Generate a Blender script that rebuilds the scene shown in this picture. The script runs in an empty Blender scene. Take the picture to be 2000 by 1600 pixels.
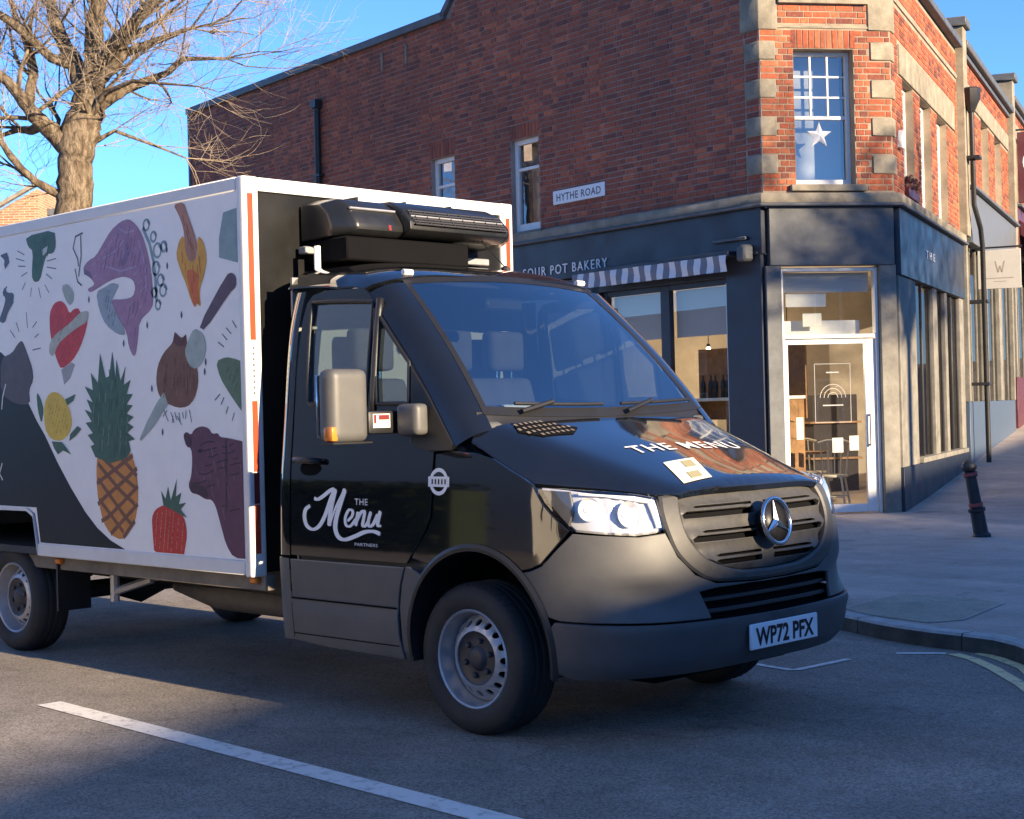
import bpy, bmesh, math, random, bisect
from mathutils import Vector, Matrix, geometry
PI = math.pi
random.seed(7)
SC = bpy.context.scene
COL = SC.collection
# ------------------------------------------------------------------ camera
cam_d = bpy.data.cameras.new('camera')
cam = bpy.data.objects.new('camera', cam_d); COL.objects.link(cam)
CR = (0.711950, 0.701770, -0.025398); CD = (-0.018700, -0.017209, -0.999677); CF = (-0.701981, 0.712195, 0.000871)
cam.matrix_world = Matrix(((CR[0], -CD[0], -CF[0], 5.1864), (CR[1], -CD[1], -CF[1], -5.9026), (CR[2], -CD[2], -CF[2], 1.4884), (0, 0, 0, 1)))
cam_d.sensor_width = 36; cam_d.lens = 54.774; cam_d.clip_start = .1; cam_d.clip_end = 3000
SC.camera = cam
# ------------------------------------------------------------------ sky, sun, exposure
SUN_EL = math.radians(15.5); SUN_AZ = math.radians(0.3)
w = bpy.data.worlds.new('World'); SC.world = w; w.use_nodes = True
wn = w.node_tree.nodes; wl = w.node_tree.links
bg = wn['Background']
sky = wn.new('ShaderNodeTexSky'); sky.sky_type = 'NISHITA'; sky.sun_disc = False
sky.sun_elevation = SUN_EL; sky.sun_rotation = PI/2-SUN_AZ
sky.altitude = 20; sky.air_density = 0.62; sky.dust_density = 0.0; sky.ozone_density = 6.2
wl.new(sky.outputs[0], bg.inputs[0]); bg.inputs[1].default_value = .088
sd = bpy.data.lights.new('sun', 'SUN'); sd.energy = 3.5; sd.angle = math.radians(.53); sd.color = (1.0, .79, .53)
so = bpy.data.objects.new('sun', sd); COL.objects.link(so)
so.rotation_euler = Vector((-math.cos(SUN_EL)*math.cos(SUN_AZ), -math.cos(SUN_EL)*math.sin(SUN_AZ), -math.sin(SUN_EL))).to_track_quat('-Z', 'Y').to_euler()
so.location = (30, 0, 30)
SC.view_settings.view_transform = 'Standard'; SC.view_settings.look = 'None'
SC.view_settings.gamma = 1; SC.view_settings.use_curve_mapping = False
SC.view_settings.exposure = 2.0
# ------------------------------------------------------------------ surfaces of the cab
def lerp_tab(t, x):
    if x <= t[0][0]: return t[0][1]
    for i in range(len(t)-1):
        x0, y0 = t[i]; x1, y1 = t[i+1]
        if x <= x1:
            h = x1-x0; s = (x-x0)/h
            m0 = (y1-(t[i-1][1] if i > 0 else y0))/((x1-t[i-1][0]) if i > 0 else h)*h
            m1 = ((t[i+2][1] if i+2 < len(t) else y1)-y0)/((t[i+2][0]-x0) if i+2 < len(t) else h)*h
            return (2*s**3-3*s*s+1)*y0+(s**3-2*s*s+s)*m0+(-2*s**3+3*s*s)*y1+(s**3-s*s)*m1
    return t[-1][1]
XF = [(.25,.925),(.30,.975),(.38,1.025),(.46,1.05),(.53,1.052),(.60,1.035),(.71,1.012),(.82,1.006),(.95,.985),(1.05,.95),(1.12,.908),(1.2,.84),(1.35,.80)]
WH = [(.25,.945),(.35,.968),(.6,.985),(.77,.99),(1.0,.985),(1.2,.975),(1.33,.962),(1.5,.945),(1.8,.915),(2.05,.88),(2.2,.852)]
X0 = .38; NN = 3.0; MM = 2.7
def plan(a, w, xf):
    s = max(0.0, math.sin(a)); c = max(0.0, math.cos(a))
    return X0+(xf-X0)*c**(2/MM), w*s**(2/NN)
_tab = []
def _mk():
    px, py = plan(0, .985, 1.0); L = 0
    _tab.append((0.0, 0.0))
    N = 4000
    for i in range(1, N+1):
        a = math.pi/2*(i/N)
        x, y = plan(a, .985, 1.0)
        L += math.hypot(x-px, y-py); px, py = x, y
        _tab.append((L, a))
_mk()
S0 = _tab[-1][0]
_ss = [t[0] for t in _tab]
def shell(s, z):
    """right-hand half of the cab's outer skin: s = metres round from the nose centre, z = height"""
    sg = 1
    if s < 0: s = -s; sg = -1
    w = lerp_tab(WH, z)
    if s >= S0: return (X0-(s-S0), -w*sg, z)
    i = bisect.bisect_left(_ss, s)
    if i <= 0: a = 0.0
    else:
        s0, a0 = _tab[i-1]; s1, a1 = _tab[i]
        a = a0+(a1-a0)*(s-s0)/max(1e-9, s1-s0)
    x, y = plan(a, w, lerp_tab(XF, z))
    return (x, -y*sg, z)
ZC = [(-.2,1.53),(-.05,1.487),(.05,1.457),(.2,1.402),(.41,1.327),(.6,1.258),(.8,1.188),(.9,1.152),(1.0,1.11)]
def bonnet(x, y):
    zc = lerp_tab(ZC, x); a = abs(y)
    yc = .80-(.25)*(x+.05)/.95
    k = .03; e = a-yc
    soft = k*math.log1p(math.exp(max(-40, min(40, e/k))))
    return (x, y, zc-.03*(min(a, yc)/yc)**2-.5*soft)
ZR = [(-1.5,2.312),(-1.2,2.305),(-1.0,2.285),(-.8,2.245),(-.66,2.193),(-.6,2.165)]
def roof(x, y):
    a = min(.999, abs(y)/.885)
    return (x, y, lerp_tab(ZR, x)-.185*(1-math.sqrt(1-a**4)))
def side_s(x): return S0+X0-x

# ------------------------------------------------------------------ helpers
def V(*a): return Vector(a)
def wloc(o):
    l = Vector((0, 0, 0))
    while o is not None: l += o.location; o = o.parent
    return l
def tag(o, label=None, cat=None, group=None, kind=None):
    if label: o['label'] = label
    if cat: o['category'] = cat
    if group: o['group'] = group
    if kind: o['kind'] = kind
    return o
def thing(name, label, cat, loc=(0, 0, 0), group=None):
    o = bpy.data.objects.new(name, None); COL.objects.link(o); o.location = loc
    o.empty_display_size = .2
    return tag(o, label, cat, group)
class MB:
    def __init__(s): s.v = []; s.f = []
    def add(s, vs, fs):
        b = len(s.v); s.v += [tuple(p) for p in vs]; s.f += [tuple(i+b for i in f) for f in fs]; return s
    def hexa(s, p): return s.add(p, [(0, 3, 2, 1), (4, 5, 6, 7), (0, 1, 5, 4), (1, 2, 6, 5), (2, 3, 7, 6), (3, 0, 4, 7)])
    def box(s, x0, x1, y0, y1, z0, z1):
        return s.hexa([(x0, y0, z0), (x1, y0, z0), (x1, y1, z0), (x0, y1, z0), (x0, y0, z1), (x1, y0, z1), (x1, y1, z1), (x0, y1, z1)])
    def fbox(s, F, u0, u1, o0, o1, z0, z1):
        return s.hexa([F(u0, o0, z0), F(u1, o0, z0), F(u1, o1, z0), F(u0, o1, z0), F(u0, o0, z1), F(u1, o0, z1), F(u1, o1, z1), F(u0, o1, z1)])
    def quad(s, a, b, c, d): return s.add([a, b, c, d], [(0, 1, 2, 3)])
    def tube(s, pts, rad, n=8, caps=True):
        pts = [Vector(p) for p in pts]
        if not hasattr(rad, '__len__'): rad = [rad]*len(pts)
        vs = []; fs = []; up = None
        for i, p in enumerate(pts):
            t = (pts[min(i+1, len(pts)-1)]-pts[max(i-1, 0)])
            if t.length < 1e-9: t = Vector((0, 0, 1))
            t.normalize()
            if up is None: up = t.orthogonal().normalized()
            up = (up-t*up.dot(t))
            if up.length < 1e-6: up = t.orthogonal()
            up.normalize(); b = t.cross(up)
            for k in range(n):
                a = 2*PI*k/n; vs.append(p+(up*math.cos(a)+b*math.sin(a))*rad[i])
        for i in range(len(pts)-1):
            for k in range(n):
                k2 = (k+1) % n; fs.append((i*n+k, i*n+k2, (i+1)*n+k2, (i+1)*n+k))
        if caps: fs.append(tuple(range(n-1, -1, -1))); fs.append(tuple((len(pts)-1)*n+k for k in range(n)))
        return s.add(vs, fs)
    def lathe(s, prof, c, ax, n=32, a0=0.0):
        # prof: list of (r, h); axis ax (unit), centre c
        c = Vector(c); ax = Vector(ax).normalized(); u = ax.orthogonal().normalized(); b = ax.cross(u)
        vs = []; fs = []
        for r, h in prof:
            for k in range(n):
                a = 2*PI*k/n+a0; vs.append(c+ax*h+(u*math.cos(a)+b*math.sin(a))*r)
        for i in range(len(prof)-1):
            for k in range(n):
                k2 = (k+1) % n; fs.append((i*n+k, i*n+k2, (i+1)*n+k2, (i+1)*n+k))
        return s.add(vs, fs)
    def prism(s, poly, fn, h0, h1):
        n = len(poly)
        vs = [fn(a, b, h0) for a, b in poly]+[fn(a, b, h1) for a, b in poly]
        fs = [tuple(range(n-1, -1, -1)), tuple(range(n, 2*n))]+[(i, (i+1) % n, n+(i+1) % n, n+i) for i in range(n)]
        return s.add(vs, fs)
    def build(s, name, mat, parent=None, smooth=False, bevel=0, seg=1, kind=None, fix=True):
        me = bpy.data.meshes.new(name)
        o0 = wloc(parent) if parent is not None else Vector((0, 0, 0))
        me.from_pydata([(x-o0.x, y-o0.y, z-o0.z) for x, y, z in s.v], [], s.f)
        if fix or bevel:
            bm = bmesh.new(); bm.from_mesh(me)
            bmesh.ops.recalc_face_normals(bm, faces=bm.faces)
            if bevel:
                es = [e for e in bm.edges if len(e.link_faces) == 2 and e.calc_face_angle(0) > .5]
                bmesh.ops.bevel(bm, geom=es, offset=bevel, segments=seg, affect='EDGES', profile=.6)
            bm.to_mesh(me); bm.free()
        if smooth or bevel:
            for p in me.polygons: p.use_smooth = True
            if not smooth or smooth == 'auto':
                try: me.set_sharp_from_angle(angle=math.radians(38))
                except Exception: pass
        me.materials.append(mat); me.update()
        o = bpy.data.objects.new(name, me); COL.objects.link(o)
        if parent is not None: o.parent = parent
        if kind: o['kind'] = kind
        return o
def frame(o, ang, sgn):
    a = math.radians(ang); d = Vector((math.cos(a), math.sin(a), 0)); n = Vector((d.y, -d.x, 0))*sgn; o = Vector((o[0], o[1], 0))
    def F(u, out, z): 
        p = o+d*u+n*out; return (p.x, p.y, z)
    F.o = o; F.d = d; F.n = n; F.ang = ang
    return F
def inside(p, poly):
    x, y = p; c = False; j = len(poly)-1
    for i in range(len(poly)):
        xi, yi = poly[i]; xj, yj = poly[j]
        if (yi > y) != (yj > y) and x < (xj-xi)*(y-yi)/(yj-yi)+xi: c = not c
        j = i
    return c
def sdist(p, poly):
    best = 1e9; px, py = p
    for i in range(len(poly)):
        ax, ay = poly[i-1]; bx, by = poly[i]; dx, dy = bx-ax, by-ay
        l = dx*dx+dy*dy; t = max(0, min(1, ((px-ax)*dx+(py-ay)*dy)/l)) if l else 0
        d = (ax+t*dx-px)**2+(ay+t*dy-py)**2
        if d < best: best = d
    return math.sqrt(best)
def area2(p): return sum(p[i-1][0]*p[i][1]-p[i][0]*p[i-1][1] for i in range(len(p)))
def resample(poly, sp):
    out = []
    for i in range(len(poly)):
        a = poly[i]; b = poly[(i+1) % len(poly)]; L = math.hypot(b[0]-a[0], b[1]-a[1]); n = max(1, int(math.ceil(L/sp)))
        for k in range(n): out.append((a[0]+(b[0]-a[0])*k/n, a[1]+(b[1]-a[1])*k/n))
    return out
def chaikin(poly, it=1):
    for _ in range(it):
        q = []
        for i in range(len(poly)):
            a = poly[i]; b = poly[(i+1) % len(poly)]
            q += [(a[0]*.78+b[0]*.22, a[1]*.78+b[1]*.22), (a[0]*.22+b[0]*.78, a[1]*.22+b[1]*.78)]
        poly = q
    return poly
def inset(poly, d):
    s = 1 if area2(poly) > 0 else -1; n = len(poly); out = []
    for i in range(n):
        a = poly[i-1]; b = poly[i]; c = poly[(i+1) % n]
        e1 = Vector((b[0]-a[0], b[1]-a[1])); e2 = Vector((c[0]-b[0], c[1]-b[1]))
        if e1.length < 1e-9 or e2.length < 1e-9: out.append(b); continue
        n1 = Vector((-e1.y, e1.x)).normalized()*s; n2 = Vector((-e2.y, e2.x)).normalized()*s
        m = n1+n2
        if m.length < .3: m = n1
        m.normalize(); k = d/max(.45, m.dot(n1))
        out.append((b[0]+m.x*k, b[1]+m.y*k))
    return out
def cdt(poly, holes=(), sp=.03, pad=.45):
    loops = [list(poly)]+[list(h) for h in holes]
    vs = []; es = []
    for lp in loops:
        b = len(vs); vs += [Vector(p) for p in lp]; es += [(b+i, b+(i+1) % len(lp)) for i in range(len(lp))]
    nb = len(vs)
    xs = [p[0] for p in poly]; ys = [p[1] for p in poly]
    if sp:
        y = min(ys)+sp*.5; r = 0
        while y < max(ys):
            x = min(xs)+sp*.5*(1+(r % 2))
            while x < max(xs):
                p = (x, y)
                if inside(p, poly) and not any(inside(p, h) for h in holes) and min(sdist(p, l) for l in loops) > sp*pad: vs.append(Vector(p))
                x += sp
            y += sp*.87; r += 1
    V2, E2, F2, *_ = geometry.delaunay_2d_cdt(vs, es, [], 0, 1e-6)
    out = []
    for f in F2:
        cx = sum(V2[i].x for i in f)/len(f); cy = sum(V2[i].y for i in f)/len(f)
        a_, b_, c_ = [V2[i] for i in f[:3]]
        if len(f) == 3:
            ar_ = abs((b_-a_).cross(c_-a_)); mx_ = max((b_-a_).length_squared, (c_-a_).length_squared, (c_-b_).length_squared)
            if ar_ < .004*mx_: continue
        if inside((cx, cy), poly) and not any(inside((cx, cy), h) for h in holes): out.append(tuple(f))
    return [tuple(v) for v in V2], out
def snormal(fn, a, b, out):
    p = Vector(fn(a, b)); e = 2e-3
    n = (Vector(fn(a+e, b))-Vector(fn(a-e, b))).cross(Vector(fn(a, b+e))-Vector(fn(a, b-e)))
    if n.length < 1e-12: n = Vector(out)
    n.normalize()
    if n.dot(Vector(out)) < 0: n = -n
    return p, n
def patch(name, mat, parent, fn, poly, outdir, off=0.0, gap=.002, thick=.014, sp=.03, holes=(), round_=.004, mirror=False, smooth=True, kind=None, bump=None, prebuilt=None):
    """a sheet of the surface fn cut to an outline, with a rounded turned-in edge"""
    P = inset(resample(poly, sp*.9), gap) if gap else resample(poly, sp*.9)
    H = [resample(h, sp*.9) for h in holes]
    Q = inset(P, round_) if round_ else P
    HQ = [inset(h, -round_) if round_ else h for h in H]
    v2, fs = cdt(Q, HQ, sp)
    m = MB(); od = (lambda a, b: outdir(a, b)) if callable(outdir) else (lambda a, b: outdir)
    def at(a, b, o):
        p, n = snormal(fn, a, b, od(a, b)); k = bump(a, b) if bump else 0
        return p+n*(off+o+k)
    top = [at(a, b, 0) for a, b in v2]
    m.add(top, fs)
    for outer, inner in [(P, Q)]+list(zip(H, HQ)):
        n = len(outer)
        r0 = [at(a, b, 0) for a, b in inner]; r1 = [at(a, b, -round_*.7) for a, b in outer]; r2 = [at(a, b, -thick) for a, b in outer]
        m.add(r0+r1+r2, [(i, (i+1) % n, n+(i+1) % n, n+i) for i in range(n)]+[(n+i, n+(i+1) % n, 2*n+(i+1) % n, 2*n+i) for i in range(n)])
    if mirror: m.v = [(x, -y, z) for x, y, z in m.v]
    me_b = m
    o0 = wloc(parent) if parent is not None else Vector((0, 0, 0))
    me = bpy.data.meshes.new(name); me.from_pydata([(x-o0.x, y-o0.y, z-o0.z) for x, y, z in m.v], [], m.f)
    bm = bmesh.new(); bm.from_mesh(me)
    bmesh.ops.recalc_face_normals(bm, faces=bm.faces); bm.to_mesh(me); bm.free()
    nf = len(fs)
    for i, p in enumerate(me.polygons): p.use_smooth = i < nf
    me.materials.append(mat); me.update()
    o = bpy.data.objects.new(name, me); COL.objects.link(o); o.parent = parent
    if kind: o['kind'] = kind
    return o
def text_tris(s, h, wscale=1.0, spacing=1.0, bold=0.0):
    c = bpy.data.curves.new('lettering', 'FONT'); c.body = s; c.size = 1; c.space_character = spacing; c.offset = bold; c.resolution_u = 3
    o = bpy.data.objects.new('lettering', c); COL.objects.link(o)
    dg = bpy.context.evaluated_depsgraph_get()
    me = bpy.data.meshes.new_from_object(o.evaluated_get(dg))
    vs = [v.co.copy() for v in me.vertices]; fs = [tuple(p.vertices) for p in me.polygons]
    bpy.data.objects.remove(o); bpy.data.curves.remove(c); bpy.data.meshes.remove(me)
    x0 = min(v.x for v in vs); x1 = max(v.x for v in vs); k = h/.729
    return [((v.x-x0)*k*wscale, v.y*k) for v in vs], fs, (x1-x0)*k*wscale
def lettering(name, s, h, fn, mat, parent, wscale=1.0, spacing=1.0, bold=0.0, thick=0.0, label=None, split=True):
    vs, fs, wd = text_tris(s, h, wscale, spacing, bold)
    m = MB(); m.add([fn(a, b, wd, thick) for a, b in vs], fs)
    if thick:
        m2 = bpy.data.meshes.new('t'); m2.from_pydata([Vector((a, b, 0)) for a, b in vs], [], fs)
        bm = bmesh.new(); bm.from_mesh(m2); bmesh.ops.remove_doubles(bm, verts=bm.verts, dist=1e-6)
        for e in bm.edges:
            if len(e.link_faces) == 1:
                a, b = e.verts; m.add([fn(a.co.x, a.co.y, wd, thick), fn(b.co.x, b.co.y, wd, thick), fn(b.co.x, b.co.y, wd, 0), fn(a.co.x, a.co.y, wd, 0)], [(0, 1, 2, 3)])
        bm.free(); bpy.data.meshes.remove(m2)
    if not split:
        o = m.build(name, mat, parent, fix=False); o['kind'] = 'stuff'; return o
    # every character is an object of its own
    par = list(range(len(m.v)))
    def find(i):
        while par[i] != i: par[i] = par[par[i]]; i = par[i]
        return i
    key = {}
    for i, v in enumerate(m.v):
        k = (round(v[0], 5), round(v[1], 5), round(v[2], 5))
        if k in key: par[find(i)] = find(key[k])
        else: key[k] = i
    for f in m.f:
        for i in f[1:]: par[find(i)] = find(f[0])
    grp = {}
    for f in m.f: grp.setdefault(find(f[0]), []).append(f)
    for g in grp.values():
        ids = sorted({i for f in g for i in f}); mp = {i: k for k, i in enumerate(ids)}; q = MB()
        q.add([m.v[i] for i in ids], [tuple(mp[i] for i in f) for f in g]); q.build('letter', mat, parent, fix=False)
# ------------------------------------------------------------------ materials
MATS = {}
def mat(name, col, rough=.6, metal=0.0, var=0.0, vscale=6.0, bump=0.0, bscale=40.0, coat=0.0, spec=.5, emit=0.0, ecol=None, dirt=0.0, dcol=(.1, .08, .06), dscale=1.5, rvar=0.0, var_col=None, bdist=.01):
    m = bpy.data.materials.new(name); m.use_nodes = True; nt = m.node_tree; N = nt.nodes; L = nt.links
    b = N['Principled BSDF']; MATS[name] = m
    b.inputs['Base Color'].default_value = (*col, 1); b.inputs['Roughness'].default_value = rough; b.inputs['Metallic'].default_value = metal
    b.inputs['Specular IOR Level'].default_value = spec; b.inputs['Coat Weight'].default_value = coat; b.inputs['Coat Roughness'].default_value = .03
    if emit: b.inputs['Emission Color'].default_value = (*(ecol or col), 1); b.inputs['Emission Strength'].default_value = emit
    if var or dirt or bump or rvar:
        tc = N.new('ShaderNodeTexCoord'); cur = None
        if var:
            n = N.new('ShaderNodeTexNoise'); n.inputs['Scale'].default_value = vscale; n.inputs['Detail'].default_value = 5; n.inputs['Roughness'].default_value = .65
            L.new(tc.outputs['Object'], n.inputs['Vector'])
            mx = N.new('ShaderNodeMix'); mx.data_type = 'RGBA'
            lo = var_col or tuple(c*(1-var) for c in col); hi = tuple(min(1, c*(1+var)) for c in col)
            mx.inputs[6].default_value = (*lo, 1); mx.inputs[7].default_value = (*hi, 1)
            mr = N.new('ShaderNodeMapRange'); mr.inputs[1].default_value = .3; mr.inputs[2].default_value = .7
            L.new(n.outputs['Fac'], mr.inputs[0]); L.new(mr.outputs[0], mx.inputs[0]); cur = mx.outputs[2]
        if dirt:
            n = N.new('ShaderNodeTexNoise'); n.inputs['Scale'].default_value = dscale; n.inputs['Detail'].default_value = 8; n.inputs['Roughness'].default_value = .7
            L.new(tc.outputs['Object'], n.inputs['Vector'])
            mr = N.new('ShaderNodeMapRange'); mr.inputs[1].default_value = .45; mr.inputs[2].default_value = .75; mr.inputs[4].default_value = dirt
            L.new(n.outputs['Fac'], mr.inputs[0])
            mx = N.new('ShaderNodeMix'); mx.data_type = 'RGBA'; mx.inputs[7].default_value = (*dcol, 1)
            if cur: L.new(cur, mx.inputs[6])
            else: mx.inputs[6].default_value = (*col, 1)
            L.new(mr.outputs[0], mx.inputs[0]); cur = mx.outputs[2]
        if cur: L.new(cur, b.inputs['Base Color'])
        if rvar:
            n = N.new('ShaderNodeTexNoise'); n.inputs['Scale'].default_value = 3.0; n.inputs['Detail'].default_value = 6
            L.new(tc.outputs['Object'], n.inputs['Vector'])
            mr = N.new('ShaderNodeMapRange'); mr.inputs[1].default_value = .3; mr.inputs[2].default_value = .7; mr.inputs[3].default_value = max(.01, rough-rvar); mr.inputs[4].default_value = rough+rvar
            L.new(n.outputs['Fac'], mr.inputs[0]); L.new(mr.outputs[0], b.inputs['Roughness'])
        if bump:
            n = N.new('ShaderNodeTexNoise'); n.inputs['Scale'].default_value = bscale; n.inputs['Detail'].default_value = 4
            L.new(tc.outputs['Object'], n.inputs['Vector'])
            bp = N.new('ShaderNodeBump'); bp.inputs['Strength'].default_value = bump; bp.inputs['Distance'].default_value = bdist
            L.new(n.outputs['Fac'], bp.inputs['Height']); L.new(bp.outputs[0], b.inputs['Normal'])
    return m
def glass_mat(name, tint=(.9, .95, .95), refl0=.06, rough=.0, gain=.94):
    m = bpy.data.materials.new(name); m.use_nodes = True; nt = m.node_tree; N = nt.nodes; L = nt.links
    N.remove(N['Principled BSDF']); out = N['Material Output']
    t = N.new('ShaderNodeBsdfTransparent'); t.inputs[0].default_value = (*tint, 1)
    g = N.new('ShaderNodeBsdfGlossy'); g.inputs['Roughness'].default_value = rough; g.inputs[0].default_value = (1, 1, 1, 1)
    lw = N.new('ShaderNodeLayerWeight'); lw.inputs[0].default_value = .5
    p = N.new('ShaderNodeMath'); p.operation = 'POWER'; p.inputs[1].default_value = 4.0; L.new(lw.outputs['Facing'], p.inputs[0])
    ma = N.new('ShaderNodeMath'); ma.operation = 'MULTIPLY_ADD'; ma.inputs[1].default_value = gain; ma.inputs[2].default_value = refl0; L.new(p.outputs[0], ma.inputs[0])
    mx = N.new('ShaderNodeMixShader'); L.new(ma.outputs[0], mx.inputs[0]); L.new(t.outputs[0], mx.inputs[1]); L.new(g.outputs[0], mx.inputs[2]); L.new(mx.outputs[0], out.inputs[0])
    return m
def brick_mat(name, ramp, rough=.85, wash=.35, washcol=(.05, .03, .03)):
    m = bpy.data.materials.new(name); m.use_nodes = True; nt = m.node_tree; N = nt.nodes; L = nt.links; b = N['Principled BSDF']
    g = N.new('ShaderNodeNewGeometry'); oi = N.new('ShaderNodeObjectInfo')
    ad = N.new('ShaderNodeMath'); ad.operation = 'ADD'; L.new(g.outputs['Random Per Island'], ad.inputs[0]); L.new(oi.outputs['Random'], ad.inputs[1])
    fr = N.new('ShaderNodeMath'); fr.operation = 'FRACT'; L.new(ad.outputs[0], fr.inputs[0])
    cr = N.new('ShaderNodeValToRGB'); L.new(fr.outputs[0], cr.inputs[0])
    e = cr.color_ramp.elements
    while len(e) < len(ramp): e.new(.5)
    for i, (p, c) in enumerate(ramp): e[i].position = p; e[i].color = (*c, 1)
    tc = N.new('ShaderNodeTexCoord'); ps = g.outputs['Position']
    n = N.new('ShaderNodeTexNoise'); n.inputs['Scale'].default_value = .55; n.inputs['Detail'].default_value = 6; n.inputs['Roughness'].default_value = .6; L.new(ps, n.inputs['Vector'])
    mr = N.new('ShaderNodeMapRange'); mr.inputs[1].default_value = .42; mr.inputs[2].default_value = .68; mr.inputs[4].default_value = wash; L.new(n.outputs['Fac'], mr.inputs[0])
    mx = N.new('ShaderNodeMix'); mx.data_type = 'RGBA'; mx.inputs[7].default_value = (*washcol, 1); L.new(mr.outputs[0], mx.inputs[0]); L.new(cr.outputs[0], mx.inputs[6])
    n2 = N.new('ShaderNodeTexNoise'); n2.inputs['Scale'].default_value = 28; n2.inputs['Detail'].default_value = 5; L.new(ps, n2.inputs['Vector'])
    mr2 = N.new('ShaderNodeMapRange'); mr2.inputs[1].default_value = .3; mr2.inputs[2].default_value = .7; mr2.inputs[3].default_value = .72; mr2.inputs[4].default_value = 1.2; L.new(n2.outputs['Fac'], mr2.inputs[0])
    mu = N.new('ShaderNodeMix'); mu.data_type = 'RGBA'; mu.blend_type = 'MULTIPLY'; mu.inputs[0].default_value = 1; L.new(mx.outputs[2], mu.inputs[6]); L.new(mr2.outputs[0], mu.inputs[7])
    L.new(mu.outputs[2], b.inputs['Base Color']); b.inputs['Roughness'].default_value = rough; b.inputs['Specular IOR Level'].default_value = .3
    bp = N.new('ShaderNodeBump'); bp.inputs['Strength'].default_value = .5; bp.inputs['Distance'].default_value = .006; L.new(n2.outputs['Fac'], bp.inputs['Height']); L.new(bp.outputs[0], b.inputs['Normal'])
    return m
def asphalt_mat(name, base, patchy=.24, grain=.42, cracks=True):
    m = bpy.data.materials.new(name); m.use_nodes = True; nt = m.node_tree; N = nt.nodes; L = nt.links; b = N['Principled BSDF']
    ps = N.new('ShaderNodeNewGeometry').outputs['Position']
    def noise(sc, d, r=.6):
        n = N.new('ShaderNodeTexNoise'); n.inputs['Scale'].default_value = sc; n.inputs['Detail'].default_value = d; n.inputs['Roughness'].default_value = r; L.new(ps, n.inputs['Vector']); return n.outputs['Fac']
    def rng(s, a, bb, c, d):
        mr = N.new('ShaderNodeMapRange'); mr.inputs[1].default_value = a; mr.inputs[2].default_value = bb; mr.inputs[3].default_value = c; mr.inputs[4].default_value = d; L.new(s, mr.inputs[0]); return mr.outputs[0]
    def mul(a, bb):
        k = N.new('ShaderNodeMath'); k.operation = 'MULTIPLY'; L.new(a, k.inputs[0]); L.new(bb, k.inputs[1]); return k.outputs[0]
    vo = N.new('ShaderNodeTexVoronoi'); vo.inputs['Scale'].default_value = 120; L.new(ps, vo.inputs['Vector'])
    vc = N.new('ShaderNodeSeparateColor'); L.new(vo.outputs['Color'], vc.inputs[0])
    mp = N.new('ShaderNodeMapping'); mp.inputs['Scale'].default_value = (.12, 1.6, 1); L.new(ps, mp.inputs[0])
    st = N.new('ShaderNodeTexNoise'); st.inputs['Scale'].default_value = 1.0; st.inputs['Detail'].default_value = 4; L.new(mp.outputs[0], st.inputs['Vector'])
    ck = N.new('ShaderNodeTexVoronoi'); ck.feature = 'DISTANCE_TO_EDGE'; ck.inputs['Scale'].default_value = .42
    wob = N.new('ShaderNodeVectorMath'); wob.operation = 'ADD'; wn_ = N.new('ShaderNodeTexNoise'); wn_.inputs['Scale'].default_value = 2.2; wn_.inputs['Detail'].default_value = 6; L.new(ps, wn_.inputs['Vector'])
    ws_ = N.new('ShaderNodeVectorMath'); ws_.operation = 'SCALE'; ws_.inputs['Scale'].default_value = .8; L.new(wn_.outputs['Color'], ws_.inputs[0]); L.new(ps, wob.inputs[0]); L.new(ws_.outputs[0], wob.inputs[1]); L.new(wob.outputs[0], ck.inputs['Vector'])
    crack = rng(ck.outputs['Distance'], 0, .006, .72 if cracks else 1.0, 1)
    oil = rng(noise(1.9, 3, .4), .66, .74, 1, .72)
    f = mul(mul(rng(noise(.7, 5), .3, .7, 1-patchy, 1+patchy), rng(noise(5, 4), .3, .7, .90, 1.12)), rng(vc.outputs[0], 0, 1, 1-grain, 1+grain))
    f = mul(mul(f, rng(st.outputs['Fac'], .3, .7, .86, 1.12)), mul(crack, oil))
    vm = N.new('ShaderNodeVectorMath'); vm.operation = 'SCALE'; vm.inputs[0].default_value = base; L.new(f, vm.inputs['Scale'])
    L.new(vm.outputs[0], b.inputs['Base Color']); b.inputs['Roughness'].default_value = .82; b.inputs['Specular IOR Level'].default_value = .35
    bp = N.new('ShaderNodeBump'); bp.inputs['Strength'].default_value = .5; bp.inputs['Distance'].default_value = .003; L.new(vo.outputs['Distance'], bp.inputs['Height']); L.new(bp.outputs[0], b.inputs['Normal'])
    return m
def paint_line_mat(name, col, base=(.25, .22, .19)):
    m = bpy.data.materials.new(name); m.use_nodes = True; nt = m.node_tree; N = nt.nodes; L = nt.links; b = N['Principled BSDF']
    ps = N.new('ShaderNodeNewGeometry').outputs['Position']
    n = N.new('ShaderNodeTexNoise'); n.inputs['Scale'].default_value = 11; n.inputs['Detail'].default_value = 8; n.inputs['Roughness'].default_value = .75; L.new(ps, n.inputs['Vector'])
    mr = N.new('ShaderNodeMapRange'); mr.inputs[1].default_value = .52; mr.inputs[2].default_value = .66; mr.inputs[4].default_value = .8; L.new(n.outputs['Fac'], mr.inputs[0])
    mx = N.new('ShaderNodeMix'); mx.data_type = 'RGBA'; mx.inputs[6].default_value = (*col, 1); mx.inputs[7].default_value = (*base, 1); L.new(mr.outputs[0], mx.inputs[0])
    L.new(mx.outputs[2], b.inputs['Base Color']); b.inputs['Roughness'].default_value = .7
    return m
M_ROAD = asphalt_mat('asphalt', (.255, .222, .185))
M_PAVE = asphalt_mat('pavement tarmac', (.45, .375, .315), .18, .15)
M_COVER = asphalt_mat('cover infill', (.34, .32, .25), .2, .2)
M_WLINE = paint_line_mat('white road paint', (.80, .76, .69))
M_YLINE = paint_line_mat('yellow road paint', (.86, .68, .34))
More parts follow.
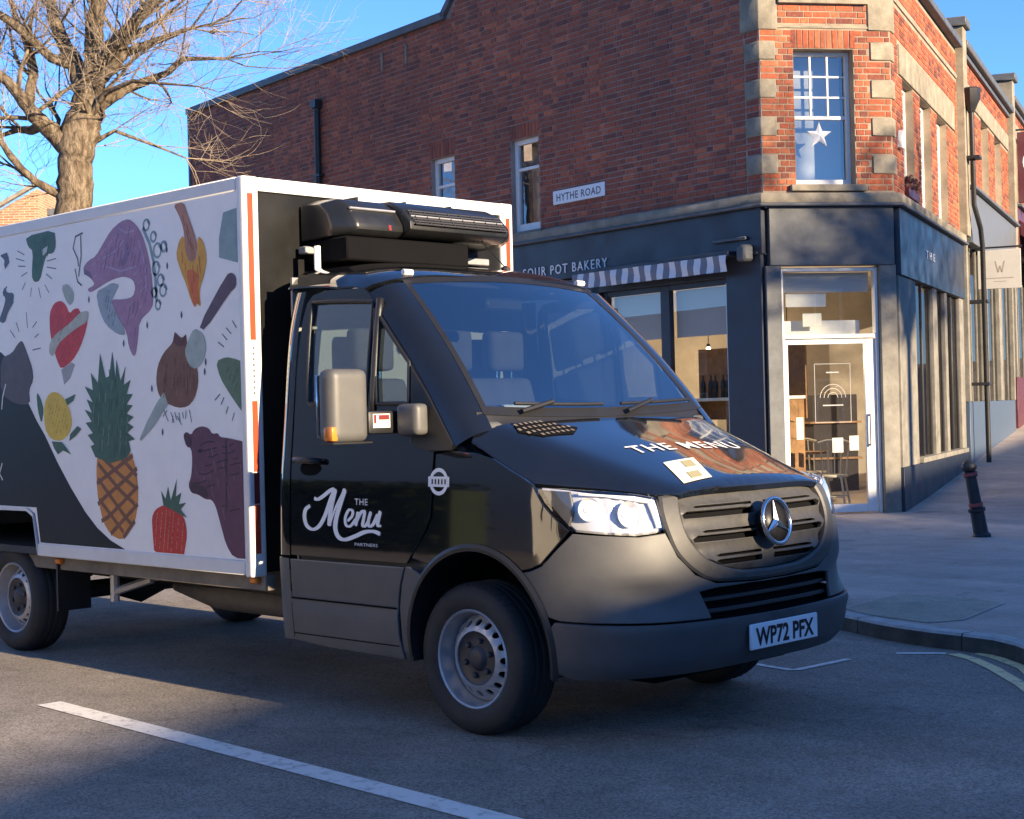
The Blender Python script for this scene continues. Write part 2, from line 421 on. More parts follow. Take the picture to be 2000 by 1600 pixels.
M_KERB = mat('kerb concrete', (.48, .47, .44), .85, var=.2, vscale=9, bump=.4, bscale=60, dirt=.5, dcol=(.1, .09, .08), dscale=4)
M_KERBB = mat('kerb brown', (.25, .14, .08), .85, var=.3, vscale=9, bump=.4, bscale=60)
M_BRICK = brick_mat('red brick', [(0, (.40, .105, .045)), (.35, (.34, .085, .042)), (.6, (.46, .15, .07)), (.8, (.24, .07, .042)), (1, (.15, .05, .04))])
M_BRICKL = brick_mat('weathered brick', [(0, (.43, .115, .06)), (.25, (.28, .08, .05)), (.45, (.50, .15, .075)), (.65, (.18, .066, .052)), (.8, (.36, .105, .06)), (1, (.25, .085, .058))], wash=.45, washcol=(.09, .045, .042))
M_MORT = mat('mortar', (.30, .235, .17), .95, var=.3, vscale=3, bump=.5, bscale=80)
M_MORTL = mat('old mortar', (.29, .235, .205), .95, var=.35, vscale=2, bump=.5, bscale=80)
M_STONE = mat('dressed stone', (.27, .235, .175), .9, var=.3, vscale=5, bump=.35, bscale=50, dirt=.6, dcol=(.12, .115, .085), dscale=3)
M_NAVY = mat('navy shopfront paint', (.022, .028, .042), .45, var=.15, vscale=4, rvar=.1)
M_GREYP = mat('weathered grey paint', (.088, .095, .102), .6, var=.25, vscale=7, dirt=.4, dcol=(.12, .115, .10), dscale=2.5)
M_TIMBER = mat('bleached timber', (.20, .188, .16), .8, var=.3, vscale=4, bump=.3, bscale=30)
M_WHITE = mat('white window paint', (.74, .73, .70), .45, var=.06, vscale=10)
M_LEAD = mat('lead flashing', (.085, .095, .11), .6, var=.3, vscale=4)
M_IRON = mat('black iron', (.018, .018, .02), .5, var=.3, bump=.2, bscale=60)
M_SLATE = mat('slate', (.07, .075, .085), .7, var=.4, vscale=8)
M_GLASS = glass_mat('window glass', (.72, .76, .78), .13, gain=.7)
M_SHOPGR = glass_mat('dark shop glass', (.5, .5, .5), .05, gain=.22)  # darker tint and weaker reflection than the other shop glass
M_SHOPG = glass_mat('shop glass', (.86, .88, .86), .07)
M_CREAM = mat('cream render', (.56, .52, .38), .8, var=.08, vscale=2)
M_SIGNW = mat('white enamel', (.75, .76, .78), .35)
M_BLK = mat('black lettering', (.012, .012, .014), .5)
M_WHT = mat('white vinyl', (.78, .78, .78), .45)
def bark_mat(name, lo, hi):
    m = bpy.data.materials.new(name); m.use_nodes = True; N = m.node_tree.nodes; L = m.node_tree.links; b = N['Principled BSDF']
    tc = N.new('ShaderNodeTexCoord'); mp = N.new('ShaderNodeMapping'); mp.inputs['Scale'].default_value = (1, 1, .35); L.new(tc.outputs['Object'], mp.inputs[0])
    n = N.new('ShaderNodeTexNoise'); n.inputs['Scale'].default_value = 15; n.inputs['Detail'].default_value = 8; n.inputs['Roughness'].default_value = .72; n.inputs['Distortion'].default_value = 1.2; L.new(mp.outputs[0], n.inputs['Vector'])
    v = N.new('ShaderNodeTexVoronoi'); v.inputs['Scale'].default_value = 13; L.new(mp.outputs[0], v.inputs['Vector'])
    ad = N.new('ShaderNodeMath'); ad.operation = 'MULTIPLY_ADD'; ad.inputs[1].default_value = -.35; L.new(v.outputs['Distance'], ad.inputs[0]); L.new(n.outputs['Fac'], ad.inputs[2])
    mr = N.new('ShaderNodeMapRange'); mr.inputs[1].default_value = .18; mr.inputs[2].default_value = .52; L.new(ad.outputs[0], mr.inputs[0])
    mx = N.new('ShaderNodeMix'); mx.data_type = 'RGBA'; mx.inputs[6].default_value = (*lo, 1); mx.inputs[7].default_value = (*hi, 1); L.new(mr.outputs[0], mx.inputs[0]); L.new(mx.outputs[2], b.inputs['Base Color'])
    b.inputs['Roughness'].default_value = .95; b.inputs['Specular IOR Level'].default_value = .2
    bp = N.new('ShaderNodeBump'); bp.inputs['Strength'].default_value = 1.0; bp.inputs['Distance'].default_value = .06; L.new(ad.outputs[0], bp.inputs['Height']); L.new(bp.outputs[0], b.inputs['Normal'])
    return m
M_BARK = bark_mat('bark', (.10, .072, .047), (.32, .252, .178))
M_TWIG = mat('twig bark', (.33, .262, .19), .9, var=.3, vscale=3)
M_MAROON = mat('maroon paint', (.09, .022, .028), .5, var=.15)
M_CANV = mat('white canvas', (.66, .68, .70), .8); M_CANVG = mat('grey canvas', (.19, .20, .23), .8)
M_ROOMW = mat('cafe plaster', (.42, .36, .295), .85, var=.2, vscale=2)
M_ROOMF = mat('cafe floor', (.26, .20, .15), .6, var=.3)
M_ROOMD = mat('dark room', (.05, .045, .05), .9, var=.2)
M_CHAIR = mat('pale cafe timber', (.58, .54, .45), .5)
M_WOOD = mat('oak', (.28, .15, .07), .5, var=.3, vscale=10)
M_BOTTLE = mat('bottle', (.012, .02, .025), .1)
M_PAPER = mat('paper', (.74, .72, .66), .8, var=.05)
M_BLIND = mat('roller blind', (.46, .47, .48), .8)
M_BULB = mat('lit bulb', (1, .75, .42), .5, emit=10, ecol=(1, .72, .4))
# ------------------------------------------------------------------ ground
L0 = (-5.763, 9.598); R0 = (-4.786, 10.937)
FL = frame(L0, 172.2, -1); FC = frame(L0, math.degrees(math.atan2(R0[1]-L0[1], R0[0]-L0[0])), 1); FR = frame(R0, 110.5, 1)
CHW = math.hypot(R0[0]-L0[0], R0[1]-L0[1])
def rise(x, y):
    t = (x-R0[0])*FR.d.x+(y-R0[1])*FR.d.y
    k = .8; return .062*k*math.log1p(math.exp(max(-30, min(30, t/k)))) if t/k < 30 else .062*t
def sheet(name, m, poly, dz, sp, parent=None, kind='structure'):
    v, f = cdt(resample(poly, sp), [], sp)
    b = MB(); b.add([(x, y, rise(x, y)+dz) for x, y in v], f)
    o = b.build(name, m, parent, smooth=True, fix=True)
    if kind and parent is None: o['kind'] = kind
    return o
b = MB(); b.box(-900, 900, -900, 900, -3.2, -3.0); tag(b.build('ground', mat('earth', (.12, .11, .08), .95, var=.3)), kind='structure')
road = sheet('road', M_ROAD, [(-70, -60), (60, -60), (60, 60), (-70, 60)], 0, 3.0)
KERB = [(-60, 11.0), (-10, 4.3), (-4, 3.52), (-1.5, 3.12), (-.45, 2.84), (-.1, 2.66), (.25, 2.54), (.6, 2.50), (.86, 2.45), (1.08, 2.29), (1.5, 1.83), (1.9, 1.42), (2.3, 1.27), (2.75, 1.5), (2.95, 2.2), (2.95-.35*60, 2.2+.937*60)]
def walk(line, d0, d1, n=2):
    out = []; acc = 0
    ds = [d0+(d1-d0)*i/(n-1) for i in range(n)]
    for i in range(len(line)-1):
        a = Vector(line[i]); c = Vector(line[i+1]); L = (c-a).length
        for d in ds:
            if acc-1e-9 <= d < acc+L or (i == len(line)-2 and d >= acc+L): out.append((a+(c-a)*((d-acc)/L), (c-a)/L))
        acc += L
    return out
def offset_line(line, d):
    out = []
    for i, p in enumerate(line):
        a = Vector(line[max(i-1, 0)]); c = Vector(line[min(i+1, len(line)-1)]); t = (c-a).normalized()
        out.append((p[0]-t.y*d, p[1]+t.x*d))
    return out
pv_in = offset_line(KERB, .13)
pave = sheet('pavement', M_PAVE, pv_in+[(-60, 60)], .1, 2.0)
LK = sum((Vector(KERB[i+1])-Vector(KERB[i])).length for i in range(len(KERB)-1))
M_KERBF = mat('grimy shaded kerb face', (.075, .068, .06), .9, var=.5, vscale=5, bump=.4, bscale=60)  # dark from grime plus shade painted into the upright face
d = 42.0; k = 0
while d < 85:
    e = d+.915
    b = MB(); st = walk(KERB, d+.005, e-.005, 5)
    top = []; bot = []
    vs = []; fs = []
    for p, t in st:
        n = Vector((-t.y, t.x)); q = p+n*.128; z = rise(p.x, p.y)
        vs += [(p.x, p.y, z-.05), (p.x+n.x*.004, p.y+n.y*.004, z+.088), (p.x+n.x*.016, p.y+n.y*.016, z+.104), (q.x, q.y, z+.104), (q.x, q.y, z-.05)]
    m = len(st)
    for i in range(m-1):
        for j in range(5): fs.append((i*5+j, i*5+(j+1) % 5, (i+1)*5+(j+1) % 5, (i+1)*5+j))
    fs += [tuple(range(5)), tuple((m-1)*5+j for j in range(5))]
    b.add(vs, fs)
    mid = st[len(st)//2][0]
    ks = b.build('kerb_stone', M_KERBB if 1.05 < mid.x < 1.75 and mid.y < 2.4 else M_KERB, pave)
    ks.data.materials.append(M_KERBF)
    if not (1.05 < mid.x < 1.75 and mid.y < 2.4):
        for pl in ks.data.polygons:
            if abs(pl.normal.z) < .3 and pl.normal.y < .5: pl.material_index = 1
    d = e; k += 1
# patch of newer tarmac let into the pavement by the kerb
sheet('tarmac_patch', M_COVER, [(-.60, 3.10), (-.72, 4.03), (-.13, 4.0), (.12, 3.93), (.30, 3.02), (.20, 2.80), (-.30, 2.92)], .104, .5, pave)
b = MB(); b.add([(x, y, .1065) for x, y in [(.12, 3.93), (.135, 3.93), (.318, 3.02), (.30, 3.02)]], [(0, 1, 2, 3)]); b.build('patch_seal', M_KERB, pave, fix=False)
# painted lines on the road
def stripe(name, m, line, wd, z=.004):
    a = offset_line(line, wd/2); c = offset_line(line, -wd/2); b = MB(); n = len(line)
    b.add([(x, y, rise(x, y)+z) for x, y in a+c], [(i, i+1, n+i+1, n+i) for i in range(n-1)])
    return b.build(name, m, road, fix=True)
stripe('centre_dash', M_WLINE, [(-2.38, -1.775), (-1.4, -1.815), (0, -1.875), (1.15, -1.925), (1.7, -1.95)], .135)
stripe('centre_dash', M_WLINE, [(-8.4, -1.52), (-5.4, -1.645)], .115)
stripe('bay_line', M_WLINE, [(-.30, 1.43), (-.14, 1.412), (.155, 1.362), (.185, 1.385), (.215, 1.86)], .05)
stripe('bay_line', M_WLINE, [(.325, 2.20), (.43, 2.275), (.56, 2.36)], .055)
yl = [(0.601,2.373),(0.779,2.272),(1.017,2.056),(1.398,1.650)]
y2 = [(0.710,2.474),(0.885,2.371),(1.150,2.151)]
stripe('yellow_line', M_YLINE, yl+[(1.75, 1.2), (2.3, .95), (2.9, 1.05), (3.2, 1.6)], .075)
stripe('yellow_line', M_YLINE, y2+[(1.55, 1.62), (1.9, 1.28), (2.3, 1.12), (2.75, 1.3)], .075)

# ------------------------------------------------------------------ building helpers
def wall_cells(F, u0, u1, z0, z1, holes, th=.24):
    us = sorted({u0, u1, *[h[0] for h in holes], *[h[1] for h in holes]}); zs = sorted({z0, z1, *[h[2] for h in holes], *[h[3] for h in holes]})
    us = [u for u in us if u0 <= u <= u1]; zs = [z for z in zs if z0 <= z <= z1]; b = MB()
    for i in range(len(us)-1):
        for j in range(len(zs)-1):
            cu, cz = (us[i]+us[i+1])/2, (zs[j]+zs[j+1])/2
            if any(h[0] < cu < h[1] and h[2] < cz < h[3] for h in holes): continue
            b.fbox(F, us[i], us[i+1], -th, 0, zs[j], zs[j+1])
    return b
def brick_list(F, u0, u1, z0, z1, holes, top=None, seed=1):
    rnd = random.Random(seed); out = []; j = 0; z = z0+.005
    while z+.065 <= z1+.002:
        u = u0-((.1625 if j % 2 else 0)); k = j
        while u < u1:
            wd = .215 if k % 2 == 0 else .1025
            segs = [(max(u, u0), min(u+wd, u1))]
            for h in holes:
                if h[2]-.045 < z and z+.065 < h[3]+.045 or (z < h[3]-.02 and z+.065 > h[2]+.02):
                    ns = []
                    for a, c in segs:
                        if c <= h[0]+.003 or a >= h[1]-.003: ns.append((a, c)); continue
                        if a < h[0]: ns.append((a, h[0]-.004))
                        if c > h[1]: ns.append((h[1]+.004, c))
                    segs = ns
            for a, c in segs:
                if c-a > .03 and (top is None or z+.065 < top((a+c)/2)): out.append((F, a, c, z, z+.065, rnd.uniform(.004, .009)))
            u += wd+.01; k += 1
        z += .075; j += 1
    return out
def soldier_list(F, u0, u1, z0, h=.215, seed=3):
    rnd = random.Random(seed); out = []; n = int(round((u1-u0)/.075)); p = (u1-u0)/n
    for i in range(n): out.append((F, u0+i*p+.005, u0+(i+1)*p-.005, z0+.005, z0+h, rnd.uniform(.006, .011)))
    return out
CAMP = Vector(cam.matrix_world.translation)
def brick_size(br):
    F, a, c, z0, z1, o = br; p = Vector(F((a+c)/2, 0, (z0+z1)/2)); dv = p-CAMP; L = dv.length; dv /= L
    vis = -dv.dot(F.n)
    if vis <= 0: return 0
    fw = dv.dot(Vector(CF)); 
    if fw < .94: return 0
    return (c-a)*(z1-z0)*vis/L/L
_bm = {}
def single_brick(br, m, parent):
    F, a, c, z0, z1, o = br; key = (round(c-a, 3), round(z1-z0, 3), m.name)
    if key not in _bm:
        b = MB(); hw = (c-a)/2; hh = (z1-z0)/2
        b.add([(-hw, 0, -hh), (hw, 0, -hh), (hw, 0, hh), (-hw, 0, hh), (-hw+.003, .03, -hh+.003), (hw-.003, .03, -hh+.003), (hw-.003, .03, hh-.003), (-hw+.003, .03, hh-.003)], [(4, 5, 6, 7), (0, 1, 5, 4), (1, 2, 6, 5), (2, 3, 7, 6), (3, 0, 4, 7)])
        me = bpy.data.meshes.new('brick'); me.from_pydata(b.v, [], b.f)
        bm = bmesh.new(); bm.from_mesh(me)
        for f in bm.faces:
            f.normal_update()
            if f.normal.y < -.01 or (abs(f.normal.y) < .2 and f.normal.dot(f.calc_center_median()) < 0): f.normal_flip()
        bm.to_mesh(me); bm.free(); me.materials.append(m); _bm[key] = me
    ob = bpy.data.objects.new('brick', _bm[key]); COL.objects.link(ob); ob.parent = parent
    p = Vector(F((a+c)/2, o-.03, (z0+z1)/2))-wloc(parent); ob.location = p
    n = F.n; ob.rotation_euler = (0, 0, math.atan2(n.y, n.x)-PI/2)
    return ob
def joined_bricks(name, groups, parent):
    vs = []; fs = []; mi = []
    for gi, (m, lst) in enumerate(groups):
        for F, a, c, z0, z1, o in lst:
            b = len(vs)
            vs += [F(a, -.02, z0), F(c, -.02, z0), F(c, -.02, z1), F(a, -.02, z1), F(a+.003, o, z0+.003), F(c-.003, o, z0+.003), F(c-.003, o, z1-.003), F(a+.003, o, z1-.003)]
            for f in [(4, 5, 6, 7), (0, 1, 5, 4), (1, 2, 6, 5), (2, 3, 7, 6), (3, 0, 4, 7)]: fs.append(tuple(i+b for i in f)); mi.append(gi)
    o0 = wloc(parent); me = bpy.data.meshes.new(name)
    me.from_pydata([(x-o0.x, y-o0.y, z-o0.z) for x, y, z in vs], [], fs)
    for m, _ in groups: me.materials.append(m)
    me.polygons.foreach_set('material_index', mi)
    bm = bmesh.new(); bm.from_mesh(me); bmesh.ops.recalc_face_normals(bm, faces=bm.faces); bm.to_mesh(me); bm.free()
    ob = bpy.data.objects.new(name, me); COL.objects.link(ob); ob.parent = parent; ob['kind'] = 'stuff'
    return ob
def sash(parent, F, u0, u1, z0, z1, rec=.12, grid=(0, 0), split=.5, fw=.055, dark=None, m=None, glass=None):
    """timber sash window set back in its opening: frame > panes and bars"""
    m = m or M_WHITE; glass = glass or M_GLASS
    b = MB(); o0, o1 = -rec-.07, -rec
    b.fbox(F, u0, u0+fw, o0, o1, z0, z1); b.fbox(F, u1-fw, u1, o0, o1, z0, z1); b.fbox(F, u0+fw, u1-fw, o0, o1, z1-fw, z1); b.fbox(F, u0+fw, u1-fw, o0, o1, z0, z0+fw*1.6)
    fr = b.build('window', m, parent, bevel=.004)
    zm = z0+(z1-z0)*split; a0, a1 = u0+fw, u1-fw; zt = z1-fw; zb = z0+fw*1.6
    b = MB(); b.fbox(F, a0, a1, o0+.01, o1-.008, zm-.022, zm+.022); b.build('meeting_rail', m, fr, bevel=.003)
    ob, oc = -rec-.035, -rec-.034
    gx, gz = grid
    if gx:
        for i in range(1, gx):
            u = a0+(a1-a0)*i/gx; b = MB(); b.fbox(F, u-.011, u+.011, o0+.02, o1-.018, zm+.022, zt); b.build('glazing_bar', m, fr)
        for j in range(1, gz):
            z = zm+(zt-zm)*j/gz; b = MB(); b.fbox(F, a0, a1, o0+.021, o1-.0195, z-.011, z+.011); b.build('glazing_bar', m, fr)
    cells = []
    if gx:
        for i in range(gx):
            for j in range(gz): cells.append((a0+(a1-a0)*i/gx, a0+(a1-a0)*(i+1)/gx, zm+(zt-zm)*j/gz, zm+(zt-zm)*(j+1)/gz))
    else: cells.append((a0, a1, zm, zt))
    cells.append((a0, a1, zb, zm))
    for c in cells:
        b = MB(); b.quad(F(c[0], ob, c[2]), F(c[1], ob, c[2]), F(c[1], ob, c[3]), F(c[0], ob, c[3])); b.build('pane', glass, fr, fix=False)
    b = MB(); b.quad(F(u0, o0-.25, z0), F(u1, o0-.25, z0), F(u1, o0-.25, z1), F(u0, o0-.25, z1)); b.build('blind', dark or M_BLIND, fr, fix=False)
    return fr
def fpart(name, F, m, parent, u0, u1, o0, o1, z0, z1, bevel=.006):
    b = MB(); b.fbox(F, u0, u1, o0, o1, z0, z1); return b.build(name, m, parent, bevel=bevel)

# ------------------------------------------------------------------ the corner shop
shop = thing('corner_building', 'red brick corner building with cut-off corner, navy bakery front and star in the upper window', 'building', FC(CHW/2, 0, .1))
LEND = 15.25
def ltop(u): return 7.5 if u > 6.5 else (7.5+(6.5-u)*.95 if u > 5.5 else (8.45 if u > 2.3 else (6.95+(u-1.3)*1.5 if u > 1.3 else 6.95)))
hw1 = (6.33, 6.95, 4.07, 5.42); hw2 = (4.28, 4.92, 4.07, 5.40)
lh = [hw1, hw2]
b = wall_cells(FL, 0, 5.5, 4.02, 6.95, [hw2]); m_ = wall_cells(FL, 2.3, 5.5, 6.95, 8.45, []); b.add(m_.v, m_.f); b.prism([(1.3, 6.95), (2.3, 6.95), (2.3, 8.45)], lambda u, z, h: FL(u, h, z), -.24, 0); m_ = wall_cells(FL, 5.5, LEND, .1, 7.5, [hw1]); b.add(m_.v, m_.f)
b.prism([(5.5, 7.5), (6.5, 7.5), (5.5, 8.45)], lambda u, z, h: FL(u, h, z), -.24, 0)
b.build('wall', M_MORTL, shop)
hc = (.42, 1.18, 4.13, 5.77)
wall_cells(FC, 0, CHW, 4.02, 6.95, [hc]).build('wall', M_MORT, shop)
rh = [(.75, 1.55, 4.06, 5.56), (2.08, 2.95, 4.06, 5.56), (3.5, 4.4, 4.06, 5.56)]
wall_cells(FR, 0, 5.55, 4.02, 6.9, rh).build('wall', M_MORT, shop)
BL = brick_list(FL, .26, LEND, 4.05, 8.43, [(h[0], h[1], h[2]-.09, h[3]+.23) for h in lh]+[(-1, .27, z-.115, z+.115) for z in ()], ltop, 5)
BL += brick_list(FL, 6.3, LEND, .12, 4.05, [], None, 6)
BL = [q for q in BL if not (q[1] < 0)]
BL += brick_list(FL, .02, .25, 4.05, 6.93, [(-.1, .3, z-.115, z+.115) for z in (4.37, 4.83, 5.29, 5.75)]+[(-.1, .3, 6.0, 6.42)], None, 9)
for h in lh: BL += soldier_list(FL, h[0]-.02, h[1]+.02, h[3])
QZ = (4.37, 4.83, 5.29, 5.75)
ch_holes = [(hc[0], hc[1], hc[2]-.09, 6.01)]+[(-.1, .195, z-.115, z+.115) for z in QZ]+[(CHW-.265, CHW+.1, z-.115, z+.115) for z in QZ]+[(-.1, .23, 6.0, 6.42), (CHW-.29, CHW+.1, 6.0, 6.42), (-.1, 3, 6.3, 6.52), (-.1, 3, 6.015, 6.05)]
BC = brick_list(FC, .01, CHW-.01, 4.05, 6.93, ch_holes, None, 11)+soldier_list(FC, hc[0]-.03, hc[1]+.03, hc[3]+.005, .225)
BR = brick_list(FR, .02, 5.5, 4.05, 6.88, [(h[0], h[1], h[2]-.1, 5.96) for h in rh]+[(.45, 5.2, 5.57, 5.96), (-.1, 6, 6.42, 6.5)]+[(-.1, .16, z-.115, z+.115) for z in QZ], None, 13)
allb = sorted([(brick_size(q), 0, q) for q in BC+BR]+[(brick_size(q), 1, q) for q in BL], key=lambda t: -t[0])
rest = {0: [], 1: []}
for i, (s_, g_, q) in enumerate(allb):
    if i < 300: single_brick(q, M_BRICKL if g_ else M_BRICK, shop)
    else: rest[g_].append(q)
joined_bricks('brickwork', [(M_BRICK, rest[0]), (M_BRICKL, rest[1])], shop)
# quoin stones that turn the two corners
def quoin(Fa, ua, Fb, ub, corner, na, nb, z0, z1, pr=.022):
    bs = (na+nb)/(1+na.dot(nb)); c = Vector((corner[0], corner[1], 0))
    def P(F, u, o): x, y, _ = F(u, o, 0); return (x, y)
    co = c+bs*pr; ci = c-bs*.05
    poly = [P(Fa, ua, pr), (co.x, co.y), P(Fb, ub, pr), P(Fb, ub, -.05), (ci.x, ci.y), P(Fa, ua, -.05)]
    b = MB(); b.prism(poly, lambda x, y, h: (x, y, h), z0, z1)
    return b.build('quoin_stone', M_STONE, shop, bevel=.008)
for z in QZ:
    quoin(FL, .25, FC, .19, L0, FL.n, FC.n, z-.11, z+.11)
    quoin(FC, CHW-.26, FR, .15, R0, FC.n, FR.n, z-.11, z+.11)
quoin(FL, .30, FC, .225, L0, FL.n, FC.n, 6.0, 6.42); quoin(FC, CHW-.285, FR, .2, R0, FC.n, FR.n, 6.0, 6.42)
for z in (6.75,):
    quoin(FL, .25, FC, .19, L0, FL.n, FC.n, z-.11, z+.11); quoin(FC, CHW-.26, FR, .15, R0, FC.n, FR.n, z-.11, z+.11)
fpart('string_course', FC, M_STONE, shop, .23, CHW-.29, -.05, .06, 6.31, 6.5); fpart('string_course', FC, M_STONE, shop, .02, CHW-.02, -.05, .012, 6.02, 6.048, .003)
fpart('window_sill', FC, M_STONE, shop, hc[0]-.08, hc[1]+.12, -.16, .07, hc[2]-.085, hc[2]-.005)
for h in lh: fpart('window_sill', FL, M_STONE, shop, h[0]-.04, h[1]+.04, -.14, .03, h[2]-.085, h[2]-.003)
sash(shop, FC, hc[0], hc[1], hc[2], hc[3], .15, (3, 3), .51, .05)
for h in lh: sash(shop, FL, h[0], h[1], h[2], h[3], .07, (0, 0), .68, .07)
for h in rh:
    sash(shop, FR, h[0], h[1], h[2], h[3], .1, (2, 2), .5, .06)
    fpart('window_sill', FR, M_STONE, shop, h[0]-.05, h[1]+.05, -.14, .05, h[2]-.09, h[2]-.003)
fpart('stone_lintel', FR, M_STONE, shop, .5, 5.15, -.05, .025, 5.57, 5.95); fpart('string_course', FR, M_STONE, shop, .02, 5.5, -.05, .02, 6.43, 6.49, .003)
# cornice over the shopfront, wrapping the three faces
def band(name, m, z0, z1, pr, la=6.2, rb=5.55, inn=-.05, bevel=.008):
    bL = (FL.n+FC.n)/(1+FL.n.dot(FC.n)); bR = (FC.n+FR.n)/(1+FC.n.dot(FR.n))
    def P(F, u, o): x, y, _ = F(u, o, 0); return (x, y)
    def cr(c, bs, o): return (c[0]+bs.x*o, c[1]+bs.y*o)
    poly = [P(FL, la, pr), cr(L0, bL, pr), cr(R0, bR, pr), P(FR, rb, pr), P(FR, rb, inn), cr(R0, bR, inn), cr(L0, bL, inn), P(FL, la, inn)]
    b = MB(); b.prism(poly, lambda x, y, h: (x, y, h), z0, z1); return b.build(name, m, shop, bevel=bevel)
band('cornice', M_STONE, 3.90, 4.02, .10); band('cornice_flashing', M_LEAD, 3.86, 3.897, .135)
fpart('gable_coping', FL, M_LEAD, shop, 6.45, LEND+.05, -.3, .07, 7.5, 7.62); fpart('gable_coping', FL, M_LEAD, shop, 2.28, 5.52, -.3, .07, 8.45, 8.57); fpart('gable_coping', FL, M_LEAD, shop, 0, 1.31, -.3, .07, 6.953, 7.07); fpart('parapet_coping', FC, M_STONE, shop, 0, CHW, -.3, .07, 6.953, 7.07)
b = MB(); b.prism([(1.3, 6.95), (1.3, 7.07), (2.28, 8.57), (2.28, 8.45)], lambda u, z, h: FL(u, h, z), -.3, .07); b.build('gable_coping', M_LEAD, shop, bevel=.006)
b = MB(); b.prism([(5.5, 8.45), (6.52, 7.49), (6.52, 7.62), (5.5, 8.57)], lambda u, z, h: FL(u, h, z), -.3, .07); b.build('gable_coping', M_LEAD, shop, bevel=.006)
fpart('corner_trim', FL, M_LEAD, shop, LEND-.02, LEND+.06, -.3, .03, .1, 7.5)
for u in (8.25, 7.55): fpart('overflow_pipe', FL, M_STONE, shop, u-.02, u+.02, 0, .03, 7.05, 7.35, .003)
b = MB(); b.tube([FL(10.25, .07, 6.85), FL(10.25, .07, 3.4), FL(10.25, .07, .12)], .055, 10); b.box(0, 0, 0, 0, 0, 0) if 0 else None
b.fbox(FL, 10.15, 10.35, .0, .12, 5.6, 5.64); b.fbox(FL, 10.17, 10.33, .0, .15, 6.78, 6.92); b.build('drainpipe', M_IRON, shop, smooth='auto', bevel=0)
# parapet gutter on the sunny side
fpart('gutter', FR, M_LEAD, shop, -.05, 5.5, -.02, .12, 6.9, 7.0, .01); fpart('gutter_edge', FR, M_GREYP, shop, -.05, 5.5, -.2, .05, 7.0, 7.06, .01)
b = MB(); a_ = FL(LEND, -.24, 0); 
b.add([FL(0, -.1, 6.85), FL(LEND, -.1, 7.3), FR(LEND*.9, -6.5, 7.3), FR(5.55, -.1, 6.85), FR(0, -.1, 6.85)], [(0, 1, 2, 3, 4)]); b.build('roof', M_SLATE, shop, fix=False)
b = MB(); b.quad(FL(LEND, -.0, 0), FL(LEND, -5.5, 0), FL(LEND, -5.5, 7.5), FL(LEND, 0, 7.5)); b.quad(FL(LEND, -5.5, 0), FR(14, -5.5, 0), FR(14, -5.5, 7.5), FL(LEND, -5.5, 7.5)); b.build('rear_wall', M_MORTL, shop, fix=False)
# navy bakery front on the shaded side
fpart('fascia_board', FL, M_NAVY, shop, .0, 6.2, -.05, .05, 3.30, 3.86); fpart('fascia_moulding', FL, M_NAVY, shop, .06, 6.2, .05, .075, 3.30, 3.33, .004)
fpart('pilaster', FL, M_NAVY, shop, .03, .62, -.3, .04, .1, 3.30)
SW = (.66, 2.98, .62, 3.05)
fpart('stall_riser', FL, M_NAVY, shop, .62, 6.2, -.2, .02, .1, .60); fpart('window_head', FL, M_NAVY, shop, .62, 3.2, -.2, .0, 3.06, 3.29)
b = MB()
for u0, u1 in ((.64, .69), (1.74, 1.91), (2.95, 3.05)): b.fbox(FL, u0, u1, -.14, -.06, .60, 3.06)
b.fbox(FL, .69, 1.74, -.14, -.06, 2.99, 3.06); b.fbox(FL, 1.91, 2.95, -.14, -.06, 2.99, 3.06)
fr = b.build('shop_window', M_NAVY, shop, bevel=.005)
fpart('alloy_bead', FL, mat('alloy bead', (.5, .5, .5), .35, 1.0), fr, .675, .70, -.06, -.035, .62, 3.0, .003)
for u0, u1 in ((.69, 1.74), (1.91, 2.95)):
    b = MB(); b.quad(FL(u0, -.1, .62), FL(u1, -.1, .62), FL(u1, -.1, 2.99), FL(u0, -.1, 2.99)); b.build('pane', M_SHOPG, fr, fix=False)
for u0, u1 in ((.69, 1.74), (1.91, 2.95)): fpart('window_blind', FL, M_BLIND, fr, u0, u1, -.19, -.185, 2.38, 2.99, .001)
fpart('panelling', FL, M_NAVY, shop, 3.05, 6.2, -.2, .0, .6, 3.29)
lettering('fascia_lettering', 'SOUR POT BAKERY', .135, lambda x, y, w_, t: FL(2.80+(w_-x), .053+t, 3.385+y), M_WHT, shop, .95, 1.25, thick=.01)
# grey corner entrance
fpart('fascia_board', FC, M_GREYP, shop, .05, CHW-.03, -.1, .05, 3.15, 3.86)
fpart('pilaster', FC, M_GREYP, shop, .0, .19, -.25, .035, .1, 3.15); fpart('pilaster', FC, M_TIMBER, shop, 1.44, CHW-.01, -.25, .035, .1, 3.15)
b = MB()
for q in ((.20, .235, .13, 3.13), (1.40, 1.435, .13, 3.13), (.235, 1.40, 3.085, 3.13), (.235, 1.40, 2.27, 2.32)): b.fbox(FC, q[0], q[1], -.15, -.04, q[2], q[3])
df = b.build('door_frame', M_WHITE, shop, bevel=.005)
b = MB()
for q in ((.24, .285, .15, 2.26), (1.26, 1.395, .15, 2.26), (.285, 1.26, .15, .25), (.285, 1.26, 2.20, 2.26)): b.fbox(FC, q[0], q[1], -.12, -.07, q[2], q[3])
dr = b.build('door', M_WHITE, shop, bevel=.004)
b = MB(); b.quad(FC(.285, -.095, .25), FC(1.26, -.095, .25), FC(1.26, -.095, 2.20), FC(.285, -.095, 2.20)); b.build('pane', M_SHOPG, dr, fix=False)
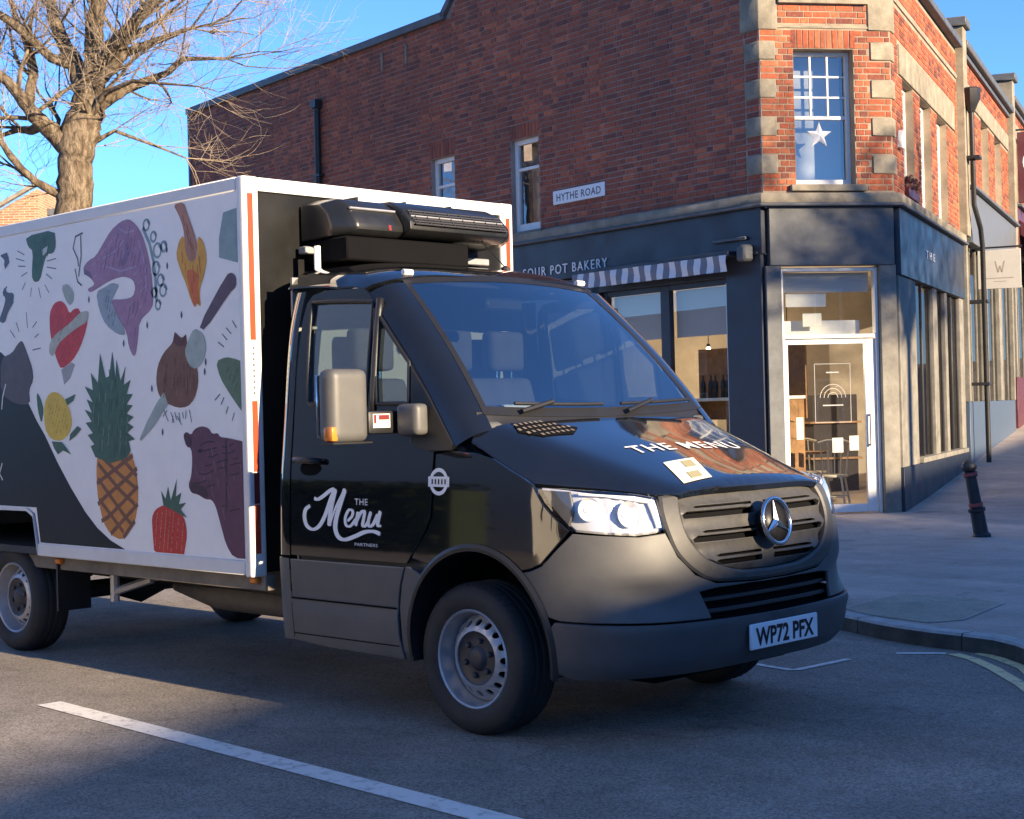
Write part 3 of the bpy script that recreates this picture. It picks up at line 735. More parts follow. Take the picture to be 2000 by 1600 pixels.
b = MB(); b.tube([FC(1.30, -.03, .95), FC(1.30, -.03, 1.35)], .014, 8); b.fbox(FC, 1.285, 1.315, -.075, -.03, .96, .98); b.fbox(FC, 1.285, 1.315, -.075, -.03, 1.32, 1.34); b.build('handle', mat('steel', (.55, .55, .55), .3, 1.0), dr)
b = MB(); b.quad(FC(.235, -.10, 2.32), FC(1.40, -.10, 2.32), FC(1.40, -.10, 3.085), FC(.235, -.10, 3.085)); b.build('pane', M_SHOPG, df, fix=False)
fpart('door_blind', FC, M_BLIND, df, .25, 1.38, -.2, -.19, 2.84, 3.08, .002)
for u0, u1, z0, z1 in ((.29, .80, 2.66, 2.82), (.50, .74, 2.42, 2.58)): fpart('notice', FC, M_PAPER, df, u0, u1, -.125, -.12, z0, z1, .001)
fpart('white_header', FC, M_WHITE, df, .25, 1.28, -.30, -.26, 2.22, 2.50, .004)
for u0, u1, z0, z1 in ((.38, .47, 1.05, 1.32), (.83, .97, .88, 1.06), (1.05, 1.17, .90, 1.08)): fpart('notice', FC, M_PAPER, dr, u0, u1, -.105, -.10, z0, z1, .001)
# line drawing printed on the door glass
b = MB()
for q in ((.62, 1.08, 1.959, 1.965), (.62, 1.08, 1.247, 1.253), (.62, .626, 1.253, 1.959), (1.074, 1.08, 1.253, 1.959)): b.fbox(FC, q[0], q[1], -.093, -.0915, q[2], q[3])
for r in (.06, .11, .16):
    for i in range(10):
        a0, a1 = PI*i/10, PI*(i+1)/10
        b.quad(*[FC(.85+math.cos(a)*rr, -.0915, 1.55+math.sin(a)*rr) for a, rr in ((a0, r), (a1, r), (a1, r+.007), (a0, r+.007))])
b.fbox(FC, .72, .98, -.093, -.0915, 1.45, 1.465); b.fbox(FC, .77, .93, -.093, -.0915, 1.85, 1.865)
b.build('glass_print', mat('frosted print', (.36, .36, .35), .6), dr, fix=False)
# right-hand front
fpart('fascia_board', FR, M_NAVY, shop, .03, 5.5, -.1, .06, 3.03, 3.86)
lettering('fascia_lettering', 'THE', .11, lambda x, y, w_, t: FR(1.9+x*1.0, .063+t, 3.38+y), M_WHT, shop, 1.8, 1.8, thick=.008)
for u0, u1 in ((.03, 1.2), (2.6, 2.95), (3.65, 3.85), (5.1, 5.5)): fpart('pilaster', FR, M_TIMBER, shop, u0, u1, -.25, .03, .1, 3.03)
fpart('stall_riser', FR, M_NAVY, shop, .0, 5.52, -.2, .045, -.05, .68); fpart('window_sill', FR, M_TIMBER, shop, 1.2, 5.3, -.2, .09, .683, .75)
b = MB()
for u0, u1 in ((1.2, 1.27), (1.88, 1.92), (2.53, 2.6), (2.95, 3.01), (3.59, 3.65), (3.85, 3.9), (4.5, 4.54), (5.05, 5.1)): b.fbox(FR, u0, u1, -.10, -.012, .75, 3.03)
b.build('shop_window', mat('dark frame', (.03, .03, .035), .5), shop, bevel=.004)
for u0, u1 in ((1.27, 1.88), (1.92, 2.53), (3.01, 3.59), (3.9, 4.5), (4.54, 5.05)):
    b = MB(); b.quad(FR(u0, -.03, .75), FR(u1, -.03, .75), FR(u1, -.03, 3.03), FR(u0, -.03, 3.03)); b.build('pane', M_SHOPGR, shop, fix=False)
# the room behind the glass
rp = [FL(5.9, -.3, 0), FL(.2, -.3, 0), FR(.2, -.3, 0), FR(5.4, -.3, 0)]
b = MB(); b.add([(x, y, .12) for x, y, _ in rp], [(0, 1, 2, 3)]); b.build('room_floor', M_ROOMF, shop, fix=False)
b = MB(); b.add([(x, y, 3.2) for x, y, _ in rp], [(0, 1, 2, 3)]); b.build('room_ceiling', M_ROOMW, shop, fix=False)
A_, D_ = rp[0], rp[3]
b = MB(); b.quad((A_[0], A_[1], .12), (D_[0], D_[1], .12), (D_[0], D_[1], 3.2), (A_[0], A_[1], 3.2)); b.build('room_wall', M_ROOMW, shop, fix=False)

# things fixed to or standing in the shop
star = thing('paper_star', 'white five-pointed paper star hanging in the upper corner window', 'star', FC(.80, -.2, 4.75))
b = MB(); cu, cz = .79, 4.755
pts = []
for i in range(10):
    r = .165 if i % 2 == 0 else .068; a = PI/2+PI*i/5; pts.append((cu+r*math.cos(a), cz+r*math.sin(a)))
n = len(pts); o_ = -.172
vs = [FC(u, o_, z) for u, z in pts]+[FC(cu, o_+.03, cz), FC(cu, o_-.03, cz)]
b.add(vs, [(i, (i+1) % n, n) for i in range(n)]+[((i+1) % n, i, n+1) for i in range(n)]); b.build('star', M_SIGNW, star)
sg = thing('street_name_sign', 'white enamel street name plate lettered HYTHE ROAD on the shaded brick wall', 'street sign', FL(3.4, .03, 4.35))
fpart('plate', FL, M_SIGNW, sg, 2.85, 3.95, .012, .03, 4.355, 4.545, .004)
lettering('sign_lettering', 'HYTHE ROAD', .105, lambda x, y, w_, t: FL(2.93+(.94-x), .0315, 4.397+y), mat('sign ink', (.05, .05, .07), .5), sg, .94/ (text_tris('HYTHE ROAD', .105, 1, 1.1)[2]), 1.1, bold=.012)
for u in (2.93, 3.88): fpart('bracket', FL, M_IRON, sg, u-.015, u+.015, .0, .012, 4.345, 4.36, .001)
aw = thing('awning', 'rolled-in shop awning with grey and white striped valance over the bakery window', 'awning', FL(1.8, .1, 3.2))
fpart('awning_box', FL, M_NAVY, aw, .36, 3.3, .07, .26, 3.30, 3.36, .01)
n = 26; W_ = (3.28-.38)/n
for i in range(n):
    u0 = .38+i*W_; zz = 3.31; b = MB()
    vs = []
    for j in range(5): vs += [FL(u0, .27+.012*math.sin(j*1.1+i), zz-.2*j/4), FL(u0+W_, .27+.012*math.sin(j*1.1+i+1), zz-.2*j/4)]
    b.add(vs, [(2*j, 2*j+1, 2*j+3, 2*j+2) for j in range(4)])
    b.build('valance_stripe', M_CANV if i % 2 == 0 else M_CANVG, aw, fix=False)
fpart('end_bracket', FL, M_GREYP, aw, .12, .28, .05, .22, 3.22, 3.42, .03)
wl_ = thing('wall_light', 'thin grey strip light on the navy fascia above the awning end', 'light', FL(.6, .1, 3.6)); fpart('lamp_bar', FL, M_GREYP, wl_, .22, .78, .05, .10, 3.49, 3.53, .008)
al = thing('alarm_box', 'small white box on the sunny wall beside the corner window', 'alarm box', FR(.45, .1, 4.7))
b = MB(); b.prism([(.30, 4.62), (.50, 4.62), (.52, 4.72), (.40, 4.86), (.28, 4.72)], lambda u, z, h: FR(u, h, z), .0, .07); b.build('cover', M_WHITE, al, bevel=.01); fpart('back_plate', FR, M_GREYP, al, .31, .49, -.004, .002, 4.63, 4.84, .001)
bk = thing('window_box', 'window box of dark red leaves on the first sunny first-floor sill', 'window box', FR(1.15, .1, 4.07))
fpart('trough', FR, M_MAROON, bk, .80, 1.5, -.09, .06, 4.065, 4.2, .01)
rnd = random.Random(4); b = MB()
for i in range(260):
    c = Vector(FR(rnd.uniform(.8, 1.5), rnd.uniform(-.08, .08), 4.22+rnd.uniform(-.04, .12))); e = Vector((rnd.uniform(-1, 1), rnd.uniform(-1, 1), rnd.uniform(-1, 1))).normalized()*.035; f = e.orthogonal().normalized()*.02
    b.add([c-e, c+f, c+e, c-f], [(0, 1, 2, 3)])
tag(b.build('foliage', mat('box leaves', (.1, .035, .03), .7, var=.5), bk, fix=False), kind='stuff')
# café furniture seen through the door
def make_chair():
    t = thing('cafe_chair', 'x', 'chair')
    b = MB(); b.lathe([(0, .0), (.19, .0), (.2, .015), (.19, .03), (0, .03)], (0, 0, .44), (0, 0, 1), 16); b.build('seat', M_CHAIR, t, smooth='auto')
    for sx in (-1, 1):
        for sy in (-1, 1):
            b = MB(); b.tube([(sx*.13, sy*.13, .44), (sx*.19, sy*.19, 0)], .015, 6); b.build('leg', M_CHAIR, t)
    for i in range(5):
        a = -.16+.08*i; b = MB(); b.tube([(a*.9, .15, .46), (a*1.15, .21, .88)], .009, 5); b.build('spindle', M_CHAIR, t)
    b = MB(); b.tube([(-.21, .19, .86), (-.1, .225, .89), (.1, .225, .89), (.21, .19, .86)], .018, 6); b.build('top_rail', M_CHAIR, t)
    b = MB(); b.tube([(-.165, .165, .2), (.165, .165, .2)], .009, 5); b.tube([(-.165, -.165, .2), (.165, -.165, .2)], .009, 5); b.build('stretcher', M_CHAIR, t)
    return t
def copy_tree(o, parent=None):
    c = o.copy(); COL.objects.link(c); c.parent = parent
    for ch in o.children: copy_tree(ch, c)
    return c
ch0 = make_chair()
labs = ['pale spindle-back chair just inside the glass door, nearest the hinge side', 'pale spindle-back chair behind the glass door, beside the bistro table', 'pale spindle-back chair furthest back in the bakery doorway', 'pale spindle-back chair at the left edge of the bakery door glass']
for i, (u, o_, r_) in enumerate(((1.02, -.62, .4), (.60, -.80, 2.6), (1.15, -1.7, 1.2), (.35, -1.7, -1.0))):
    c = ch0 if i == 0 else copy_tree(ch0); c.location = FC(u, o_, .12); c.rotation_euler = (0, 0, r_); c['label'] = labs[i]; c['group'] = 'chairs inside the bakery'
tb = thing('cafe_table', 'small round bistro table among the chairs inside the bakery door', 'table', FC(.82, -1.2, .12))
c0 = Vector(FC(.82, -1.2, .12))
b = MB(); b.lathe([(0, .72), (.32, .72), (.325, .735), (.32, .75), (0, .75)], c0, (0, 0, 1), 24); b.build('table_top', M_WOOD, tb, smooth='auto')
b = MB(); b.lathe([(0, 0), (.22, 0), (.2, .03), (.03, .05), (.025, .72)], c0, (0, 0, 1), 16); b.build('pedestal', M_IRON, tb, smooth='auto')
dk = thing('dark_dresser', 'tall dark dresser standing at the right inside the bakery door', 'dresser', FC(1.6, -2.5, .12))
b = MB(); b.fbox(FC, 1.55, 2.2, -3.1, -2.7, .12, 1.6); b.build('carcass', M_ROOMD, dk, bevel=.01)
for z in (.7, 1.2): fpart('shelf', FC, M_WOOD, dk, 1.5, 2.25, -3.1, -2.67, z, z+.03, .003)
# shelf of bottles and pendant lamps inside the bakery window
shf = thing('wine_shelf', 'white counter shelf holding dark bottles inside the bakery window', 'shelf', FL(1.2, -.8, 1.3))
fpart('shelf_board', FL, M_WHITE, shf, .3, 2.2, -1.0, -.6, 1.55, 1.59, .004); fpart('back_board', FL, M_WOOD, shf, .3, 2.2, -1.04, -1.005, 1.3, 2.25, .004)
for u in (.35, 1.3, 2.15): fpart('post', FL, M_WOOD, shf, u-.025, u+.025, -1.0, -.62, .12, 1.548, .004)
b = MB(); b.lathe([(0, 0), (.037, 0), (.038, .18), (.03, .215), (.014, .24), (.014, .30), (0, .30)], (0, 0, 0), (0, 0, 1), 12); bt0 = b.build('bottle', M_BOTTLE, None, smooth=True)
for i in range(13):
    c = bt0 if i == 0 else bt0.copy()
    if i: COL.objects.link(c)
    c.location = FL(.45+i*.115, -.72-.03*(i % 2), 1.59)
    tag(c, 'dark wine bottle in the row on the shelf inside the bakery window', 'bottle', 'wine bottles in the bakery window')
for i, (u, o_, z, lb) in enumerate(((.95, -1.4, 2.2, 'lit pendant bulb hanging in the right-hand pane of the bakery window'), (3.0, -2.0, 2.25, 'lit pendant bulb deeper inside the bakery, seen through the van cab'))):
    c = Vector(FL(u, o_, z)); p = thing('pendant_lamp', lb, 'lamp', c, 'pendant lamps in the bakery')
    b = MB(); b.tube([(c.x, c.y, z+.12), (c.x, c.y, 3.2)], .006, 5); b.build('cord', M_IRON, p)
    pld = bpy.data.lights.new('pendant_light', 'POINT'); pld.energy = 22; pld.color = (1, .78, .5); pld.shadow_soft_size = .05; plo = bpy.data.objects.new('pendant_light', pld); COL.objects.link(plo); plo.parent = p; plo.location = (0, 0, -.12)
    b = MB(); b.lathe([(.0, .1), (.022, .08), (.045, .02), (.04, -.02), (0, -.04)], c, (0, 0, 1), 14); b.build('bulb', M_BULB, p, smooth=True)
    b = MB(); b.lathe([(.02, .13), (.03, .1), (.024, .08)], c, (0, 0, 1), 12); b.build('socket', M_IRON, p, smooth=True)
# rainwater pipe at the party wall
pier_z = lambda u: rise(*FR(u, 0, 0)[:2])
def party_pier(u0, u1, z1, parent):
    fpart('party_pier', FR, M_STONE, parent, u0, u1, -.3, .12, 4.02, z1, .01); fpart('pier_cap', FR, M_GREYP, parent, u0-.06, u1+.06, -.36, .18, z1+.002, z1+.14, .015)
party_pier(5.56, 5.92, 7.25, shop)
dp = thing('rain_downpipe', 'black cast iron downpipe with hopper head at the party wall', 'downpipe', FR(5.75, .1, .4))
b = MB(); b.tube([FR(5.68, .20, 6.0), FR(5.72, .20, 4.5), FR(5.95, .26, 4.15), FR(6.12, .26, 3.9), FR(6.25, .26, .47)], .04, 10); b.build('pipe', M_IRON, dp, smooth='auto')
b = MB(); b.lathe([(.05, -.1), (.09, .0), (.14, .1), (.15, .26), (.13, .28), (0, .28)], FR(5.68, .2, 6.02), (0, 0, 1), 8, PI/8); b.build('hopper', M_IRON, dp, smooth='auto')
for z in (5.2, 3.0, 1.7): fpart('pipe_clip', FR, M_IRON, dp, 5.6 if z > 4 else 6.12, 5.84 if z > 4 else 6.38, .0, .32, z, z+.05, .004)

# ------------------------------------------------------------------ the two shops further up the street
def row_shop(name, label, u0, u1, ztop, zf0, zf1, mf, riser, m_riser, seed):
    t = thing(name, label, 'building', FR((u0+u1)/2, 0, pier_z((u0+u1)/2)))
    ws = []; n = 3; st = (u1-u0-.8)/n
    for i in range(n): ws.append((u0+.55+i*st, u0+.55+i*st+.95, zf1+.12, zf1+1.42))
    wall_cells(FR, u0, u1, zf1, ztop, ws).build('wall', M_MORT, t)
    joined_bricks('brickwork', [(M_BRICK, brick_list(FR, u0+.02, u1-.02, zf1+.03, ztop-.02, [(a, c, z0-.08, z1+.01) for a, c, z0, z1 in ws]+[(u0-1, u1+1, ws[0][3]+.0, ws[0][3]+.3)], None, seed))], t)
    for h in ws:
        sash(t, FR, *h, .12, (0, 0), .5, .07); fpart('window_sill', FR, M_STONE, t, h[0]-.05, h[1]+.05, -.12, .05, h[2]-.08, h[2]-.003)
    fpart('stone_lintel', FR, M_STONE, t, u0+.02, u1-.02, -.05, .025, ws[0][3]+.005, ws[0][3]+.3)
    fpart('fascia_board', FR, mf, t, u0+.05, u1-.05, -.1, .12, zf0, zf1-.06); fpart('fascia_flashing', FR, M_LEAD, t, u0, u1, -.1, .2, zf1-.055, zf1-.003)
    fpart('gutter', FR, M_GREYP, t, u0, u1, -.05, .14, ztop+.002, ztop+.12, .015); fpart('gutter_shadow_board', FR, M_LEAD, t, u0, u1, -.05, .06, ztop-.08, ztop, .004)
    zb = riser
    fpart('stall_riser', FR, m_riser, t, u0+.02, u1-.02, -.25, .03, pier_z(u0)-.2, zb)
    e = (u1-u0)/3
    for i in range(4):
        c = u0+i*e; fpart('pilaster', FR, M_TIMBER, t, max(u0, c-.16), min(u1, c+.16), -.25, .04, zb+.003, zf0-.003)
    for i in range(3):
        c = u0+i*e; b = MB(); b.quad(FR(c+.16, -.03, zb), FR(c+e-.16, -.03, zb), FR(c+e-.16, -.03, zf0), FR(c+.16, -.03, zf0)); b.build('pane', M_SHOPGR, t, fix=False)
        for k in (.33, .66): b = MB(); b.fbox(FR, c+e*k-.025, c+e*k+.025, -.06, -.01, zb, zf0); b.build('mullion', M_TIMBER, t)
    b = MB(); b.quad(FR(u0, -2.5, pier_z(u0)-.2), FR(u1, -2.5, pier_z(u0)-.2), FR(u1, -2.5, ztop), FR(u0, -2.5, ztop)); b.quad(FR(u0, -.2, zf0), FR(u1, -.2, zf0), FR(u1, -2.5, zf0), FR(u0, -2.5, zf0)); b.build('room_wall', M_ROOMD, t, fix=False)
    b = MB(); b.add([FR(u0, -.05, ztop), FR(u1, -.05, ztop), FR(u1, -3.2, ztop+1.2), FR(u0, -3.2, ztop+1.2), FR(u1, -6.4, ztop), FR(u0, -6.4, ztop)], [(0, 1, 2, 3), (3, 2, 4, 5), (0, 3, 5), (1, 4, 2)]); b.build('roof', M_SLATE, t, fix=False)
    return t
M_GFAS = mat('grey fascia', (.12, .125, .13), .5, var=.1)
s2 = row_shop('brick_shop', 'middle brick shop with pale grey fascia between the downpipe and the maroon shopfront', 5.95, 12.3, 7.0, 3.95, 4.85, M_GFAS, 1.45, mat('blue riser', (.07, .1, .15), .5), 31)
party_pier(12.32, 12.66, 7.65, s2)
s3 = row_shop('brick_shop', 'far brick shop with maroon shopfront at the right edge of the picture', 12.7, 20.5, 7.3, 4.3, 5.3, M_MAROON, 1.9, M_MAROON, 37)
for z in (5.3, 6.0, 6.6): fpart('quoin_stone', FR, M_WHITE, s3, 12.68, 13.0, -.05, .05, z, z+.3, .01)
party_pier(20.55, 20.9, 8.0, s3)
s4 = row_shop('brick_shop', 'last brick shop up the hill beyond the maroon shopfront', 20.95, 30, 7.9, 4.9, 5.9, M_NAVY, 2.4, M_NAVY, 41)
hs = thing('hanging_sign', 'cream board hanging sign with faint crest on the downpipe side of the street', 'sign', FR(6.6, .1, 3.3))
FS = frame(FR(6.62, .16, 0)[:2], 110.5-90+0, 1)
def HS(a, o, z):  # board square to the street
    p = Vector(FR(6.62, .12+a, z)); p += Vector((FR.d.x, FR.d.y, 0))*(-o); return (p.x, p.y, p.z)
b = MB(); b.hexa([HS(0, 0, 3.24), HS(.66, 0, 3.24), HS(.66, .03, 3.24), HS(0, .03, 3.24), HS(0, 0, 3.86), HS(.66, 0, 3.86), HS(.66, .03, 3.86), HS(0, .03, 3.86)]); b.build('board', mat('sign board', (.52, .50, .45), .7, var=.06), hs, bevel=.004)
b = MB(); b.tube([HS(-.12, .015, 3.90), HS(.68, .015, 3.90)], .015, 8); b.build('bracket', M_IRON, hs)
M_FAINT = mat('faint print', (.32, .29, .24), .8)
b = MB()
for q in ((.25, .35, .27, .36), (.41, .35, .43, .36)): pass
for pts in ([(.26, 3.68), (.30, 3.50), (.33, 3.60), (.36, 3.50), (.40, 3.68)],):
    for i in range(len(pts)-1):
        (a0, z0), (a1, z1) = pts[i], pts[i+1]; b.quad(HS(a0, .0315, z0), HS(a0+.02, .0315, z0), HS(a1+.02, .0315, z1), HS(a1, .0315, z1))
b.quad(HS(.12, .0315, 3.40), HS(.55, .0315, 3.40), HS(.55, .0315, 3.415), HS(.12, .0315, 3.415)); b.quad(HS(.24, .0315, 3.35), HS(.43, .0315, 3.35), HS(.43, .0315, 3.36), HS(.24, .0315, 3.36))
b.build('crest', M_FAINT, hs, fix=False)
ms = thing('projecting_sign', 'maroon projecting sign with white ring at the right edge above the street', 'sign', FR(13.0, .1, 5.2))
def PS(a, o, z): p = Vector(FR(13.1, .1+a, z)); p += Vector((FR.d.x, FR.d.y, 0))*(-o); return (p.x, p.y, p.z)
b = MB(); b.hexa([PS(0, 0, 5.35), PS(.9, 0, 5.35), PS(.9, .05, 5.35), PS(0, .05, 5.35), PS(0, 0, 6.75), PS(.9, 0, 6.75), PS(.9, .05, 6.75), PS(0, .05, 6.75)]); b.build('board', M_MAROON, ms, bevel=.005)
b = MB()
for i in range(24):
    a0, a1 = 2*PI*i/24, 2*PI*(i+1)/24; b.quad(*[PS(.42+r*math.cos(a), .053, 6.15+r*math.sin(a)) for a, r in ((a0, .27), (a1, .27), (a1, .32), (a0, .32))])
b.quad(PS(.25, .053, 6.13), PS(.6, .053, 6.13), PS(.6, .053, 6.19), PS(.25, .053, 6.19)); b.build('ring_print', M_WHT, ms, fix=False)
b = MB(); b.tube([PS(-.12, .025, 6.8), PS(.9, .025, 6.8)], .02, 6); b.build('bracket', M_IRON, ms)
mc = thing('shop_canopy', 'maroon shop canopy below the projecting sign', 'canopy', FR(14, .2, 4.2))
b = MB(); b.prism([(.13, 5.0), (1.0, 4.35), (1.0, 4.15), (.95, 4.15), (.13, 4.7)], lambda o_, z, h: FR(h, o_, z), 12.9, 19.5); b.build('canvas', M_MAROON, mc, bevel=.01)
fpart('front_rail', FR, M_WHITE, mc, 12.9, 19.5, 1.002, 1.03, 4.12, 4.2, .004)

# ------------------------------------------------------------------ bollard on the corner
bo = thing('bollard', 'black cast bollard with red bands leaning on the corner pavement', 'bollard', (-2.48, 8.56, .1))
bp_ = Vector((-2.48, 8.56, .1)); axv = Vector((-.085, -.084, .77)).normalized()
b = MB(); b.lathe([(0.0943, -0.0152), (0.0943, 0.0228), (0.0738, 0.0456), (0.0697, 0.2508), (0.0861, 0.2622), (0.0861, 0.2926), (0.0615, 0.304), (0.05576, 0.608), (0.0697, 0.6156), (0.0697, 0.6612), (0.0492, 0.6726)], bp_, axv, 16); b.build('post', M_IRON, bo, smooth='auto')
b = MB(); b.lathe([(0.0492, 0.6726), (0.0697, 0.684), (0.0779, 0.722), (0.0574, 0.76), (0.0246, 0.7828), (0, 0.7866)], bp_, axv, 16); b.build('cap', M_IRON, bo, smooth=True)
M_RED = mat('faded red band', (.35, .06, .05), .5)
for h in (.31, .625):
    b = MB(); b.lathe([(.064, h), (.072, h+.003), (.072, h+.034), (.064, h+.037)], bp_, axv, 16); b.build('band', M_RED, bo, smooth='auto')
# ------------------------------------------------------------------ the delivery truck
M_GLOSS = mat('black vehicle paint', (.006, .007, .009), .06, coat=1.0, bump=.012, bscale=3, dirt=.10, dcol=(.05, .045, .04), dscale=2.2)
M_CLAD = mat('grey bumper plastic', (.075, .075, .076), .5, var=.12, vscale=5, bump=.05, bscale=260, dirt=.35, dcol=(.11, .105, .095), dscale=2, rvar=.08)
M_GRIL = mat('grille plastic', (.052, .051, .049), .48, var=.2, vscale=30, bump=.1, bscale=300, dirt=.4, dcol=(.085, .078, .066), dscale=4)
M_CLADD = mat('dark bumper plastic', (.062, .064, .068), .5, var=.12, vscale=5, bump=.05, bscale=260, dirt=.3, dcol=(.1, .09, .08), dscale=2)
M_BLKP = mat('black plastic', (.012, .012, .013), .45, var=.2, bump=.1, bscale=150)
M_VOID = mat('dark recess', (.005, .005, .006), .9, var=.1, spec=.1)
M_RUB = mat('tyre rubber', (.018, .018, .019), .75, var=.25, vscale=9, dirt=.5, dcol=(.05, .045, .04), dscale=5)
M_STEEL = mat('silver wheel paint', (.46, .46, .47), .4, .55, var=.12, dirt=.45, dcol=(.14, .12, .1), dscale=12)
M_HUB = mat('hub plastic', (.035, .035, .04), .5, var=.2)
M_CHROME = mat('chrome', (.82, .82, .82), .12, 1.0)
M_REFL = mat('lamp reflector', (.70, .70, .70), .35, .5)
M_LAMPW = mat('lamp housing', (.62, .62, .62), .3, .25)
M_LENS = glass_mat('lamp lens', (.94, .94, .94), .09)
M_WSG = glass_mat('windscreen glass', (.70, .80, .82), .40, gain=.6)
M_DOORG = glass_mat('door glass', (.6, .72, .75), .30, gain=.6)
M_BOXW = mat('box white panel', (.85, .83, .79), .4, var=.03, dirt=.10, dcol=(.45, .43, .38), dscale=1.2, coat=.12)
M_RAIL = mat('white aluminium rail', (.70, .69, .66), .4, dirt=.25, dcol=(.42, .38, .3), dscale=4)
M_BULK = mat('box bulkhead', (.007, .0075, .008), .35, var=.3, vscale=1.6, dirt=.4, dcol=(.018, .017, .015), dscale=1.1, rvar=.1, spec=.3)
M_SEAT = mat('seat fabric', (.045, .045, .05), .9, var=.2); M_DASH = mat('dashboard', (.07, .072, .076), .6, var=.15)
M_TRIM = mat('cab lining', (.24, .24, .235), .85)
M_CHAS = mat('chassis paint', (.02, .02, .021), .6, dirt=.5, dcol=(.08, .07, .06), dscale=6); M_SUBF = mat('subframe', (.16, .14, .115), .7, var=.3)
M_REDT = mat('red reflective tape', (.45, .055, .02), .35); M_REDD = mat('dark red tape', (.16, .02, .02), .4)
M_ORG = mat('amber lens', (.65, .2, .03), .25); M_MIRR = mat('mirror housing plastic', (.085, .085, .084), .5, var=.08, dirt=.4, dcol=(.14, .125, .105), dscale=9, bump=.05, bscale=200)

tr = thing('delivery_truck', 'black and white refrigerated box truck with food pictures along its side', 'truck', (0, 0, 0))
def sout(a, b):
    x, y, z = shell(a, b); return (x+.3, y*1.6, 0)
def sp(*pts): return [(side_s(x), z) for x, z in pts]
ARC = (.075, .405, .462)
def arch_pts(a0, a1, n=26, r=0):
    return [(ARC[0]+(ARC[2]+r)*math.cos(math.radians(a0+(a1-a0)*i/n)), ARC[1]+(ARC[2]+r)*math.sin(math.radians(a0+(a1-a0)*i/n))) for i in range(n+1)]
E2 = [(-.735, 2.098), (-.573, 1.925), (-.40, 1.762), (-.25, 1.585), (-.05, 1.326)]
E2S = [(2.477,2.093),(2.305,1.923),(2.138,1.760),(1.984,1.582),(1.787,1.331)]
GL = [(-1.205, 2.062), (-1.19, 2.078), (-.73, 2.052), (-.705, 2.035), (-.715, 1.535), (-.73, 1.518), (-1.155, 1.545), (-1.185, 1.57)]
GL = sp(*[(x+.005, z) for x, z in GL]); GLR = chaikin(GL, 1)
def full(h): return h+[(-a, c) for a, c in reversed(h) if a > 1e-6]
QG = [(2.421,2.010),(2.359,1.539),(2.126,1.537),(2.136,1.731)]
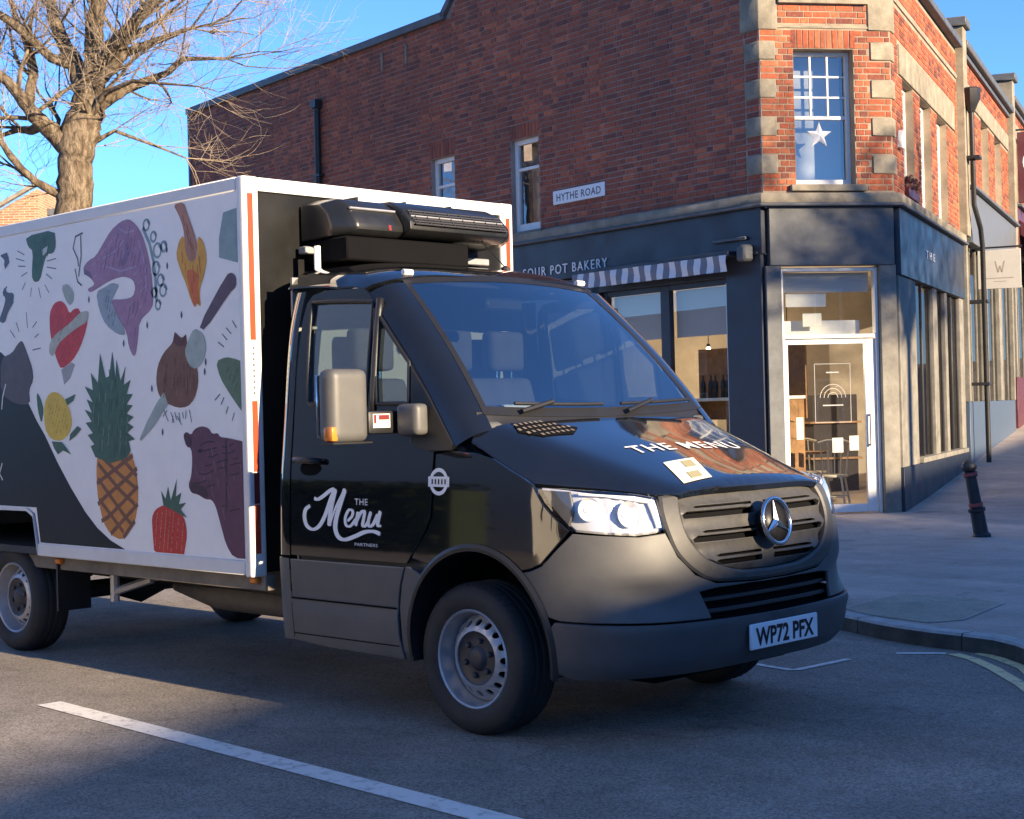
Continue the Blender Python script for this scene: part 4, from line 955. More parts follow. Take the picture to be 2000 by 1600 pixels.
for mir in (False, True):
    P_ = dict(mirror=mir)
    # door: upper painted half with the window opening, lower plastic cladding
    door_out = sp((-1.285, .772), (-1.287, 1.2), (-1.285, 1.75), (-1.27, 1.98), (-1.245, 2.075), (-1.2, 2.118), (-1.1, 2.135), (-.80, 2.128))+[(s-.0, z) for s, z in E2S[0:]]+sp((-.07, 1.315), (-.20, 1.305), (-.205, 1.1), (-.215, 1.0), (-.26, .92), (-.33, .84), (-.385, .772))
    door_out = [p for i, p in enumerate(door_out)]
    dr = patch('door', M_GLOSS, tr, shell, door_out, sout, holes=[GLR, QG], gap=.003, round_=.002, sp=.045, **P_)
    gl = patch('window', M_DOORG, dr, shell, inset(GLR, -.012), sout, off=-.012, gap=0, round_=0, thick=.001, sp=.12, **P_)
    patch('quarter_window', M_DOORG, dr, shell, inset(QG, -.01), sout, off=-.012, gap=0, round_=0, thick=.001, sp=.12, **P_)
    for lp, nm in ((GLR, 'window_seal'), (QG, 'window_seal')):
        b = MB(); lr = resample(lp, .04); pts = []
        for a, c in lr+lr[:2]:
            p, n = snormal(shell, a, c, sout(a, c)); p = p+n*.001; pts.append((p.x, -p.y if mir else p.y, p.z))
        b.tube(pts, .011, 6, caps=False); b.build(nm, M_BLKP, dr, smooth=True)
    b = MB(); pts = []
    for i in range(9):
        z = 1.50+.56*i/8; p, n = snormal(shell, side_s(-.655+.01*0), z, (0, -1, 0)); p = p+n*.002; pts.append((p.x, -p.y if mir else p.y, p.z))
    b.tube(pts, .019, 6); b.build('window_divider', M_BLKP, dr, smooth=True)
    clad = sp((-1.285, .335), (-1.288, .758), (-.395, .758), (-.43, .67), (-.455, .56), (-.455, .42), (-.43, .31), (-1.0, .318))
    patch('door_cladding', M_CLAD, dr, shell, clad, sout, off=.006, gap=.003, sp=.05, bump=lambda a, c: -.007*math.exp(-((c-.558)/.006)**2)+.006*(c < .55), **P_)
    for z0_, z1_ in ((.552, .561), (.372, .378)):  # flat dark strips painted where the sill grooves would lie in shade
        patch('sill_groove_shade', M_VOID, dr, shell, sp((-1.282, z0_), (-1.282, z1_), (-.46, z1_), (-.46, z0_)), sout, off=.0125 if z0_ < .555 else .0125, gap=0, round_=0, thick=.001, sp=.15, **P_)
    # handle
    sg_ = 1 if mir else -1
    b = MB(); b.tube([(-1.225, sg_*.985, 1.262), (-1.2, sg_*1.015, 1.268), (-1.06, sg_*1.02, 1.262), (-1.02, sg_*.988, 1.255)], [.013, .017, .017, .012], 8); b.build('handle', M_BLKP, dr, smooth=True)
    patch('handle_recess', M_VOID, dr, shell, chaikin(sp((-1.2, 1.25), (-1.05, 1.25), (-1.03, 1.215), (-1.08, 1.185), (-1.17, 1.185), (-1.21, 1.21)), 2), sout, off=.0015, gap=0, round_=0, thick=.001, sp=.05, **P_)
    # mirror triangle
    tri = [(2.120,1.718),(1.987,1.572),(1.802,1.340),(1.820,1.312),(1.968,1.307),(2.097,1.341)]
    patch('mirror_base', M_BLKP, dr, shell, tri, sout, off=.008, gap=0, sp=.05, **P_)
    # corner strip behind the door and its lower cladding
    for nm, m_, z0, z1, of in (('rear_corner_panel', M_GLOSS, .772, 2.135, 0), ('corner_cladding', M_CLAD, .335, .758, .005)):
        b = MB(); nz = 24; xs_ = [-1.293, -1.32, -1.345, -1.366, -1.384, -1.399, -1.411, -1.419, -1.422]; ins = [0, 0, .001, .004, .010, .019, .031, .046, .075]
        vs = []
        for iz in range(nz+1):
            z = z0+(z1-z0)*iz/nz; tp_ = .03*max(0, (z-1.85)/.28)**2
            for x, d_ in zip(xs_, ins):
                y = lerp_tab(WH, z)+of-d_; vs.append((x+tp_, y if mir else -y, z))
        k_ = len(xs_); b.add(vs, [(a*k_+c, a*k_+c+1, (a+1)*k_+c+1, (a+1)*k_+c) for a in range(nz) for c in range(k_-1)]); b.build(nm, m_, tr, smooth=True)
    # fender over the wheel
    fen = [(s, z) for s, z in [(1.800,1.312),(1.649,1.303),(1.541,1.278),(1.405,1.217),(1.270,1.164),(1.214,1.080),(1.149,1.017),(1.085,0.963),(1.162,0.886),(1.241,0.812),(1.307,0.787),(1.382,0.771)]]
    ap = [(side_s(x), z) for x, z in arch_pts(58, 128)]
    fen = fen+[q for q in ap]+sp((-.355, .80), (-.325, .85), (-.25, .93), (-.208, 1.0), (-.197, 1.1), (-.192, 1.30), (-.10, 1.31))
    patch('fender', M_GLOSS, tr, shell, fen, sout, gap=.003, sp=.045, **P_)
    # piece of cladding between door and wheel arch
    ap2 = [(side_s(x), z) for x, z in arch_pts(133, 188, 14)]
    patch('arch_cladding', M_CLAD, tr, shell, sp((-.36, .762))[:1]+ap2[1:]+sp((-.44, .34), (-.448, .42), (-.448, .56), (-.425, .67), (-.392, .762)), sout, off=.005, gap=.002, sp=.05, **P_)
    # arch lip and liner
    b = MB(); vs = []; al_ = arch_pts(-12, 192, 48)
    for x, z in al_:
        p, n = snormal(shell, side_s(x), z, (0, -1, 0)); dx, dz = x-ARC[0], z-ARC[1]; L = math.hypot(dx, dz); dx /= L; dz /= L
        y = p.y
        for r, yy in ((.022, y-.004), (.004, y-.016), (-.012, y-.014), (-.014, y+.03), (.0, -.50)):
            vs.append((x+dx*r, -yy if mir else yy, z+dz*r))
    n = len(al_); b.add(vs, [(i*5+j, i*5+j+1, (i+1)*5+j+1, (i+1)*5+j) for i in range(n-1) for j in range(4)])
    b.build('wheel_arch', M_BLKP, tr, smooth='auto')
    b = MB(); b.prism([(x, z) for x, z in arch_pts(-15, 195, 30)], lambda x, z, h: (x, h, z), .50*sg_, .52*sg_); b.build('wheel_liner', M_VOID, tr)
    # headlamp
    HL = [(1.257,1.153),(1.080,1.149),(0.881,1.137),(0.743,1.119),(0.641,1.099),(0.649,1.034),(0.643,0.956),(0.676,0.945),(0.779,0.937),(0.931,0.946),(1.072,0.956),(1.144,1.015),(1.208,1.080)]
    h_ = patch('headlight', M_LENS, tr, shell, HL, sout, off=.001, gap=.003, round_=.006, thick=.012, sp=.04, **P_)
    patch('housing', M_LAMPW, h_, shell, inset(HL, .004), sout, off=-.035, gap=0, round_=.01, thick=.03, sp=.02, bump=lambda a, c: .006*math.sin(a*95)*(a < .93)-.015*math.exp(-((a-.80)/.10)**2-((c-1.03)/.05)**2), **P_)
    patch('lamp_bezel', M_CLAD, h_, shell, inset([q for q in [(1.230,1.142),(1.052,1.138),(1.055,1.046),(1.093,0.980),(1.135,1.021),(1.189,1.080)]], .002), sout, off=-.016, gap=0, round_=.006, thick=.02, sp=.05, **P_)
    patch('light_guide', M_WHT, h_, shell, inset([q for q in [(1.019,1.133),(0.746,1.113),(0.650,1.093),(0.655,0.968),(0.681,0.967),(0.691,1.080),(0.892,1.113),(1.017,1.118)]], .001), sout, off=-.014, gap=0, round_=.003, thick=.012, sp=.04, **P_)
    for (s_, z_, r_) in ((.985, 1.058, .052), (.80, 1.035, .058)):
        p, n = snormal(shell, s_, z_, sout(s_, z_)); ax_ = (n+Vector((1.0, 0, 0))).normalized(); p = p-n*.030
        if mir: p.y = -p.y; ax_.y = -ax_.y
        b = MB(); b.lathe([(.012, -.03), (r_*.6, -.022), (r_*.9, -.004), (r_, .010)], p, ax_, 26); b.build('reflector', M_REFL, h_, smooth=True)
        b = MB(); b.lathe([(0, .0), (.014, -.003), (.016, -.025)], p, ax_, 12); b.build('lamp_bulb', M_WHT, h_, smooth=True)
# bumper corner: unpainted plastic from the lamp to the wheel
gup = [(1.074,0.952),(0.931,0.942),(0.780,0.933),(0.650,0.944)]
hi = [(side_s(x), z) for x, z in arch_pts(-2, 55, 18)]
bup = [(0, .690), (.40, .687), (.50, .678), (.475, .60), (.465, .562), (.72, .562), (1.05, .568), (1.16, .570)]+[q for q in hi if q[1] > .575 and q[0] > 1.2]+[(1.376,0.767),(1.301,0.783),(1.236,0.808),(1.154,0.884)]+gup+[(.648, .936), (.604, .838), (.515, .753), (.395, .708), (.11, .693), (0, .6925)]
def bb(a, c):
    a = abs(a)
    # sculpted crease above the fog-lamp pocket
    k = math.exp(-((a-.78)/.16)**2); return -.020*k*(1/(1+math.exp((c-.715-.03*(a-.6))/.006)))*(1/(1+math.exp((.60-c)/.01)))
patch('bumper_upper', M_CLAD, tr, shell, full(bup), sout, gap=.0012, round_=.003, sp=.032, bump=bb)
hl2 = [(side_s(x), z) for x, z in arch_pts(-12, 20, 10)]
low = [(0, .552), (.46, .556), (.72, .556), (1.05, .562)]+[(1.19, .565)]+[q for q in reversed(hl2) if q[1] < .55]+[(1.17, .33), (1.10, .305), (.9, .300), (.5, .31), (0, .315)]
patch('bumper_lower', M_CLADD, tr, shell, full(low), sout, off=.004, gap=.0012, round_=.006, thick=.03, sp=.045, bump=lambda a, c: .014*math.exp(-((c-.535)/.018)**2)*(1 if abs(a) < 1.0 else max(0, 1-(abs(a)-1.0)/.12))-.03*max(0, (.36-c)/.06)**2)
patch('intake', M_VOID, tr, shell, [(-.55, .70), (.55, .70), (.55, .55), (-.55, .55)], sout, off=-.07, gap=0, round_=0, thick=.002, sp=.06)
for z in (.585, .635):
    patch('intake_bar', M_BLKP, tr, shell, [(-.49, z), (.49, z), (.49, z+.018), (-.49, z+.018)], sout, off=-.025, gap=0, round_=.003, sp=.06)
# grille halves
inn = [(0, .744), (.2, .750), (.321, .773), (.446, .823), (.534, .919), (.549, 1.028), (.515, 1.108)]
gp = [(-a, c) for a, c in reversed(inn) if a > 0]+inn+[(.25, 1.113), (-.25, 1.113)]
slots = []
for z0, z1, e in ((1.042, 1.054, .46), (1.000, 1.028, .537), (.931, .943, .44), (.892, .920, .505), (.821, .833, .37), (.783, .808, .392)):
    sl = [(.045, z0), (e-.012, z0), (e, (z0+z1)/2), (e-.03, z1), (.045, z1)]; slots.append(sl); slots.append([(-a, c) for a, c in reversed(sl)])
patch('grille', M_GRIL, tr, shell, gp, sout, off=-.012, gap=.001, round_=.003, thick=.02, sp=.03, holes=slots, bump=lambda a, c: .010*math.sin((c-.765)/.112*2*PI-.6)*(1 if abs(a) > .12 else .2))
patch('grille_back', M_VOID, tr, shell, [(-.3, .74), (.3, .74), (.54, .9), (.56, 1.1), (-.56, 1.1), (-.54, .9)], sout, off=-.05, gap=0, round_=0, thick=.002, sp=.08)
def cat(P_, k_=5):
    Q_ = [P_[0]]+P_+[P_[-1]]; o_ = []
    for i in range(1, len(Q_)-2):
        for q in range(k_):
            t = q/k_; o_.append(tuple(.5*((2*Q_[i][j])+(-Q_[i-1][j]+Q_[i+1][j])*t+(2*Q_[i-1][j]-5*Q_[i][j]+4*Q_[i+1][j]-Q_[i+2][j])*t*t+(-Q_[i-1][j]+3*Q_[i][j]-3*Q_[i+1][j]+Q_[i+2][j])*t**3) for j in (0, 1)))
    return o_+[P_[-1]]
inn2 = cat([(a, c) for a, c in inn if a > 0])
ro = [(.112, .699), (.393, .716), (.511, .76), (.605, .844), (.645, .946), (.651, 1.034), (.634, 1.10)]
ro = cat(ro)
ring = [(-a, c) for a, c in reversed(ro)]+ro+list(reversed(inn2))+[(0, .744)]+[(-a, c) for a, c in inn2]
patch('grille_surround', M_GRIL, tr, shell, ring, sout, off=.008, gap=.001, round_=.012, thick=.03, sp=.035)
# inner body so that no light leaks in behind the panels
b = MB(); b.box(-.02, .80, -.68, .68, .36, 1.05); b.box(.0, .72, -.5, .5, .25, .4); b.build('engine_bay', M_VOID, tr)
b = MB(); b.box(-1.38, -.45, -.92, .92, .34, .62); b.box(-.45, -.02, -.6, .6, .34, .8); b.build('cab_floor', M_VOID, tr)
# bonnet
be = [(0.170,-0.946),(0.296,-0.945),(0.412,-0.938),(0.538,-0.846),(0.664,-0.751),(0.777,-0.677),(0.859,-0.622),(0.918,-0.540)]
bon = [(.03, -.945)]+be+[(.925, -.42), (.94, -.2), (.945, 0), (.94, .2), (.925, .42)]+[(x, -y) for x, y in reversed(be)]+[(.03, .945), (-.01, .90), (.03, .80), (.07, .5), (.085, 0), (.07, -.5), (.03, -.80), (-.01, -.90)]
bn = patch('bonnet', M_GLOSS, tr, bonnet, bon, (0, 0, 1), gap=.003, round_=.006, thick=.03, sp=.04, bump=lambda a, c: -.012*max(0, (a-.88)/.06)**2 if a > .88 else 0)
# scuttle and windscreen
def wsp(a, t):
    bx, bz = .019-.054*a*a, 1.478+.021*a*a; tx, tz = -.664-.036*a*a, 2.193-.034*a*a
    y = a*(.811+(.695-.811)*t); k = .035*4*t*(1-t)*(1-.3*a*a)
    return (bx+(tx-bx)*t+k*.72, y, bz+(tz-bz)*t+k*.69)
patch('windscreen', M_WSG, tr, wsp, [(-1, 0), (1, 0), (1, 1), (-1, 1)], (1, 0, 1), gap=0, round_=0, thick=.001, sp=.12)
for (a0, a1, t0, t1) in ((-1, 1, -.035, .02), (-1, 1, .965, 1.02), (-1, -.955, .02, .965), (.955, 1, .02, .965)):
    patch('screen_band', M_BLKP, tr, wsp, [(a0, t0), (a1, t0), (a1, t1), (a0, t1)], (1, 0, 1), off=.002, gap=0, round_=0, thick=.001, sp=.1)
def cowl(y, t):
    a = y/.9; xb = .085-.06*abs(a)**3; p = wsp(max(-1.05, min(1.05, y/.811)), -.02); q = bonnet(xb, y)
    return (p[0]+(q[0]-p[0])*t, y, (p[2]+(q[2]-.02-p[2])*t)-.02*math.sin(PI*t))
patch('scuttle', M_BLKP, tr, cowl, [(-.85, 0), (.85, 0), (.85, 1), (-.85, 1)], (0, 0, 1), gap=0, round_=0, thick=.005, sp=.12)
for y0, y1 in ((-.62, -.02), (.12, .72)):
    b = MB(); pts = [wsp(y/.811, .02) for y in (y0, (y0*2+y1)/3, (y0+y1*2)/3, y1)]; b.tube([(x+.02, y, z+.018) for x, y, z in pts], .009, 6)
    b.tube([(pts[0][0]+.05, y0+.02, pts[0][2]-.02), (pts[1][0]+.03, (y0*1.2+y1*.8)/2, pts[1][2]+.03)], .012, 6); b.build('wiper', M_BLKP, tr, smooth='auto')
vg = [(0.071,-0.705),(0.092,-0.528),(0.186,-0.387),(0.246,-0.483),(0.225,-0.671),(0.140,-0.746)]
v_ = patch('bonnet_vent', M_VOID, bn, bonnet, vg, (0, 0, 1), off=.005, gap=0, round_=0, thick=.002, sp=.08)
b = MB(); x0 = min(p[0] for p in vg); x1 = max(p[0] for p in vg); y0 = min(p[1] for p in vg); y1 = max(p[1] for p in vg)
iy = int((y1-y0)/.034); ix = int((x1-x0)/.042)
for i in range(iy):
    for j in range(ix):
        a, c = x0+.042*(j+.5), y0+.034*(i+.5*(j % 2))
        if inside((a, c), vg):
            p = bonnet(a, c); b.add([(p[0]+dx, p[1]+dy, bonnet(a+dx, c+dy)[2]+.009) for dx, dy in ((-.010, -.008), (.010, -.008), (.010, .008), (-.010, .008))], [(0, 1, 2, 3)])
b.build('vent_mesh', M_SUBF, v_, fix=False)
# A-pillars
for sg_ in (-1, 1):
    b = MB(); n = 16; vs = []
    for i in range(n+1):
        t = -.13+1.11*i/n
        e = wsp(-.985, t); zz = e[2]
        # outer edge on the body side
        tt = max(0, min(1, (t+.08)/1.06)); q = lerp_tab([(0, 0), (1, 4)], tt); k = int(min(3, q)); f = q-k
        s_, z_ = (E2S[4-k][0]*(1-f)+E2S[3-k][0]*f, E2S[4-k][1]*(1-f)+E2S[3-k][1]*f)
        o = shell(s_, z_)
        e = Vector(e); o = Vector(o)
        for j in range(7):
            w_ = j/6; p = e.lerp(o, w_); bul = Vector((.62, -.72, .3)).normalized()*.040*math.sin(PI*min(1, w_*1.02))
            p = p+bul; vs.append((p.x, p.y*-sg_, p.z))
    b.add(vs, [(i*7+j, i*7+j+1, (i+1)*7+j+1, (i+1)*7+j) for i in range(n) for j in range(6)])
    b.build('windscreen_pillar', M_GLOSS, tr, smooth=True)
# roof
rf = [(-.664, 0), (-.673, .35), (-.70, .695), (-.745, .80), (-.80, .86), (-1.0, .878), (-1.40, .878), (-1.42, .7), (-1.42, -.7), (-1.40, -.878), (-1.0, -.878), (-.80, -.86), (-.745, -.80), (-.70, -.695), (-.673, -.35)]
patch('roof', M_GLOSS, tr, roof, rf, (0, 0, 1), gap=0, round_=.004, sp=.05, thick=.02)
for y in (-.64, .66):
    b = MB(); z = roof(-.74, y)[2]; b.tube([(-.72, y-.03, z+.006), (-.72, y+.03, z+.006)], .016, 8); b.build('roof_marker', M_WHT, tr, smooth='auto')
b = MB(); z = roof(-1.1, .45)[2]; b.lathe([(.03, 0), (.025, .02), (.006, .03)], (-1.1, .45, z), (0, 0, 1), 10); b.tube([(-1.1, .45, z+.02), (-1.32, .36, z+.28)], .004, 5); b.build('aerial', M_BLKP, tr)
# cab interior
b = MB(); b.box(-1.40, -1.385, -.86, .86, .6, 1.45); b.box(-1.40, -1.385, -.86, .86, 1.95, 2.22); b.box(-1.40, -1.385, -.86, -.62, 1.45, 1.95); b.box(-1.40, -1.385, .62, .86, 1.45, 1.95); b.box(-1.40, -1.385, -.62, .62, 1.45, 1.95); b.build('cab_rear_wall', M_TRIM, tr)
b = MB(); v, f = cdt(resample([(-.72, -.66), (-.72, .66), (-1.38, .80), (-1.38, -.80)], .15), [], .15); b.add([(x, y, roof(x, y)[2]-.05) for x, y in v], f); b.build('headlining', M_TRIM, tr, smooth=True)
b = MB(); b.prism([(.02, 1.44), (-.20, 1.46), (-.42, 1.43), (-.50, 1.33), (-.48, .95), (-.1, .9), (.0, 1.2)], lambda x, z, h: (x, h, z), -.84, .84); b.build('dashboard', M_DASH, tr, bevel=.03, seg=3)
b = MB(); b.prism([(-.28, 1.45), (-.30, 1.515), (-.46, 1.52), (-.53, 1.42)], lambda x, z, h: (x, h, z), -.66, -.24); b.build('instrument_hood', M_DASH, tr, bevel=.02, seg=2)
def seat(y0, y1, heads, nm):
    b = MB(); b.box(-1.12, -.62, y0, y1, .82, 1.02); s_ = b.build('seat', M_SEAT, tr, bevel=.05, seg=3)
    b = MB(); b.hexa([(-1.12, y0+.02, 1.0), (-.98, y0+.02, 1.0), (-.98, y1-.02, 1.0), (-1.12, y1-.02, 1.0), (-1.28, y0+.05, 1.68), (-1.16, y0+.05, 1.68), (-1.16, y1-.05, 1.68), (-1.28, y1-.05, 1.68)]); b.build('backrest', M_SEAT, s_, bevel=.04, seg=3)
    for h in heads:
        b = MB(); b.box(-1.28, -1.17, h-.135, h+.135, 1.72, 1.95); b.build('headrest', M_SEAT, s_, bevel=.04, seg=3)
        b = MB(); b.tube([(-1.22, h-.06, 1.62), (-1.22, h-.06, 1.75)], .008, 6); b.tube([(-1.22, h+.06, 1.62), (-1.22, h+.06, 1.75)], .008, 6); b.build('headrest_post', M_CHROME, s_)
seat(-.72, -.22, [-.47], 'd'); seat(-.10, .76, [.12, .54], 'p')
b = MB(); c = Vector((-.60, -.45, 1.40)); ax_ = Vector((-.55, 0, .83)).normalized(); u_ = Vector((0, 1, 0)); w_ = ax_.cross(u_)
b.tube([c+(u_*math.cos(2*PI*i/28)+w_*math.sin(2*PI*i/28))*.20 for i in range(29)], .017, 8, caps=False)
for a in (0, PI, PI*1.5): b.tube([c-ax_*.03, c+(u_*math.cos(a)+w_*math.sin(a))*.19], .016, 6)
b.lathe([(0, .0), (.06, -.01), (.065, -.05), (0, -.06)], c, ax_, 16); b.tube([c-ax_*.04, c-ax_*.3], .035, 8); b.build('steering_wheel', M_BLKP, tr, smooth='auto')
b = MB()
for i in range(9): pass
b.add([(-.20+.055*math.cos(t)-.02, y, 1.475+.045*math.sin(t)) for y in (-.50, -.27) for t in [PI*i/8 for i in range(9)]], [(i, i+1, 10+i, 9+i) for i in range(8)]); b.build('paper_roll', M_PAPER, tr, smooth=True)
b = MB(); b.box(-.22, -.06, .40, .66, 1.462, 1.468); b.build('paper_sheet', M_PAPER, tr)
b = MB(); b.box(-.70, -.66, -.14, .14, 2.02, 2.09); b.build('rear_view_mirror', M_BLKP, tr, bevel=.015)
for sg_ in (-1, 1):
    # door linings, seen through the glass
    b = MB(); v, f = cdt(resample([(-1.28, .6), (-1.28, 1.50), (-.45, 1.48), (-.05, 1.32), (-.2, .9), (-.4, .6)], .12), [], .12); b.add([(x, sg_*(lerp_tab(WH, z)-.06), z) for x, z in v], f); b.build('door_lining', M_DASH, tr, smooth=True)
# door mirror on its arm
for sg_ in (-1,):
    cx, cy, cz = -.475, 1.285*sg_, 1.532
    b = MB(); b.box(cx-.05, cx+.085, min(cy-.108, cy+.108), max(cy-.108, cy+.108), cz-.172, cz+.172)
    b.v = [(x-(.02 if x > cx and abs(z-cz) > .1 else 0)-.06*((y-cy)*sg_+.0), y, z) for x, y, z in b.v]
    mh = b.build('door_mirror', M_MIRR, tr, bevel=.048, seg=5)
    b = MB(); b.box(cx-.062, cx-.052, cy-.105, cy+.105, cz-.145, cz+.145); b.v = [(x-.06*(y-cy)*sg_, y, z) for x, y, z in b.v]; b.build('mirror_glass', M_CHROME, mh, bevel=.004)
    b = MB(); y_ = cy+sg_*.072; b.box(cx-.01, cx+.058, min(y_, y_+.04*sg_), max(y_, y_+.04*sg_), cz-.165, cz-.095); b.build('indicator', M_ORG, mh, bevel=.015, seg=2)
    b = MB(); b.box(cx-.03, cx+.075, cy-.12, cy+.12, cz-.18, cz-.168); b.build('mirror_foot', M_BLKP, mh, bevel=.003)
    ya, yb = sorted((sg_*.985, sg_*1.19))
    b = MB(); b.box(-.52, -.40, ya, yb, 1.395, 1.505); b.build('mirror_arm', M_BLKP, tr, bevel=.02, seg=2)
    ya, yb = sorted((sg_*.955, sg_*1.04))
    b = MB(); b.box(-.385, -.235, ya, yb, 1.385, 1.535); b.build('mirror_bracket', M_MIRR, tr, bevel=.03, seg=3)
ya = -1.0
b = MB(); b.quad((-.398, -1.165, 1.425), (-.398, -1.06, 1.425), (-.398, -1.06, 1.49), (-.398, -1.165, 1.49)); lab_ = b.build('warning_label', M_PAPER, tr, fix=False)
b = MB(); b.quad((-.397, -1.16, 1.445), (-.397, -1.145, 1.445), (-.397, -1.145, 1.487), (-.397, -1.16, 1.487)); b.quad((-.397, -1.13, 1.462), (-.397, -1.065, 1.462), (-.397, -1.065, 1.485), (-.397, -1.13, 1.485)); b.build('label_print', M_REDD, lab_, fix=False)
# emblem on the grille
ec = Vector((1.045, 0, .957)); en = Vector((1, 0, .17)).normalized(); eu = Vector((0, 1, 0)); ev = en.cross(eu)
b = MB(); b.lathe([(0, -.012), (.1, -.012), (.085, -.03), (.06, -.075)], ec, en, 30); b.build('emblem_back', M_BLKP, tr, smooth=True)
b = MB(); b.tube([ec+(eu*math.cos(2*PI*i/36)+ev*math.sin(2*PI*i/36))*.103 for i in range(37)], .0105, 8, caps=False); em = b.build('emblem_ring', M_CHROME, tr, smooth=True)
b = MB(); top = ec+en*.012
sgn = 1 if ev.z > 0 else -1
pts = []
for i in range(6):
    a = PI/2+PI*i/3; r = .1 if i % 2 == 0 else .021; pts.append(ec+(eu*math.cos(a)+ev*sgn*math.sin(a))*r)
b.add(pts+[top], [(i, (i+1) % 6, 6) for i in range(6)]); b.build('emblem_star', M_CHROME, em, fix=True)
# number plate
b = MB(); b.box(1.064, 1.078, -.262, .262, .399, .513); pl = b.build('number_plate', M_SIGNW, tr, bevel=.004)
tw = text_tris('WP72 PFX', .079, 1, 1.0, .032)[2]
lettering('plate_lettering', 'WP72 PFX', .079, lambda x, y, w_, t: (1.0795, x-w_/2, .417+y), M_BLK, pl, .455/tw, 1.0, bold=.032)
# vinyl on bonnet and doors
def BN(x, y): p = bonnet(x, y); return (p[0], p[1], p[2]+.004)
tw = text_tris('THE MENU', .085, 1, 1.15)[2]
lettering('bonnet_lettering', 'THE MENU', .085, lambda x, y, w_, t: BN(.53-y-.02*0, -.36+x), M_WHT, bn, .82/tw, 1.15, bold=.008)
stq = [(.655, -.335), (.64, -.08), (.855, -.215), (.87, -.455)]
stq = [(0.655,-0.326),(0.638,-0.080),(0.859,-0.228),(0.870,-0.448)]
b = MB()
def bil(q, u, v): 
    a = [q[0][i]*(1-u)+q[1][i]*u for i in (0, 1)]; c = [q[3][i]*(1-u)+q[2][i]*u for i in (0, 1)]; return (a[0]*(1-v)+c[0]*v, a[1]*(1-v)+c[1]*v)
g = 6
b.add([BN(*bil(stq, i/g, j/g)) for j in range(g+1) for i in range(g+1)], [(j*(g+1)+i, j*(g+1)+i+1, (j+1)*(g+1)+i+1, (j+1)*(g+1)+i) for j in range(g) for i in range(g)]); stk = b.build('bonnet_sticker', M_PAPER, bn, fix=False)
def BN2(x, y): p = bonnet(x, y); return (p[0], p[1], p[2]+.0065)
b = MB()
for u0, u1, v0, v1 in ((.5, .85, .1, .42), (.35, .75, .62, .9)): b.add([BN2(*bil(stq, u, v)) for u, v in ((u0, v0), (u1, v0), (u1, v1), (u0, v1))], [(0, 1, 2, 3)])
b.build('sticker_print', mat('sticker ochre', (.34, .31, .17), .7), stk, fix=False)
def SH(s, z, o=.004):
    p, n = snormal(shell, s, z, sout(s, z)); p = p+n*o; return tuple(p)
def ribbon(b, pts, wd):
    sm = []
    P = [pts[0]]+list(pts)+[pts[-1]]
    for i in range(1, len(P)-2):
        for k in range(6):
            t = k/6; t2 = t*t; t3 = t2*t
            sm.append(tuple(.5*((2*P[i][j])+(-P[i-1][j]+P[i+1][j])*t+(2*P[i-1][j]-5*P[i][j]+4*P[i+1][j]-P[i+2][j])*t2+(-P[i-1][j]+3*P[i][j]-3*P[i+1][j]+P[i+2][j])*t3) for j in (0, 1)))
    sm.append(pts[-1]); n = len(sm); vs = []
    for i in range(n):
        a = sm[max(i-1, 0)]; c = sm[min(i+1, n-1)]; dx, dz = c[0]-a[0], c[1]-a[1]; L = math.hypot(dx, dz) or 1
        f = wd*(.45+.55*abs(dz)/L)*(.55 if i in (0, n-1) else 1)/2   # down-strokes are fatter
        vs += [SH(sm[i][0]-dz/L*f, sm[i][1]+dx/L*f), SH(sm[i][0]+dz/L*f, sm[i][1]-dx/L*f)]
    b.add(vs, [(2*i, 2*i+1, 2*i+3, 2*i+2) for i in range(n-1)])
b = MB()
for pts, wd in (
 ([(2.817,1.071),(2.788,1.066),(2.744,1.083),(2.693,1.110),(2.658,1.122)], .030),
 ([(2.849,1.032),(2.886,1.011),(2.895,0.970),(2.875,0.930),(2.827,0.913),(2.775,0.932),(2.730,0.983),(2.686,1.064),(2.652,1.121)], .030),
 ([(2.647,1.121),(2.669,1.057),(2.688,0.992),(2.695,0.934)], .032),
 ([(2.691,0.940),(2.641,1.033),(2.573,1.122)], .016),
 ([(2.571,1.122),(2.606,1.050),(2.638,0.978),(2.646,0.922),(2.622,0.883),(2.572,0.871),(2.492,0.891),(2.418,0.914),(2.352,0.919),(2.302,0.908)], .034),
 ([(2.551,0.964),(2.516,0.989),(2.512,1.014),(2.541,1.018),(2.568,0.980),(2.562,0.944),(2.528,0.940),(2.484,0.978)], .022),
 ([(2.469,1.012),(2.489,0.941)], .026),
 ([(2.485,0.959),(2.449,1.007),(2.421,1.014),(2.428,0.976),(2.435,0.948),(2.416,0.944),(2.384,0.974)], .024),
 ([(2.372,1.015),(2.391,0.969),(2.384,0.944),(2.355,0.955),(2.322,1.003)], .024),
 ([(2.302,1.020),(2.318,0.972),(2.320,0.950),(2.296,0.948)], .026)):
    ribbon(b, pts, wd)
tag(b.build('door_script', M_WHT, tr, fix=False), kind='stuff')
a0 = [(2.496,1.045),(2.402,1.050),(2.496,1.068)]
tw = text_tris('THE', .03, 1, 1.1)[2]
lettering('door_lettering', 'THE', .033, lambda x, y, w_, t: SH(a0[0][0]-x, a0[0][1]+y), M_WHT, tr, abs(a0[1][0]-a0[0][0])/tw*.95, 1.1)
a1 = [(2.496,0.844),(2.329,0.854)]
tw = text_tris('PARTNERS', .014, 1, 1.1)[2]
lettering('door_lettering', 'PARTNERS', .016, lambda x, y, w_, t: SH(a1[0][0]-x, a1[0][1]+y), M_WHT, tr, abs(a1[1][0]-a1[0][0])/tw*.9, 1.1, split=False)
bc = [(1.888,1.167)][0]; b = MB()
